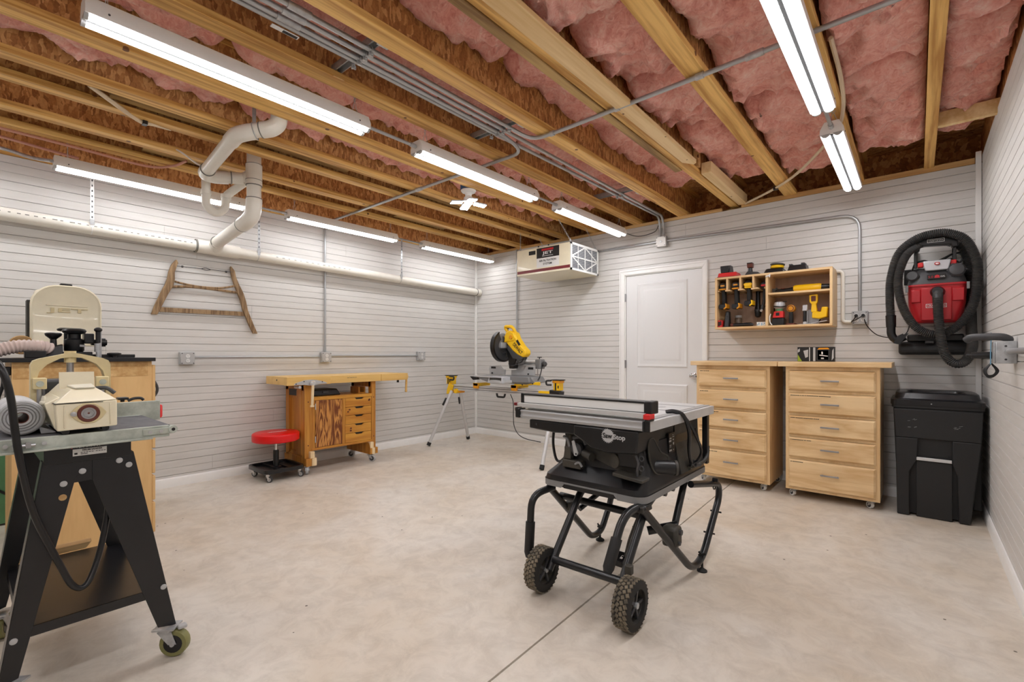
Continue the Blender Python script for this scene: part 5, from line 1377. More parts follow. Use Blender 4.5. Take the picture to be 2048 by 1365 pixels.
# cabinet between the legs
C0, C1 = -2.705, -2.045
put('cabinet_body', MB().box(.10, C0, .218, .44, C1, .236).box(.10, C0, .236, .118, C1, .70).box(.118, C0, .236, .44, C0 + .018, .70).box(.118, C1 - .018, .236, .44, C1, .70).box(.118, -2.375, .236, .44, -2.360, .70), 'pine_y', t)
put('cabinet_top', MB().box(.08, C0, .70, .468, C1, .733), 'pine_y', t, bevel=.002)
put('bottom_rail', MB().box(.44, C0, .214, .464, C1, .238), 'pine_y', t, bevel=.002)
put('stile', MB().box(.44, C0, .238, .462, -2.672, .70), 'pine_z', t); put('stile', MB().box(.44, -2.385, .238, .462, -2.352, .70), 'pine_z', t)
dr = put('door', MB().box(.446, -2.668, .241, .466, -2.388, .697), 'fir', t, bevel=.003)
for z in (.64, .32): put('hinge', MB().cyl((.469, -2.671, z - .03), (.469, -2.671, z + .03), .005, n=8), 'light_grey', dr)
zs = [(.606, .698), (.520, .603), (.428, .517), (.336, .425), (.240, .333)]
kn = random.Random(5)
for k, (a, d) in enumerate(zs):
    y0, y1 = -2.35, -2.05; ym = -2.19
    f = MB()
    f.prism([(y0, a), (y1, a), (y1, d), (ym + .055, d), (ym + .035, d - .018), (ym - .035, d - .018), (ym - .055, d), (y0, d)], 'x', .444, .464 - (k == 3) * .002)
    f.box(.15, y0 + .01, a + .006, .444, y1 - .01, d - .025)
    w = put('drawer', f, 'pine_y', t, bevel=.0015)
    put('finger_pull', MB().prism([(ym + .055, d), (ym + .035, d - .018), (ym - .035, d - .018), (ym - .055, d)], 'x', .446, .448), 'black', w)
    kk = MB()
    for _ in range((2, 2, 0, 2, 0)[k]):
        yy = (-2.08, -2.31, 0, -2.30)[k] + kn.uniform(-.012, .012); zz = (a + d) / 2 + kn.uniform(-.025, .02)
        kk.add([(.4645, yy + .012 * math.cos(q * PI / 4), zz + .009 * math.sin(q * PI / 4)) for q in range(8)], [tuple(range(8))])
    if kk.v: put('knot', kk, 'brown', w)
for y in (-2.74, -2.02): put('bolt', MB().cyl((.462, y, .69), (.465, y, .69), .006, n=8).cyl((.462, y, .27), (.465, y, .27), .006, n=8), 'brown', t)
for k, z in enumerate((.765, .57, .375)): put('slot', MB().box(.44, -1.9955, z - .015, .452, -1.9945, z + .015), 'black', t)
for x, y, yaw in ((.455, -2.745, -.5), (.12, -2.73, 1.2), (.455, -2.055, .5), (.12, -2.055, -2.6)):
    caster(t, x, y, .078, .037, .026, yaw, wheel='light_grey', hub='dark_grey')
tc_ = thing('tool_case', 'black case stored in the gap under the workbench top', 'case', (.27, -2.55, .7335))
put('case_body', MB().hexa([(.14, -2.69, .7335), (.40, -2.69, .7335), (.40, -2.36, .7335), (.14, -2.36, .7335)], [(.15, -2.68, .80), (.39, -2.68, .80), (.39, -2.40, .80), (.15, -2.40, .80)]), 'black', tc_, bevel=.012)
put('case_latch', MB().box(.395, -2.56, .765, .402, -2.50, .78), 'dark_grey', tc_)
tc_ = thing('wood_box', 'small open wooden frame standing under the right end of the bench top', 'box', (.25, -2.10, .7335))
put('frame', MB().box(.2, -2.14, .7335, .36, -2.12, .80).box(.2, -2.07, .7335, .36, -2.055, .80).box(.2, -2.12, .7335, .36, -2.07, .742), 'pine_z', tc_)

# ================================================================ RED STOOL
t = thing('rolling_stool', 'round red cushioned rolling stool with a black tool tray base left of the workbench', 'stool', (.33, -2.98, 0))
sx, sy = .33, -2.985
st = MB()
st.lathe([(.02, .338), (.188, .338), (.198, .342), (.203, .350), (.203, .404), (.199, .412), (.185, .420), (.02, .423)], (sx, sy, 0), (0, 0, 1), 40)
put('seat', st, 'red', t, smooth=50)
put('seat_plate', MB().lathe([(.02, .326), (.09, .328), (.10, .338), (.02, .338)], (sx, sy, 0), (0, 0, 1), 24).box(sx - .1, sy - .03, .322, sx + .06, sy + .03, .338), 'black', t)
put('gas_rod', MB().cyl((sx, sy, .245), (sx, sy, .33), .0125, n=14), 'chrome', t)
put('pole', MB().lathe([(.028, .085), (.027, .10), (.025, .11), (.025, .245), (.023, .252)], (sx, sy, 0), (0, 0, 1), 18), 'black', t)
put('pole_flange', MB().lathe([(.05, .088), (.05, .096), (.03, .104)], (sx, sy, 0), (0, 0, 1), 18), 'black', t)
tx0, tx1, ty0, ty1 = .125, .535, -3.165, -2.80
tr = MB()
o = rrect(tx0, ty0, tx1, ty1, .05, 3); i_ = rrect(tx0 + .022, ty0 + .022, tx1 - .022, ty1 - .022, .04, 3); n = len(o)
zl = [(o, .078), (o, .112), (i_, .112), (i_, .088)]
vs = [(p[0], p[1], z) for L_, z in zl for p in L_]
fs = [(q * n + k, q * n + (k + 1) % n, (q + 1) * n + (k + 1) % n, (q + 1) * n + k) for q in range(3) for k in range(n)]
fs += [tuple(range(n - 1, -1, -1)), tuple(3 * n + k for k in range(n))]
tr.add(vs, fs)
tr.box(tx0 + .02, sy - .05, .088, tx1 - .02, sy - .044, .107).box(tx0 + .02, sy + .044, .088, tx1 - .02, sy + .05, .107)
put('tool_tray', tr, 'black_paint', t, smooth=30)
for x, y in ((tx0 + .04, ty0 + .04), (tx1 - .04, ty0 + .04), (tx0 + .04, ty1 - .04), (tx1 - .04, ty1 - .04)):
    put('tray_bolt', MB().cyl((x, y, .088), (x, y, .094), .006, n=8), 'chrome', t)
    caster(t, x, y, .078, .027, .018, .6, wheel='dark_grey', hub='light_grey', fork='chrome')
# worn white script on the cushion
w = MB()
for k in range(9):
    a = -.085 + k * .0185
    c = Vector((sx + .02, sy + .01 + a, .4245)); h = .010 + .004 * (k % 3)
    w.bar(c + Vector((-h, -.004, 0)), c + Vector((h, .006, 0)), .005, .0008)
    w.bar(c + Vector((h * .4, 0, 0)), c + Vector((h * .1, .016, 0)), .004, .0008)
put('print', w, 'print_white', t)

# ================================================================ MITER SAW STAND AND SAW
Y = -.78
t = thing('saw_stand', 'yellow-bracketed aluminium miter saw stand on folding legs in front of the room corner', 'stand', (1.2, -.78, 0))
rl = MB()
rl.prism([(Y - .035, .692), (Y + .035, .692), (Y + .035, .707), (Y + .028, .712), (Y + .028, .744), (Y + .035, .749), (Y + .035, .762), (Y - .035, .762), (Y - .035, .749), (Y - .028, .744), (Y - .028, .712), (Y - .035, .707)], 'x', .36, 2.02)
put('beam', rl, 'alu', t, bevel=.002)
put('beam_groove', MB().box(.42, Y - .0285, .738, 1.98, Y - .0275, .744), 'dark_grey', t)
put('beam_groove', MB().box(.42, Y - .0285, .711, 1.98, Y - .0275, .717), 'dark_grey', t)
put('carry_handle', MB().tube(fillet([(1.135, Y - .01, .695), (1.145, Y - .01, .648), (1.255, Y - .01, .648), (1.268, Y - .01, .695)], .02), .012, 10), 'black', t)
for xe, s in ((.36, -1), (2.02, 1)):
    if s < 0:
        put('end_bracket', MB().prism([(.29, .64), (.37, .64), (.40, .70), (.42, .76), (.33, .77), (.30, .70)], 'y', Y - .05, Y - .035), 'yellow', t, bevel=.003)
        put('end_bracket', MB().prism([(.32, .655), (.52, .66), (.525, .70), (.50, .715), (.32, .70)], 'y', Y - .03, Y + .06), 'amber', t, bevel=.008)
        put('leg_hub', MB().cyl((.47, Y - .06, .685), (.47, Y + .06, .685), .03, n=14), 'yellow', t)
    else:
        put('end_bracket', MB().prism([(1.78, .715), (1.93, .713), (1.93, .755), (1.78, .752)], 'y', Y - .045, Y - .034), 'yellow', t, bevel=.003)
        put('leg_hub', MB().prism([(1.93, .70), (2.05, .70), (2.06, .755), (1.93, .77)], 'y', Y - .05, Y + .05), 'black', t, bevel=.006)
    # work support with clamp knob
    if s < 0: a, c = .26, .39
    else: a, c = 1.955, 2.062
    put('work_support', MB().box(a + .02, Y - .04, .765, c - .01, Y + .04, .85), 'yellow', t, bevel=.006)
    put('support_post', MB().box(a + .045, Y - .045, .77, a + .06, Y - .038, .845).box(a + .08, Y - .045, .79, a + .092, Y - .038, .82), 'print_black', t)
    put('support_plate', MB().box(a - .005, Y - .05, .872, c + .01, Y + .05, .882), 'black', t, bevel=.003)
    put('support_head', MB().box(a + .01, Y - .045, .845, c, Y + .045, .873), 'amber' if s > 0 else 'yellow', t, bevel=.005)
    put('stop_handle', MB().tube(fillet([(c - .03 if s < 0 else a + .01, Y - .06, .872), (c + .055 if s < 0 else a - .06, Y - .06, .868), (c + .05 if s < 0 else a - .055, Y - .06, .822), (c - .03 if s < 0 else a + .01, Y - .06, .825)], .02), .010, 8), 'black', t)
legs = [((.395, Y - .05, .685), (.275, -1.104, .03)), ((.475, Y + .02, .685), (.294, -.447, .03)), ((2.0, Y - .05, .70), (2.085, -1.163, .03)), ((2.0, Y + .04, .70), (2.07, -.43, .03))]
for k, (p, q) in enumerate(legs):
    lg = put('leg', MB().tube([p, q], .021, 12), 'alu', t)
    d = (Vector(q) - Vector(p)).normalized()
    put('foot', MB().cyl(Vector(q) - d * .02, Vector(q) + d * .022, .025, n=12), 'rubber', lg)
    if k < 2: put('leg_lock', MB().bar(Vector(p) + d * .10 + Vector((-.025, -.02, 0)), Vector(p) + d * .20 + Vector((-.02, -.03, 0)), .02, .025), 'black', t, bevel=.006)
# mounting brackets across the beam
for x, w in ((.83, .10), (1.44, .11)):
    put('mount_bracket', MB().prism([(x - .04, .735), (x + .04, .735), (x + .045, .80), (x - .045, .80)], 'y', Y - .06, Y - .036), 'amber', t, bevel=.004)
    put('mount_bracket', MB().box(x - .04, Y - .06, .764, x + .04, Y + .16, .80), 'yellow', t, bevel=.004)
put('mount_arm', MB().prism([(1.42, .785), (1.50, .790), (1.72, .815), (1.80, .812), (1.80, .85), (1.70, .842), (1.46, .828)], 'y', Y - .055, Y - .03), 'yellow', t, bevel=.004)
put('bracket_bolt', MB().cyl((1.565, Y - .058, .812), (1.565, Y - .05, .812), .010, n=8).cyl((1.62, Y - .058, .822), (1.62, Y - .05, .822), .010, n=8).cyl((1.71, Y - .058, .83), (1.71, Y - .05, .83), .010, n=8), 'black', t)

t = thing('miter_saw', 'yellow and grey sliding miter saw with its black blade guard raised, on the stand', 'saw', (1.25, -.76, .80))
ms = MB()
ms.prism([(.86, .862), (.80, .875), (.80, .89), (1.24, .905), (1.69, .902), (1.74, .838), (1.62, .812), (1.02, .822)], 'y', Y - .06, Y + .16)
put('base', ms, 'grey', t, bevel=.006)
put('table_wing', MB().box(.80, Y - .075, .876, 1.20, Y + .10, .892), 'alu', t, bevel=.002)
put('table_wing', MB().prism([(1.38, .83), (1.70, .838), (1.68, .90), (1.38, .905)], 'y', Y - .10, Y + .10), 'grey', t, bevel=.008)
put('turntable', MB().cyl((1.28, Y - .03, .83), (1.28, Y - .03, .898), .16, n=32), 'silver', t, bevel=.003)
put('miter_scale', MB().lathe([(.165, 0), (.185, .004), (.185, .03), (.165, .034)], (1.28, Y - .03, .826), (0, 0, 1), 36), 'light_grey', t)
put('kerf_plate', MB().box(1.19, Y - .196, .845, 1.37, Y - .188, .885), 'black_dusty', t, bevel=.002)
put('arm_front', MB().hexa([(1.16, Y - .20, .822), (1.40, Y - .20, .822), (1.40, Y - .05, .82), (1.14, Y - .05, .82)], [(1.18, Y - .19, .885), (1.38, Y - .19, .885), (1.40, Y - .05, .895), (1.16, Y - .05, .895)]), 'silver', t, bevel=.005)
put('corner_bumper', MB().prism([(.755, .88), (.80, .882), (.885, .872), (.885, .845), (.81, .838)], 'y', Y - .085, Y - .04), 'black', t, bevel=.004)
put('fence', MB().prism([(.955, .908), (1.195, .908), (1.20, .968), (1.165, .972), (1.115, 1.018), (.955, 1.012), (.945, .975)], 'y', Y + .06, Y + .085), 'light_grey', t, bevel=.003)
put('fence', MB().prism([(1.30, .908), (1.64, .908), (1.642, 1.02), (1.41, 1.03), (1.385, .972), (1.30, .968)], 'y', Y + .06, Y + .085), 'light_grey', t, bevel=.003)
for x in (.98, 1.555): put('fence_badge', MB().box(x, Y + .0585, .978, x + .075, Y + .06, 1.003), 'print_black', t)
put('fence_knob', MB().cyl((1.0, Y + .05, .925), (1.0, Y + .06, .925), .010, n=10).cyl((1.56, Y + .05, .925), (1.56, Y + .06, .925), .010, n=10), 'dark_grey', t)
# slide rails, pivot and knobs behind the fence
put('slide_rail', MB().cyl((1.40, Y + .14, 1.055), (1.68, Y + .16, 1.062), .022, n=16).cyl((1.40, Y + .14, 1.015), (1.68, Y + .16, 1.022), .022, n=16), 'alu', t)
put('rail_carrier', MB().box(1.62, Y + .10, .985, 1.70, Y + .19, 1.095), 'grey', t, bevel=.01)
put('clamp_knob', MB().cyl((1.655, Y + .14, 1.09), (1.655, Y + .14, 1.115), .007, n=8).box(1.625, Y + .135, 1.112, 1.685, Y + .147, 1.122), 'black', t, bevel=.003)
put('rear_knob', MB().lathe([(.02, 0), (.028, .01), (.028, .04), (.018, .05)], (1.70, Y + .14, 1.04), (1, 0, 0), 16), 'dark_grey', t)
put('clamp_rod', MB().cyl((1.66, Y + .10, .91), (1.66, Y + .10, 1.04), .005, n=8).box(1.625, Y + .095, .915, 1.70, Y + .105, .925), 'steel', t)
put('pivot_arm', MB().prism([(1.335, .985), (1.405, .985), (1.42, 1.06), (1.44, 1.10), (1.32, 1.24), (1.285, 1.21), (1.32, 1.10)], 'y', Y - .02, Y + .06), 'black', t, bevel=.008)
put('pivot_casting', MB().prism([(1.36, 1.02), (1.47, 1.035), (1.52, 1.09), (1.47, 1.12), (1.38, 1.10)], 'y', Y + .0, Y + .09), 'grey', t, bevel=.01)
put('hose_loop', MB().tube(catmull([(1.47, Y - .05, 1.05), (1.54, Y - .05, 1.06), (1.575, Y - .05, 1.10), (1.57, Y - .05, 1.14)], 5), .006, 8).tube(catmull([(1.36, Y - .05, 1.04), (1.42, Y - .06, 1.025), (1.48, Y - .05, 1.035), (1.49, Y - .04, 1.08)], 5), .007, 8), 'black', t)
put('saw_cord', MB().tube(catmull([(1.70, Y + .13, 1.03), (1.715, Y + .10, .98), (1.72, Y + .06, .90), (1.72, Y + .02, .855)], 4), .006, 8), 'black', t)
bc = Vector((1.235, Y - .02, 1.245))
put('blade', MB().lathe([(.012, -.0015), (.150, -.0015), (.150, .0015), (.012, .0015)], bc, (1, 0, 0), 48), 'steel', t)
tt = MB()
for k in range(40):
    a = 2 * PI * k / 40
    p = bc + Vector((0, math.cos(a), math.sin(a))) * .149; q = bc + Vector((0, math.cos(a + .05), math.sin(a + .05))) * .157; r_ = bc + Vector((0, math.cos(a + .11), math.sin(a + .11))) * .149
    tt.add([p + Vector((-.0015, 0, 0)), q + Vector((-.0015, 0, 0)), r_ + Vector((-.0015, 0, 0)), p + Vector((.0015, 0, 0)), q + Vector((.0015, 0, 0)), r_ + Vector((.0015, 0, 0))], [(0, 1, 2), (3, 5, 4), (0, 3, 4, 1), (1, 4, 5, 2)])
put('blade_teeth', tt, 'steel', t, kind='stuff')
def guard(a0, a1, r0, r1, x0, x1, n=18):
    m = MB(); vs = []
    for i in range(n + 1):
        a = math.radians(a0 + (a1 - a0) * i / n)
        for r, x in ((r0, x0), (r1, x0), (r1, x1), (r0, x1)): vs.append(bc + Vector((x, math.cos(a) * r, math.sin(a) * r)))
    fs = []
    for i in range(n):
        for k in range(4): fs.append((i * 4 + k, i * 4 + (k + 1) % 4, i * 4 + 4 + (k + 1) % 4, i * 4 + 4 + k))
    fs += [(3, 2, 1, 0), tuple(n * 4 + k for k in range(4))]
    return m.add(vs, fs)
put('lower_guard', guard(118, 300, .085, .178, -.02, .02), 'dark_grey', t, smooth=30)
put('guard_rim', guard(116, 302, .165, .184, -.026, .026), 'black', t, smooth=30)
put('upper_guard', MB().prism([(Y + .02, 1.37), (Y + .10, 1.34), (Y + .13, 1.22), (Y + .06, 1.12), (Y + .0, 1.12), (Y + .03, 1.25)], 'x', 1.262, 1.285), 'black_dusty', t, bevel=.006)
put('arbor_cover', MB().box(1.205, Y - .06, 1.22, 1.262, Y + .03, 1.29), 'silver', t, bevel=.008)
body = MB().prism([(1.301, 1.36), (1.336, 1.385), (1.466, 1.385), (1.491, 1.33), (1.566, 1.24), (1.621, 1.195), (1.628, 1.15), (1.586, 1.115), (1.506, 1.145), (1.436, 1.19), (1.366, 1.255), (1.326, 1.30)], 'y', Y - .075, Y + .025)
put('motor_housing', body, 'yellow', t, bevel=.014)
put('head_housing', MB().prism([(1.311, 1.285), (1.336, 1.40), (1.396, 1.425), (1.456, 1.395), (1.486, 1.33), (1.456, 1.30)], 'y', Y - .085, Y + .03), 'yellow', t, bevel=.012)
put('under_panel', MB().prism([(1.336, 1.25), (1.366, 1.255), (1.456, 1.175), (1.586, 1.112), (1.556, 1.085), (1.436, 1.10), (1.356, 1.20)], 'y', Y - .07, Y + .02), 'dark_grey', t, bevel=.008)
put('handle', MB().tube(fillet([(1.346, Y - .03, 1.39), (1.308, Y - .05, 1.452), (1.321, Y - .06, 1.472), (1.421, Y - .06, 1.465), (1.451, Y - .04, 1.40), (1.436, Y - .03, 1.37)], .03), .0185, 12), 'yellow', t)
put('trigger', MB().box(1.351, Y - .07, 1.437, 1.365, Y - .05, 1.450), 'print_black', t, bevel=.004)
put('brush_cap', MB().cyl((1.421, Y - .085, 1.345), (1.421, Y - .096, 1.345), .022, n=16), 'amber', t)
put('motor_vent', MB().prism([(1.491, 1.30), (1.511, 1.315), (1.551, 1.26), (1.531, 1.245)], 'y', Y - .079, Y - .07), 'print_black', t)
ra = math.radians(-42)
text('DEWALT', (1.514, Y - .0765, 1.215), (math.cos(ra), 0, math.sin(ra)), (-math.sin(ra), 0, math.cos(ra)), .042, 'print_black', t, w=.165, bold=.02)
put('power_cord', MB().tube(catmull([(1.36, -.80, .69), (1.40, -.80, .60), (1.42, -.82, .45), (1.50, -.90, .35), (1.62, -.97, .28), (1.80, -1.05, .26), (2.02, -1.10, .262)], 6), .0045, 8), 'black', t)

# ================================================================ TABLE SAW
t = thing('table_saw', 'black jobsite table saw with a silver top and fence on its folding wheeled stand', 'table saw', (3.72, -2.55, 0))
ZS = .857
put('table_top', MB().box(3.30, -2.905, ZS - .022, 3.965, -2.09, ZS), 'alu', t, bevel=.002)
put('table_wing', MB().box(3.968, -2.90, ZS - .022, 3.995, -2.085, ZS - .001), 'alu_brushed', t, bevel=.002)
put('miter_slot', MB().box(3.30, -2.52, ZS, 3.965, -2.50, ZS + .0006), 'grey', t)
put('miter_slot', MB().box(3.30, -2.25, ZS, 3.965, -2.232, ZS + .0006), 'grey', t)
put('blade_insert', MB().prism(rrect(3.45, -2.42, 3.85, -2.33, .04), 'z', ZS, ZS + .0008), 'light_grey', t)
put('sight_window', MB().box(3.87, -2.70, ZS, 3.93, -2.66, ZS + .0007), 'grey', t)
put('front_rail', MB().prism([(-2.945, .808), (-2.905, .808), (-2.905, .852), (-2.945, .852), (-2.949, .846), (-2.944, .838), (-2.944, .828), (-2.949, .82)], 'x', 3.283, 3.984), 'alu_brushed', t)
put('rail_cap', MB().box(3.253, -2.955, .808, 3.283, -2.90, .858).box(3.245, -2.95, .842, 3.262, -2.905, .862), 'black', t, bevel=.004)
put('rail_end', MB().box(3.984, -2.95, .804, 3.994, -2.90, .850), 'black', t, bevel=.004)
put('side_rail', MB().prism([(3.995, .806), (4.016, .806), (4.016, .852), (3.995, .852)], 'y', -2.94, -2.075), 'alu', t, bevel=.002)
put('side_rail_cap', MB().box(3.992, -2.945, .806, 4.017, -2.937, .852), 'black', t)
# rip fence
fe = put('rip_fence', MB().box(3.29, -2.925, .890, 3.985, -2.862, .930), 'print_white', t, bevel=.002)
put('fence_cap', MB().box(3.272, -2.930, .929, 4.0, -2.858, .938).box(3.272, -2.93, .886, 3.291, -2.858, .938), 'black', fe, bevel=.002)
put('fence_shoe', MB().box(3.262, -2.950, .868, 3.995, -2.87, .888), 'alu', fe, bevel=.002)
put('fence_head', MB().box(3.983, -2.932, .882, 4.02, -2.855, .940), 'black', fe, bevel=.005)
put('fence_clip', MB().box(3.992, -2.958, .862, 4.022, -2.90, .886), 'red_plastic', fe, bevel=.004)
put('fence_latch', MB().box(4.0, -2.955, .852, 4.02, -2.90, .863), 'black', fe, bevel=.003)
put('fence_clip', MB().box(3.243, -2.955, .872, 3.262, -2.925, .889), 'maroon', fe, bevel=.003)
# body
put('apron', MB().prism([(3.335, .803), (3.335, .757), (3.50, .748), (3.56, .752), (3.62, .752), (3.62, .803)], 'y', -2.935, -2.70), 'black', t, bevel=.006)
put('front_panel', MB().prism([(3.62, .803), (3.62, .752), (3.66, .735), (3.72, .70), (3.80, .688), (3.955, .700), (3.965, .803)], 'y', -2.945, -2.70), 'black', t, bevel=.008)
put('apron_screw', MB().cyl((3.385, -2.938, .782), (3.385, -2.935, .782), .006, n=8), 'dark_grey', t)
bd = MB().hexa([(3.49, -2.86, .555), (3.94, -2.88, .545), (3.95, -2.16, .56), (3.49, -2.16, .56)], [(3.515, -2.84, .80), (3.945, -2.85, .80), (3.95, -2.14, .835), (3.515, -2.14, .835)])
put('body_shell', bd, 'black_dusty', t, bevel=.012)
ba = MB()
def bl(x0, x1, y0, y1, z, r): return [(p[0], p[1], z) for p in rrect(x0, y0, x1, y1, r, 5)]
secs = [bl(3.43, 3.975, -2.93, -2.105, .476, .06), bl(3.42, 3.985, -2.94, -2.095, .508, .06), bl(3.425, 3.982, -2.935, -2.10, .532, .06), bl(3.48, 3.968, -2.87, -2.13, .592, .05), bl(3.495, 3.960, -2.855, -2.14, .65, .05), bl(3.505, 3.955, -2.85, -2.145, .73, .04)]
n = len(secs[0]); vs = [p for s in secs for p in s]
fs = [(i * n + k, i * n + (k + 1) % n, (i + 1) * n + (k + 1) % n, (i + 1) * n + k) for i in range(len(secs) - 1) for k in range(n)] + [tuple(range(n - 1, -1, -1)), tuple((len(secs) - 1) * n + k for k in range(n))]
ba.add(vs, fs)
put('base_tray', ba, 'black_paint', t, smooth=30)
# grey trim band round the lower edge, stepping up along the front
def band(pts, z0, z1, out=.004):
    m = MB(); vs = []
    for p in pts: vs += [(p[0], p[1], z0), (p[0], p[1], z1)]
    m.add(vs, [(2 * i, 2 * i + 2, 2 * i + 3, 2 * i + 1) for i in range(len(pts) - 1)])
    return m
rr = rrect(3.417, -2.943, 3.988, -2.092, .06, 6)
def arc(i0, i1): return [rr[i % len(rr)] for i in range(i0, i1)]
# order of rrect corners: NE, NW, SW, SE
sw = rr[14:21]; se = rr[21:28]; ne = rr[0:7]
put('trim_band', band([(3.417, -2.5)] + sw + [(3.545, -2.943)], .476, .507), 'grey', t, smooth=60)
put('trim_band', band([(3.86, -2.943)] + se + [(3.988, -2.5), (3.988, -2.15)] + ne[:4], .476, .507), 'grey', t, smooth=60)
put('trim_band', MB().prism([(3.545, .476), (3.565, .499), (3.84, .499), (3.86, .476), (3.86, .507), (3.545, .507)], 'y', -2.944, -2.941), 'grey', t)
put('underside_slot', MB().box(3.562, -2.9445, .478, 3.842, -2.942, .4985), 'black', t)
# side: dust opening, elbow, warning label
x0 = 3.952
op = MB()
oval = [(-2.835, .70), (-2.825, .745), (-2.79, .755), (-2.755, .73), (-2.71, .68), (-2.65, .655), (-2.62, .64), (-2.62, .60), (-2.66, .575), (-2.73, .575), (-2.79, .60), (-2.825, .65)]
op.add([(3.9625 + (.72 - p[1]) * .06, p[0], p[1]) for p in oval], [tuple(range(len(oval)))])
put('dust_opening', op, 'print_black', t, smooth=0)
rim = MB().tube(catmull([(3.961 + (.72 - p[1]) * .06, p[0], p[1]) for p in oval + oval[:1]], 4), .005, 8, caps=False)
put('opening_rim', rim, 'black_dusty', t)
put('dust_port', MB().tube(catmull([(3.93, -2.765, .612), (3.97, -2.745, .612), (4.01, -2.715, .61), (4.035, -2.695, .608)], 5), .033, 18), 'black', t)
put('port_inside', MB().cyl((4.033, -2.6966, .608), (4.0362, -2.694, .608), .028, n=18), 'print_black', t)
put('port_mouth', MB().lathe([(.028, 0), (.036, 0), (.036, .012), (.028, .012)], (4.030, -2.699, .608), (.78, .62, 0), 20, ring=True), 'black_dusty', t)
put('side_flare', MB().prism([(3.95, .83), (3.955, .70), (3.99, .53), (3.95, .53)], 'y', -2.50, -2.16), 'black_dusty', t, bevel=.006)
lbm = MB()
for k, (a, z, wd, hh) in enumerate(((-2.56, .725, .02, .006), (-2.565, .712, .028, .008), (-2.53, .74, .012, .003), (-2.525, .73, .02, .003), (-2.525, .715, .014, .006), (-2.56, .664, .03, .008), (-2.522, .664, .010, .004), (-2.522, .695, .012, .012), (-2.56, .69, .02, .003), (-2.56, .682, .016, .003))):
    lbm.box(3.9635, a - wd / 2 - .02, z - hh / 2, 3.9642, a + wd / 2 - .02, z + hh / 2)
put('label_plate', MB().box(3.956, -2.60, .652, 3.9635, -2.52, .752), 'black', t)
put('print', lbm, 'print_grey', t)
put('rear_post', MB().box(3.965, -2.125, .52, 3.995, -2.09, .835), 'black', t, bevel=.003)
put('side_lip', MB().tube(fillet([(3.99, -2.40, .545), (3.998, -2.2, .545), (3.995, -2.12, .565), (3.99, -2.10, .62)], .03), .010, 8), 'black_dusty', t)
# logo: a blade disc with the name across it
lc = Vector((3.812, -2.9458, .769)); R0 = .030
lg = MB(); ps = []
for k in range(24):
    a = 2 * PI * k / 24
    ps += [(lc.x + R0 * math.cos(a), lc.z + R0 * math.sin(a)), (lc.x + R0 * 1.18 * math.cos(a + .05), lc.z + R0 * 1.18 * math.sin(a + .05)), (lc.x + R0 * .98 * math.cos(a + .16), lc.z + R0 * .98 * math.sin(a + .16))]
lg.prism(ps, 'y', -2.9462, -2.945)
put('logo_disc', lg, 'print_grey', t)
text('Saw', (3.811, -2.9468, .770), (1, 0, 0), (0, 0, 1), .024, 'print_black', t, w=.049, bold=.03)
text('Stop', (3.872, -2.9468, .765), (1, 0, 0), (0, 0, 1), .030, 'print_grey', t, w=.060, bold=.03)
# blade wrenches and crank at left, stored miter gauge at right
put('crank', MB().lathe([(.012, 0), (.03, .006), (.032, .03), (.02, .04)], (3.60, -2.86, .67), (0, -1, 0), 18), 'dark_grey', t)
put('crank', MB().cyl((3.64, -2.88, .655), (3.70, -2.90, .645), .018, .022, 14), 'black_dusty', t)
put('wrench', MB().prism([(3.583, .712), (3.598, .718), (3.622, .655), (3.612, .638), (3.598, .640)], 'y', -2.905, -2.897), 'light_grey', t, bevel=.002)
put('wrench_hole', MB().cyl((3.610, -2.9055, .650), (3.610, -2.9045, .650), .005, n=10), 'black', t)
put('wrench', MB().tube(catmull([(3.585, -2.89, .725), (3.62, -2.89, .735), (3.65, -2.89, .722), (3.66, -2.89, .70)], 4), .010, 8), 'dark_grey', t)
put('wrench', MB().tube(catmull([(3.52, -2.88, .725), (3.55, -2.89, .715), (3.56, -2.89, .68), (3.565, -2.89, .64)], 4), .007, 8), 'grey', t)
put('tool_holder', MB().box(3.53, -2.91, .575, 3.64, -2.86, .615).box(3.535, -2.90, .615, 3.575, -2.87, .68), 'black_dusty', t, bevel=.005)
put('holder_clip', MB().tube(catmull([(3.61, -2.912, .60), (3.635, -2.915, .612), (3.65, -2.912, .592)], 4), .006, 8), 'grey', t)
put('miter_gauge', MB().box(3.84, -2.905, .625, 3.95, -2.855, .70), 'black', t, bevel=.005)
put('miter_gauge', MB().lathe([(.01, 0), (.034, .004), (.034, .016), (.01, .02)], (3.825, -2.885, .645), (-.4, -1, 0), 20), 'black_dusty', t)
put('gauge_shelf', MB().prism([(3.84, .588), (3.985, .575), (3.988, .59), (3.84, .605)], 'y', -2.955, -2.875), 'black_dusty', t, bevel=.003)
put('gauge_arm', MB().tube(catmull([(3.94, -2.92, .69), (3.955, -2.925, .66), (3.95, -2.925, .625), (3.95, -2.925, .598)], 4), .006, 8), 'dark_grey', t)
for z in (.68, .635): put('gauge_ring', MB().torus((3.968, -2.92, z), (0, 1, 0), .011, .003, 14, 5), 'dark_grey', t)
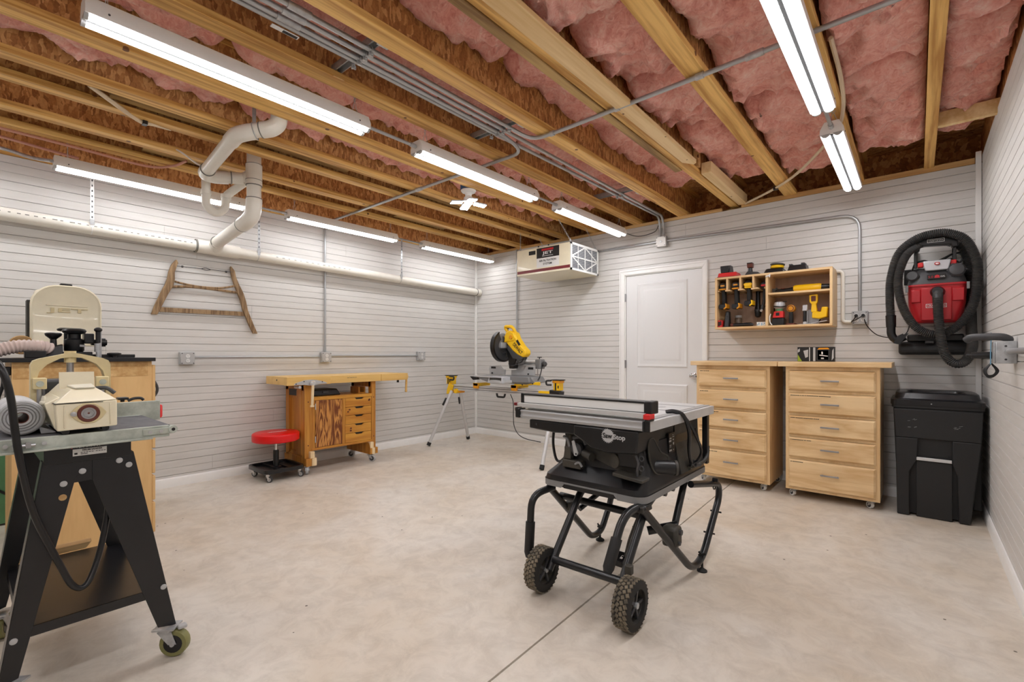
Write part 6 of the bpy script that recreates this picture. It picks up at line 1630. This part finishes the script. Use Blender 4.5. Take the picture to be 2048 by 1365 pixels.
# power cord over the right edge
put('power_cord', MB().tube(catmull([(3.955, -2.62, .862), (3.99, -2.60, .866), (4.025, -2.57, .845), (4.035, -2.52, .76), (4.01, -2.45, .65), (3.995, -2.38, .57)], 6), .010, 8), 'black', t)
put('power_cord', MB().tube(catmull([(3.99, -2.59, .867), (4.03, -2.55, .83), (4.045, -2.44, .72), (4.035, -2.34, .63), (4.0, -2.33, .56)], 6), .007, 8), 'black', t)
put('power_cord', MB().tube(catmull([(4.0, -2.40, .57), (4.01, -2.35, .55), (4.005, -2.31, .555), (3.995, -2.34, .575), (4.0, -2.40, .56), (4.012, -2.33, .57)], 6), .007, 8), 'black', t)
put('plug', MB().cyl((4.005, -2.36, .56), (4.015, -2.31, .552), .014, .011, 12), 'dark_grey', t)
put('hanging_cord', MB().tube(catmull([(3.40, -2.80, .745), (3.395, -2.80, .66), (3.415, -2.80, .58), (3.45, -2.80, .575), (3.49, -2.80, .63), (3.485, -2.80, .70), (3.48, -2.80, .75)], 6), .0075, 8), 'black', t)
put('cord_tie', MB().cyl((3.49, -2.80, .675), (3.525, -2.83, .70), .005, n=8), 'grey', t)
# folding stand
R = .0185
def stube(name, pts, fil=.06, m='black_tube', r=R): return put(name, MB().tube(fillet(pts, fil, 6) if len(pts) > 2 else pts, r, 12), m, t)
stube('wheel_leg', [(3.575, -3.085, .12), (3.585, -2.82, .44), (3.60, -2.76, .47)], .05)
stube('wheel_leg', [(3.945, -3.085, .14), (3.95, -2.84, .44), (3.95, -2.76, .47)], .05)
stube('axle_tube', [(3.585, -3.06, .165), (3.955, -3.07, .175)])
stube('lift_handle', [(3.455, -2.88, .452), (3.418, -3.02, .432), (3.42, -3.045, .13)], .075)
stube('lift_handle', [(3.965, -2.88, .462), (3.945, -3.045, .462), (3.935, -3.17, .25)], .11)
put('foam_grip', MB().tube([(3.419, -3.031, .30), (3.4195, -3.044, .15), (3.42, -3.046, .125)], .024, 14, [.024, .024, .016]), 'black_mat', t)
put('foam_grip', MB().tube([(3.9405, -3.10, .368), (3.9355, -3.162, .262), (3.935, -3.172, .243)], .024, 14, [.024, .024, .016]), 'black_mat', t)
stube('foot_loop', [(3.44, -2.90, .455), (3.415, -2.43, .045), (3.42, -2.325, .052), (3.415, -2.20, .20), (3.44, -2.17, .455)], .06)
stube('foot_loop', [(3.975, -2.93, .46), (4.03, -2.47, .045), (4.035, -2.325, .058), (4.03, -2.03, .31), (4.035, -2.05, .40), (4.0, -2.40, .462)], .07)
stube('cross_bar', [(3.43, -2.78, .38), (3.95, -2.78, .372)])
stube('cross_bar', [(3.62, -2.60, .452), (3.95, -2.60, .452)])
stube('lower_bar', [(3.86, -2.62, .245), (3.99, -2.55, .285)], r=.022)
stube('rear_leg', [(3.945, -2.34, .46), (3.965, -2.58, .20)], r=.018)
stube('rear_leg', [(3.60, -2.34, .46), (3.50, -2.70, .30)], r=.015)
stube('top_bar', [(3.50, -2.50, .455), (3.95, -2.50, .455)])
put('pivot_block', MB().box(3.955, -2.68, .21, 4.035, -2.60, .31), 'black_dusty', t, bevel=.018)
put('pivot_block', MB().box(3.425, -2.74, .28, 3.475, -2.68, .34), 'black_dusty', t, bevel=.014)
put('pivot_bolt', MB().cyl((4.035, -2.64, .285), (4.045, -2.64, .285), .014, n=8), 'dark_grey', t); put('pivot_bolt', MB().cyl((4.035, -2.655, .235), (4.043, -2.655, .235), .010, n=8), 'dark_grey', t)
put('gusset', MB().prism([(-2.95, .44), (-2.85, .44), (-2.86, .47), (-2.95, .47)], 'x', 3.93, 3.99), 'black_dusty', t, bevel=.006)
put('clamp_pin', MB().cyl((4.03, -2.14, .44), (4.06, -2.14, .44), .012, n=10).torus((4.036, -2.13, .405), (1, 0, 0), .021, .004, 14, 5), 'black', t)
for p in ((4.03, -2.085, .245), (4.03, -2.20, .155)): put('pin', MB().cyl((p[0] - .03, p[1], p[2]), (p[0] + .03, p[1], p[2]), .005, n=8), 'black', t)
for x, y in ((3.421, -2.341), (4.044, -2.356)):
    f = put('levelling_foot', MB().lathe([(.026, 0), (.026, .006), (.014, .014), (.006, .02), (.006, .075)], (x, y, 0), (0, 0, 1), 18), 'rubber', t)
    put('foot_wing', MB().bar((x - .02, y + .004, .078), (x + .02, y - .004, .098), .004, .012).bar((x - .018, y, .10), (x + .005, y, .078), .004, .010), 'black', f)
# release lever, pedal with a lock mark
put('release_lever', MB().tube(catmull([(3.925, -2.86, .40), (3.915, -2.90, .34), (3.905, -2.92, .29), (3.895, -2.95, .20)], 4), .006, 8).cyl((3.91, -2.89, .345), (3.93, -2.88, .35), .010, n=8), 'black_dusty', t)
put('pedal', MB().hexa([(3.845, -2.975, .186), (3.905, -2.975, .186), (3.905, -2.92, .180), (3.845, -2.92, .180)], [(3.842, -2.985, .215), (3.905, -2.985, .215), (3.905, -2.92, .238), (3.842, -2.92, .238)]), 'black', t, bevel=.004)
lk = MB(); c0 = Vector((3.892, -2.956, .2295)); uu = Vector((0, .065, .023)).normalized(); rt = Vector((1, 0, 0)); nn = rt.cross(uu)
lk.bar(c0 - uu * .010 - rt * .006, c0 - uu * .010 + rt * .006, .010, .0008, up=nn)
lk.tube([c0 - uu * .004 - rt * .004, c0 + uu * .004 - rt * .004, c0 + uu * .007, c0 + uu * .004 + rt * .004], .0012, 5)
lk.v = [p + nn * .0012 for p in lk.v]
put('lock_symbol', lk, 'print_white', t)
put('latch_block', MB().box(3.955, -3.06, .205, 3.985, -3.03, .245), 'black_dusty', t, bevel=.004)
# wheels with a blocky tread
for x, y, tw in ((3.525, -3.075, .034), (4.0, -3.095, .037)):
    Rw = .108; c = Vector((x, y, Rw + .002))
    wh = MB(); wh.lathe([(.066, -tw), (.092, -tw), (.102, -tw * .86), (.103, 0), (.102, tw * .86), (.092, tw), (.066, tw)], c, (1, 0, 0), 36, ring=True)
    w = put('wheel', wh, 'tyre_dark', t)
    td = MB()
    for k in range(30):
        for j in (-1.5, -.5, .5, 1.5):
            a = 2 * PI * (k + (.5 if int(j + 2) % 2 else 0)) / 30
            d = Vector((0, math.cos(a), math.sin(a))); s = Vector((0, -d.z, d.y)); ax = Vector((1, 0, 0))
            p = c + ax * j * tw * .46
            s2 = (s + ax * .5 * (1 if j > 0 else -1)).normalized() * .0088; a2 = (ax - s * .5 * (1 if j > 0 else -1)).normalized() * .0075
            td.add([p + d * .101 - s2 - a2, p + d * .101 + s2 - a2, p + d * .101 + s2 + a2, p + d * .101 - s2 + a2,
                    p + d * .1055 - s2 * .8 - a2 * .8, p + d * .1055 + s2 * .8 - a2 * .8, p + d * .1055 + s2 * .8 + a2 * .8, p + d * .1055 - s2 * .8 + a2 * .8],
                   [(4, 5, 6, 7), (0, 1, 5, 4), (1, 2, 6, 5), (2, 3, 7, 6), (3, 0, 4, 7)])
    put('tread', td, 'tyre', w, smooth=0, kind='stuff')
    rm = MB(); rm.lathe([(.012, tw * .55), (.030, tw * .55), (.05, tw * .1), (.060, tw * .15), (.07, tw * .95), (.07, -tw * .95), (.06, -tw * .4), (.03, -tw * .6), (.012, -tw * .55)], c, (1, 0, 0), 32)
    put('rim', rm, 'black_dusty', w)
    sp = MB()
    for k in range(5):
        a = 2 * PI * k / 5; d = Vector((0, math.cos(a), math.sin(a)))
        sp.bar(c + d * .015 + Vector((tw * .55, 0, 0)), c + d * .065 + Vector((tw * .55, 0, 0)), .012, .012, up=(1, 0, 0))
    put('spoke', sp, 'dark_grey', w)
    put('axle_nut', MB().cyl(c + Vector((tw * .5, 0, 0)), c + Vector((tw * .95, 0, 0)), .013, n=6), 'galv', w)
    put('axle_bolt', MB().cyl(c + Vector((-tw - .02, 0, 0)), c + Vector((-tw + .01, 0, 0)), .010, n=8), 'dark_grey', w)

# ================================================================ DRUM SANDER ON ITS STAND
t = thing('drum_sander', 'cream benchtop drum sander with grey conveyor bed on a black steel stand at left', 'sander', (2.42, -4.6, 0))
def plate(poly, x0, x1, name='leg', m='black_paint'): return put(name, MB().prism(poly, 'x', x0, x1), m, t, bevel=.001)
for x0, x1 in ((2.744, 2.748), (2.10, 2.104)):
    plate([(-4.506, .797), (-4.376, .112), (-4.432, .124), (-4.618, .720), (-4.618, .797)], x0, x1)
    plate([(-4.739, .797), (-4.838, .112), (-4.794, .124), (-4.663, .720), (-4.63, .797)], x0 + (.002 if x0 > 2.5 else -.002), x1 + (.002 if x0 > 2.5 else -.002))
    plate([(-4.68, .715), (-4.60, .718), (-4.51, .797), (-4.73, .797)], x0 - .002, x1 - .002, 'apron')
for (ya, za, yb_, zb_) in ((-4.506, .797, -4.376, .112), (-4.739, .797, -4.838, .112)):
    for x0 in (2.746, 2.102):
        s = -1 if x0 > 2.5 else 1
        put('leg_flange', MB().hexa([(x0, yb_ - .002, zb_), (x0, yb_ + .002, zb_), (x0 + s * .05, yb_ + .002, zb_), (x0 + s * .05, yb_ - .002, zb_)], [(x0, ya - .002, za), (x0, ya + .002, za), (x0 + s * .05, ya + .002, za), (x0 + s * .05, ya - .002, za)]), 'black_paint', t)
put('stand_head', MB().box(2.12, -4.737, .785, 2.752, -4.512, .845), 'black_paint', t, bevel=.002)
put('shelf', MB().prism([(-4.79, .272), (-4.43, .272), (-4.428, .242), (-4.432, .242), (-4.436, .268), (-4.784, .268), (-4.788, .242), (-4.792, .242)], 'x', 2.06, 2.742), 'black_paint', t)
put('shelf_lip', MB().box(2.738, -4.79, .240, 2.743, -4.43, .272), 'black_paint', t)
for y, z in ((-4.643, .752), (-4.690, .718), (-4.545, .772), (-4.518, .752), (-4.805, .245), (-4.415, .272)):
    put('bolt', MB().lathe([(.010, 0), (.0095, .003), (.006, .005)], (2.7495, y, z), (1, 0, 0), 12), 'light_grey', t)
put('bolt_hole', MB().cyl((2.7495, -4.692, .673), (2.7505, -4.692, .673), .0105, n=14), 'scrap', t)
put('label_plate', MB().box(2.7525, -4.668, .806, 2.7535, -4.580, .829), 'print_white', t)
text('PERFORMAX', (2.754, -4.628, .8375), (0, 1, 0), (0, 0, 1), .0085, 'print_white', t, w=.060)
text('DRUM SANDER', (2.754, -4.618, .8245), (0, 1, 0), (0, 0, 1), .0058, 'print_black', t, w=.052, bold=.02)
pm = MB()
for k in range(9): pm.box(2.7534, -4.648 + k * .007 + (.004 if k > 4 else 0), .8155, 2.7538, -4.643 + k * .007 + (.004 if k > 4 else 0), .8175)
pm.box(2.7534, -4.664, .811, 2.7538, -4.656, .817).box(2.7534, -4.648, .8105, 2.7538, -4.630, .8125)
put('print', pm, 'print_black', t)
put('print', MB().box(2.7525, -4.671, .832, 2.7535, -4.669, .842), 'print_red', t)
for x, y in ((2.735, -4.40), (2.735, -4.815), (2.115, -4.40), (2.115, -4.815)):
    caster(t, x, y, .115, .05, .032, .85 if x > 2.5 else 2.8, wheel='caster_yel', hub='black', fork='galv', trail=.55)
put('caster_lock', MB().box(2.755, -4.375, .10, 2.78, -4.345, .115), 'light_grey', t, bevel=.005)
# conveyor bed
BY0, BY1 = -4.90, -4.408
put('bed_rail', MB().box(2.785, BY0, .846, 2.80, BY1, .887).box(2.785, BY0, .843, 2.812, -4.46, .850), 'bed_grey', t, bevel=.002)
put('bed_rail', MB().box(2.34, BY0, .846, 2.355, BY1, .887), 'bed_grey', t, bevel=.002)
put('conveyor_belt', MB().prism([(-4.88, .874), (-4.88, .886), (BY1 + .005, .886), (BY1 + .013, .88), (BY1 + .013, .868), (BY1 + .005, .862), (-4.88, .862)], 'x', 2.357, 2.783), 'belt', t)
put('roller_bracket', MB().box(2.80, -4.488, .857, 2.806, -4.394, .880), 'bed_grey', t, bevel=.002)
put('roller_end', MB().cyl((2.78, -4.399, .872), (2.812, -4.399, .872), .014, n=18), 'bed_grey', t)
put('roller_hole', MB().cyl((2.812, -4.399, .872), (2.8128, -4.399, .872), .006, n=12), 'black', t)
for y in (-4.468, -4.435, -4.74, -4.805, -4.825): put('bolt', MB().cyl((2.80, y, .868), (2.809, y, .868), .006, n=12), 'light_grey', t)
put('belt_adjuster', MB().cyl((2.806, -4.80, .866), (2.806, -4.76, .866), .005, n=8).box(2.80, -4.782, .858, 2.812, -4.77, .876), 'steel', t)
put('motor_cover', MB().box(2.335, -4.80, .86, 2.348, -4.335, .945).box(2.28, -4.75, .80, 2.335, -4.50, .945), 'bed_grey', t, bevel=.002)
put('stop_switch', MB().box(2.29, -4.338, .865, 2.335, -4.322, .925), 'red_plastic', t, bevel=.008)
put('speed_knob', MB().cyl((2.31, -4.46, .945), (2.31, -4.46, .956), .008, n=10).box(2.285, -4.478, .955, 2.335, -4.442, .965), 'black', t, bevel=.003)
put('bed_lever', MB().tube(catmull([(2.30, -4.44, .947), (2.30, -4.42, .956), (2.30, -4.395, .956), (2.30, -4.385, .947)], 4), .006, 8), 'black', t)
# head with the drum
hd = MB()
hd.hexa([(2.44, -4.708, .900), (2.82, -4.713, .902), (2.82, -4.562, .906), (2.44, -4.56, .90)], [(2.44, -4.716, .985), (2.82, -4.717, .990), (2.82, -4.563, .994), (2.44, -4.56, .985)])
put('head', hd, 'cream', t, bevel=.004)
put('drum_cover', MB().hexa([(2.44, -4.717, .986), (2.82, -4.718, .991), (2.82, -4.562, .995), (2.44, -4.558, .986)], [(2.47, -4.675, 1.042), (2.76, -4.672, 1.032), (2.76, -4.608, 1.034), (2.47, -4.60, 1.044)]), 'cream', t, bevel=.003)
put('cover_seam', MB().box(2.60, -4.719, .989, 2.8212, -4.60, .9915), 'black_dusty', t)
put('dust_flap', MB().hexa([(2.66, -4.692, 1.03), (2.664, -4.692, 1.03), (2.664, -4.60, 1.03), (2.66, -4.60, 1.03)], [(2.65, -4.692, 1.088), (2.654, -4.692, 1.088), (2.654, -4.60, 1.088), (2.65, -4.60, 1.088)]), 'cream', t)
put('cover_label', MB().hexa([(2.665, -4.672, 1.0365), (2.762, -4.664, 1.0335), (2.762, -4.612, 1.0345), (2.665, -4.608, 1.038)], [(2.665, -4.672, 1.044), (2.764, -4.664, 1.0385), (2.764, -4.612, 1.0395), (2.665, -4.608, 1.046)]), 'cream_light', t, bevel=.002)
put('cover_latch', MB().tube(catmull([(2.70, -4.60, 1.03), (2.72, -4.575, 1.03), (2.73, -4.555, 1.012)], 4), .007, 8), 'dark_grey', t)
put('hood_side', MB().hexa([(2.45, -4.708, .905), (2.79, -4.714, .905), (2.79, -4.70, .905), (2.45, -4.70, .905)], [(2.46, -4.722, .988), (2.76, -4.737, .988), (2.76, -4.70, 1.01), (2.46, -4.70, 1.01)]), 'cream', t, bevel=.004)
put('hood_tab', MB().cyl((2.72, -4.738, .99), (2.72, -4.734, 1.012), .005, n=8).ball((2.72, -4.738, .99), .008), 'cream_light', t)
fl = MB(); bcn = (2.8215, -4.637, .955)
fl.prism([(-4.683, .955), (-4.672, .972), (-4.652, .988), (-4.622, .988), (-4.602, .972), (-4.591, .955), (-4.602, .938), (-4.622, .922), (-4.652, .922), (-4.672, .938)], 'x', 2.8195, 2.8245)
put('bearing_flange', fl, 'cream_cast', t, bevel=.002)
put('bearing_ring', MB().lathe([(.018, .003), (.027, .003), (.029, .005), (.027, .007), (.022, .007), (.018, .005)], (2.8215, -4.637, .955), (1, 0, 0), 28), 'brown', t)
put('shaft_end', MB().lathe([(.001, .003), (.019, .003), (.019, .007), (.014, .007), (.013, .0055), (.004, .0055), (.001, .004)], (2.8215, -4.637, .955), (1, 0, 0), 24), 'steel', t)
put('flange_bolt', MB().lathe([(.008, 0), (.008, .006), (.004, .009)], (2.8245, -4.674, .955), (1, 0, 0), 12), 'light_grey', t)
put('head_ridge', MB().box(2.818, -4.697, .91, 2.8235, -4.692, .985).box(2.818, -4.583, .912, 2.8235, -4.579, .985), 'cream', t, bevel=.002)
put('pressure_roller', MB().cyl((2.45, -4.69, .897), (2.80, -4.69, .897), .010, n=12).cyl((2.45, -4.59, .899), (2.80, -4.59, .899), .010, n=12), 'black', t)
# cast arch with lead screw and guide blocks
outer = [(-4.745, .885), (-4.745, 1.11), (-4.738, 1.126), (-4.72, 1.134), (-4.66, 1.150), (-4.634, 1.158), (-4.605, 1.152), (-4.54, 1.135), (-4.523, 1.126), (-4.516, 1.11), (-4.516, .885)]
inner = [(-4.730, .885), (-4.730, 1.05), (-4.722, 1.085), (-4.70, 1.112), (-4.665, 1.134), (-4.634, 1.140), (-4.60, 1.136), (-4.56, 1.112), (-4.54, 1.085), (-4.531, 1.05), (-4.531, .885)]
ar = MB(); n = len(outer)
for x in (2.36, 2.415): ar.add([(x, p[0], p[1]) for p in outer + inner], [(i, i + 1, n + i + 1, n + i) for i in range(n - 1)])
ar.add([(2.36, p[0], p[1]) for p in outer] + [(2.415, p[0], p[1]) for p in outer], [(i, i + 1, n + i + 1, n + i) for i in range(n - 1)])
ar.add([(2.36, p[0], p[1]) for p in inner] + [(2.415, p[0], p[1]) for p in inner], [(i, i + 1, n + i + 1, n + i) for i in range(n - 1)])
put('arch_casting', ar, 'cream_cast', t, smooth=30, bevel=.002)
put('arch_boss', MB().cyl((2.388, -4.634, 1.118), (2.388, -4.634, 1.163), .018, n=16), 'cream_cast', t)
put('lead_screw', MB().cyl((2.388, -4.634, .95), (2.388, -4.634, 1.125), .011, n=14), 'steel', t)
for y in (-4.722, -4.544):
    put('guide_block', MB().box(2.40, y - .019, 1.02, 2.44, y + .019, 1.062), 'cream_cast', t, bevel=.003)
    put('guide_bolt', MB().cyl((2.44, y, 1.04), (2.446, y, 1.04), .011, n=14), 'bed_grey', t)
    put('guide_rod', MB().cyl((2.42, y, .90), (2.42, y, 1.02), .008, n=12), 'steel', t)
put('sander_motor', MB().box(2.20, -4.70, .97, 2.34, -4.56, 1.05), 'dark_grey', t, bevel=.01)
for p in (2.62,):
    rl = MB(); rl.lathe([(.018, 0), (.046, 0), (.055, .004), (.058, .012), (.058, .26), (.05, .27), (.018, .27)], (2.72, -4.786, .945), (-1, 0, 0), 32, ring=True)
    o = put('r', rl, 'cloth_white', None, loc=(2.58, -4.786, .887)); o.name = 'cloth_roll'; ABS[o.name] = Vector((2.58, -4.786, .887))
    tag(o, 'rolled white fabric tube lying on the left end of the sander bed', 'roll')
    for r in (.026, .034, .042, .050): put('roll_layer', MB().torus((2.7205, -4.786, .945), (1, 0, 0), r, .0016, 28, 6), 'grey' if r < .05 else 'light_grey', o)
    put('roll_core', MB().lathe([(.0182, 0), (.0182, .2), (.016, .2), (.016, 0)], (2.7195, -4.786, .945), (-1, 0, 0), 20, ring=True), 'brown', o)
    put('loose_end', MB().hexa([(2.46, -4.74, .888), (2.71, -4.74, .888), (2.71, -4.705, .888), (2.46, -4.705, .888)], [(2.46, -4.745, .912), (2.71, -4.745, .912), (2.71, -4.705, .890), (2.46, -4.705, .890)]), 'cloth_white', o)
put('power_cord', MB().tube(catmull([(2.70, -4.93, 1.10), (2.79, -4.855, 1.13), (2.83, -4.832, 1.10), (2.835, -4.815, 1.02), (2.832, -4.806, .92), (2.825, -4.792, .807), (2.805, -4.762, .645), (2.79, -4.704, .468), (2.78, -4.668, .378), (2.765, -4.632, .372), (2.735, -4.597, .455), (2.722, -4.574, .58), (2.70, -4.567, .66)], 8), .0095, 10), 'black', t)
solo('timber_offcut', MB().hexa([(2.0, -4.80, .273), (2.055, -4.80, .273), (2.055, -4.545, .273), (2.0, -4.54, .273)], [(2.0, -4.80, .300), (2.055, -4.80, .300), (2.055, -4.525, .300), (2.0, -4.52, .300)]), 'scrap', 'rough pale timber offcut lying across the sander stand shelf', 'timber', bevel=.002)

# ================================================================ ROUTER TABLE CABINET AND BANDSAW
t = thing('router_cabinet', 'birch plywood router table cabinet with a black top behind the drum sander', 'cabinet', (1.0, -4.44, 0))
cx0, cx1, cy0, cy1 = .78, 1.33, -4.742, -4.148
put('carcass', MB().box(cx0, cy0, .015, cx1, cy1, 1.108), 'ply', t, bevel=.001)
put('top_rail', MB().box(cx1, cy0 + .005, 1.02, cx1 + .002, cy1 - .02, 1.105), 'plate', t)
put('table_top', MB().box(.70, -4.86, 1.108, 1.36, -4.135, 1.130), 'black_paint', t, bevel=.001)
for a, d in ((.05, .235), (.25, .40), (.415, .555), (.57, .70), (.715, 1.085)):
    put('drawer', MB().box(cx0 + .02, cy1, a, cx1 - .003, cy1 + .019, d), 'ply', t, bevel=.005)
put('drawer_pull', MB().tube(catmull([(1.25, cy1 + .018, 1.0), (1.25, cy1 + .042, .95), (1.25, cy1 + .042, .91), (1.25, cy1 + .018, .87)], 4), .008, 8), 'dark_grey', t)
put('side_box', MB().box(1.33, -4.60, .92, 1.36, -4.46, 1.015), 'dark_grey', t, bevel=.004)
put('switch_cord', MB().tube(catmull([(1.30, -4.78, 1.08), (1.30, -4.77, 1.0), (1.30, -4.79, .90), (1.30, -4.765, .80), (1.30, -4.80, .72)], 5), .008, 8), 'black', t)
put('side_switch', MB().box(1.25, -4.775, 1.04, 1.32, -4.742, 1.085).box(1.25, -4.765, .82, 1.32, -4.742, .98), 'black', t, bevel=.005)
t = thing('router_fence', 'black router with knobs and clamps on the black table top', 'router', (1.1, -4.47, 1.13))
put('base', MB().box(.98, -4.57, 1.13, 1.16, -4.40, 1.165), 'black', t, bevel=.004)
put('motor', MB().lathe([(.04, 0), (.046, .01), (.046, .07), (.03, .08), (.03, .11)], (1.10, -4.475, 1.165), (0, 0, 1), 20), 'black', t)
put('top_knob', MB().lathe([(.02, 0), (.05, .012), (.056, .024), (.05, .034), (.03, .04)], (1.10, -4.475, 1.265), (0, 0, 1), 22), 'black', t)
put('rear_knob', MB().lathe([(.012, -.08), (.012, 0), (.04, .006), (.044, .016), (.03, .024)], (1.02, -4.50, 1.285), (0, 0, 1), 20), 'black', t)
put('side_knob', MB().lathe([(.016, -.07), (.014, -.02), (.035, 0), (.038, .012), (.03, .018)], (1.11, -4.565, 1.258), (0, 0, 1), 18), 'black', t)
put('handle_block', MB().box(1.06, -4.435, 1.215, 1.14, -4.39, 1.275).box(1.08, -4.40, 1.205, 1.13, -4.35, 1.24), 'black', t, bevel=.005)
put('clamp_dial', MB().cyl((1.11, -4.36, 1.223), (1.11, -4.335, 1.223), .026, n=16).cyl((1.11, -4.335, 1.223), (1.11, -4.328, 1.223), .018, n=14), 'black', t)
put('fence_beam', MB().box(1.08, -4.52, 1.13, 1.12, -4.19, 1.15), 'black', t, bevel=.003)
put('dust_hood', MB().hexa([(1.08, -4.64, 1.13), (1.18, -4.64, 1.13), (1.18, -4.53, 1.13), (1.08, -4.53, 1.13)], [(1.08, -4.56, 1.20), (1.16, -4.56, 1.20), (1.16, -4.53, 1.21), (1.08, -4.53, 1.21)]), 'black', t, bevel=.006)
put('fence_bracket', MB().box(1.19, -4.69, 1.13, 1.25, -4.605, 1.170), 'black', t, bevel=.004)
put('hose_clamp', MB().torus((1.18, -4.605, 1.19), (.1, .9, -.4), .028, .004, 18, 5), 'steel', t)
put('bracket', MB().bar((1.12, -4.49, 1.205), (1.13, -4.43, 1.20), .03, .012), 'steel', t)
t = thing('lift_crank', 'black-knobbed crank handle standing on the router table top', 'crank', (1.18, -4.375, 1.13))
put('knob', MB().ball((1.18, -4.378, 1.297), .020, 1, 1, .75), 'black', t)
put('grip', MB().cyl((1.18, -4.378, 1.22), (1.18, -4.378, 1.29), .012, n=12), 'black', t)
put('post', MB().cyl((1.16, -4.368, 1.13), (1.16, -4.368, 1.29), .009, n=12), 'light_grey', t)
put('joint', MB().cyl((1.18, -4.382, 1.165), (1.18, -4.382, 1.215), .014, n=12).cyl((1.19, -4.38, 1.13), (1.19, -4.38, 1.165), .010, n=10), 'galv', t)
put('star_knob', MB().lathe([(.01, 0), (.035, .004), (.035, .012), (.02, .016)], (1.16, -4.30, 1.145), (0, 0, 1), 12).cyl((1.16, -4.30, 1.13), (1.16, -4.30, 1.145), .012), 'black', t)
t = thing('dust_hose', 'pale pinkish ribbed dust hose arching over the router table top', 'hose', (1.2, -4.7, 1.13))
def pleated(pts, r, pitch, m, name, parent):
    p = catmull(pts, 10); L = [0]
    for i in range(1, len(p)): L.append(L[-1] + (p[i] - p[i - 1]).length)
    out = []; rad = []; s = 0; k = 0; i = 0
    while s < L[-1]:
        while L[i + 1] < s: i += 1
        q = p[i].lerp(p[i + 1], (s - L[i]) / (L[i + 1] - L[i])); out.append(q); rad.append(r * (1.09 if k % 2 else .90)); s += pitch / 2; k += 1
    return put(name, MB().tube(out, r, 18, rad), m, parent, smooth=20)
pleated([(1.22, -5.05, 1.08), (1.22, -4.90, 1.12), (1.21, -4.80, 1.165), (1.205, -4.72, 1.192), (1.20, -4.66, 1.195), (1.185, -4.61, 1.19), (1.17, -4.58, 1.175)], .034, .017, 'hose_pink', 'hose', t)

t = thing('bandsaw', 'cream bandsaw with a rounded wheel cover rising behind the router cabinet', 'bandsaw', (.45, -4.45, 0))
bx = .62
def bpoly(y0, y1, z0, z1, r):
    return [(y0, z0), (y1, z0)] + [(y1 - r + r * math.cos(a), z1 - r + r * math.sin(a)) for a in [PI / 2 * k / 8 for k in range(9)]] + [(y0 + r + r * math.cos(a), z1 - r + r * math.sin(a)) for a in [PI / 2 + PI / 2 * k / 8 for k in range(9)]]
put('wheel_cover', MB().prism(bpoly(-4.628, -4.278, 1.205, 1.608, .135), 'x', bx - .10, bx - .012), 'cream', t, bevel=.012)
pf = bpoly(-4.628, -4.278, 1.205, 1.608, .135); pi_ = bpoly(-4.606, -4.30, 1.215, 1.588, .12)
dm = MB(); n = len(pf)
dm.add([(bx - .012, p[0], p[1]) for p in pf] + [(bx + .004, (p[0] * .6 + q[0] * .4), (p[1] * .6 + q[1] * .4)) for p, q in zip(pf, pi_)] + [(bx - .003, q[0], q[1]) for q in pi_],
       [(i, (i + 1) % n, n + (i + 1) % n, n + i) for i in range(n)] + [(n + i, n + (i + 1) % n, 2 * n + (i + 1) % n, 2 * n + i) for i in range(n)] + [tuple(range(2 * n, 3 * n))])
put('cover_door', dm, 'cream', t, smooth=50)
text('JET', (bx - .002, -4.452, 1.437), (0, 1, 0), (0, 0, 1), .036, 'cream_cast', t, w=.20, depth=.003, name='embossed_name', bold=.01, ext=.004)  # letters coloured darker than the door in place of relief shading
put('embossed_bar', MB().box(bx - .004, -4.555, 1.468, bx + .002, -4.352, 1.476), 'cream', t, bevel=.0018)
put('tension_knob', MB().box(bx - .09, -4.485, 1.608, bx - .03, -4.425, 1.622), 'black', t, bevel=.005)
put('column', MB().box(bx - .12, -4.641, .05, bx - .03, -4.615, 1.50), 'black_dusty', t, bevel=.003)
put('frame_arm', MB().box(bx - .22, -4.60, 1.22, bx - .10, -4.29, 1.58), 'cream', t, bevel=.02)
put('lower_cover', MB().box(bx - .10, -4.62, .55, bx - .02, -4.28, .92), 'cream', t, bevel=.02)
put('saw_table', MB().box(bx - .16, -4.58, .98, bx + .12, -4.22, 1.0), 'steel', t)
put('cabinet_stand', MB().box(bx - .25, -4.62, 0, bx + .02, -4.28, .55), 'cream', t, bevel=.006)
put('hand_wheel', MB().lathe([(.01, 0), (.055, .004), (.06, .015), (.055, .026), (.01, .03)], (bx - .02, -4.665, 1.21), (1, 0, 0), 22), 'scrap', t)
t = thing('green_machine', 'green enamelled machine base at the far left edge behind the sander', 'machine', (.15, -5.0, 0))
put('base_cabinet', MB().box(.04, -5.35, .012, .25, -4.672, .53), 'green', t, bevel=.004)
put('plinth', MB().box(.05, -5.34, 0, .24, -4.69, .012), 'black', t)
put('machine_cord', MB().tube(catmull([(.262, -5.0, .34), (.262, -4.80, .27), (.262, -4.70, .20), (.262, -4.66, .185)], 5), .008, 8), 'black', t)
t = thing('brown_canister', 'brown ribbed canister at the far left edge against the white wall', 'canister', (.25, -4.77, .53))
put('body', MB().lathe([(.05, 0), (.06, .01), (.06, .10), (.07, .12), (.06, .14), (.07, .16), (.06, .18), (.06, .30), (.04, .33)], (.16, -4.79, .53), (0, 0, 1), 18), 'scrap', t)
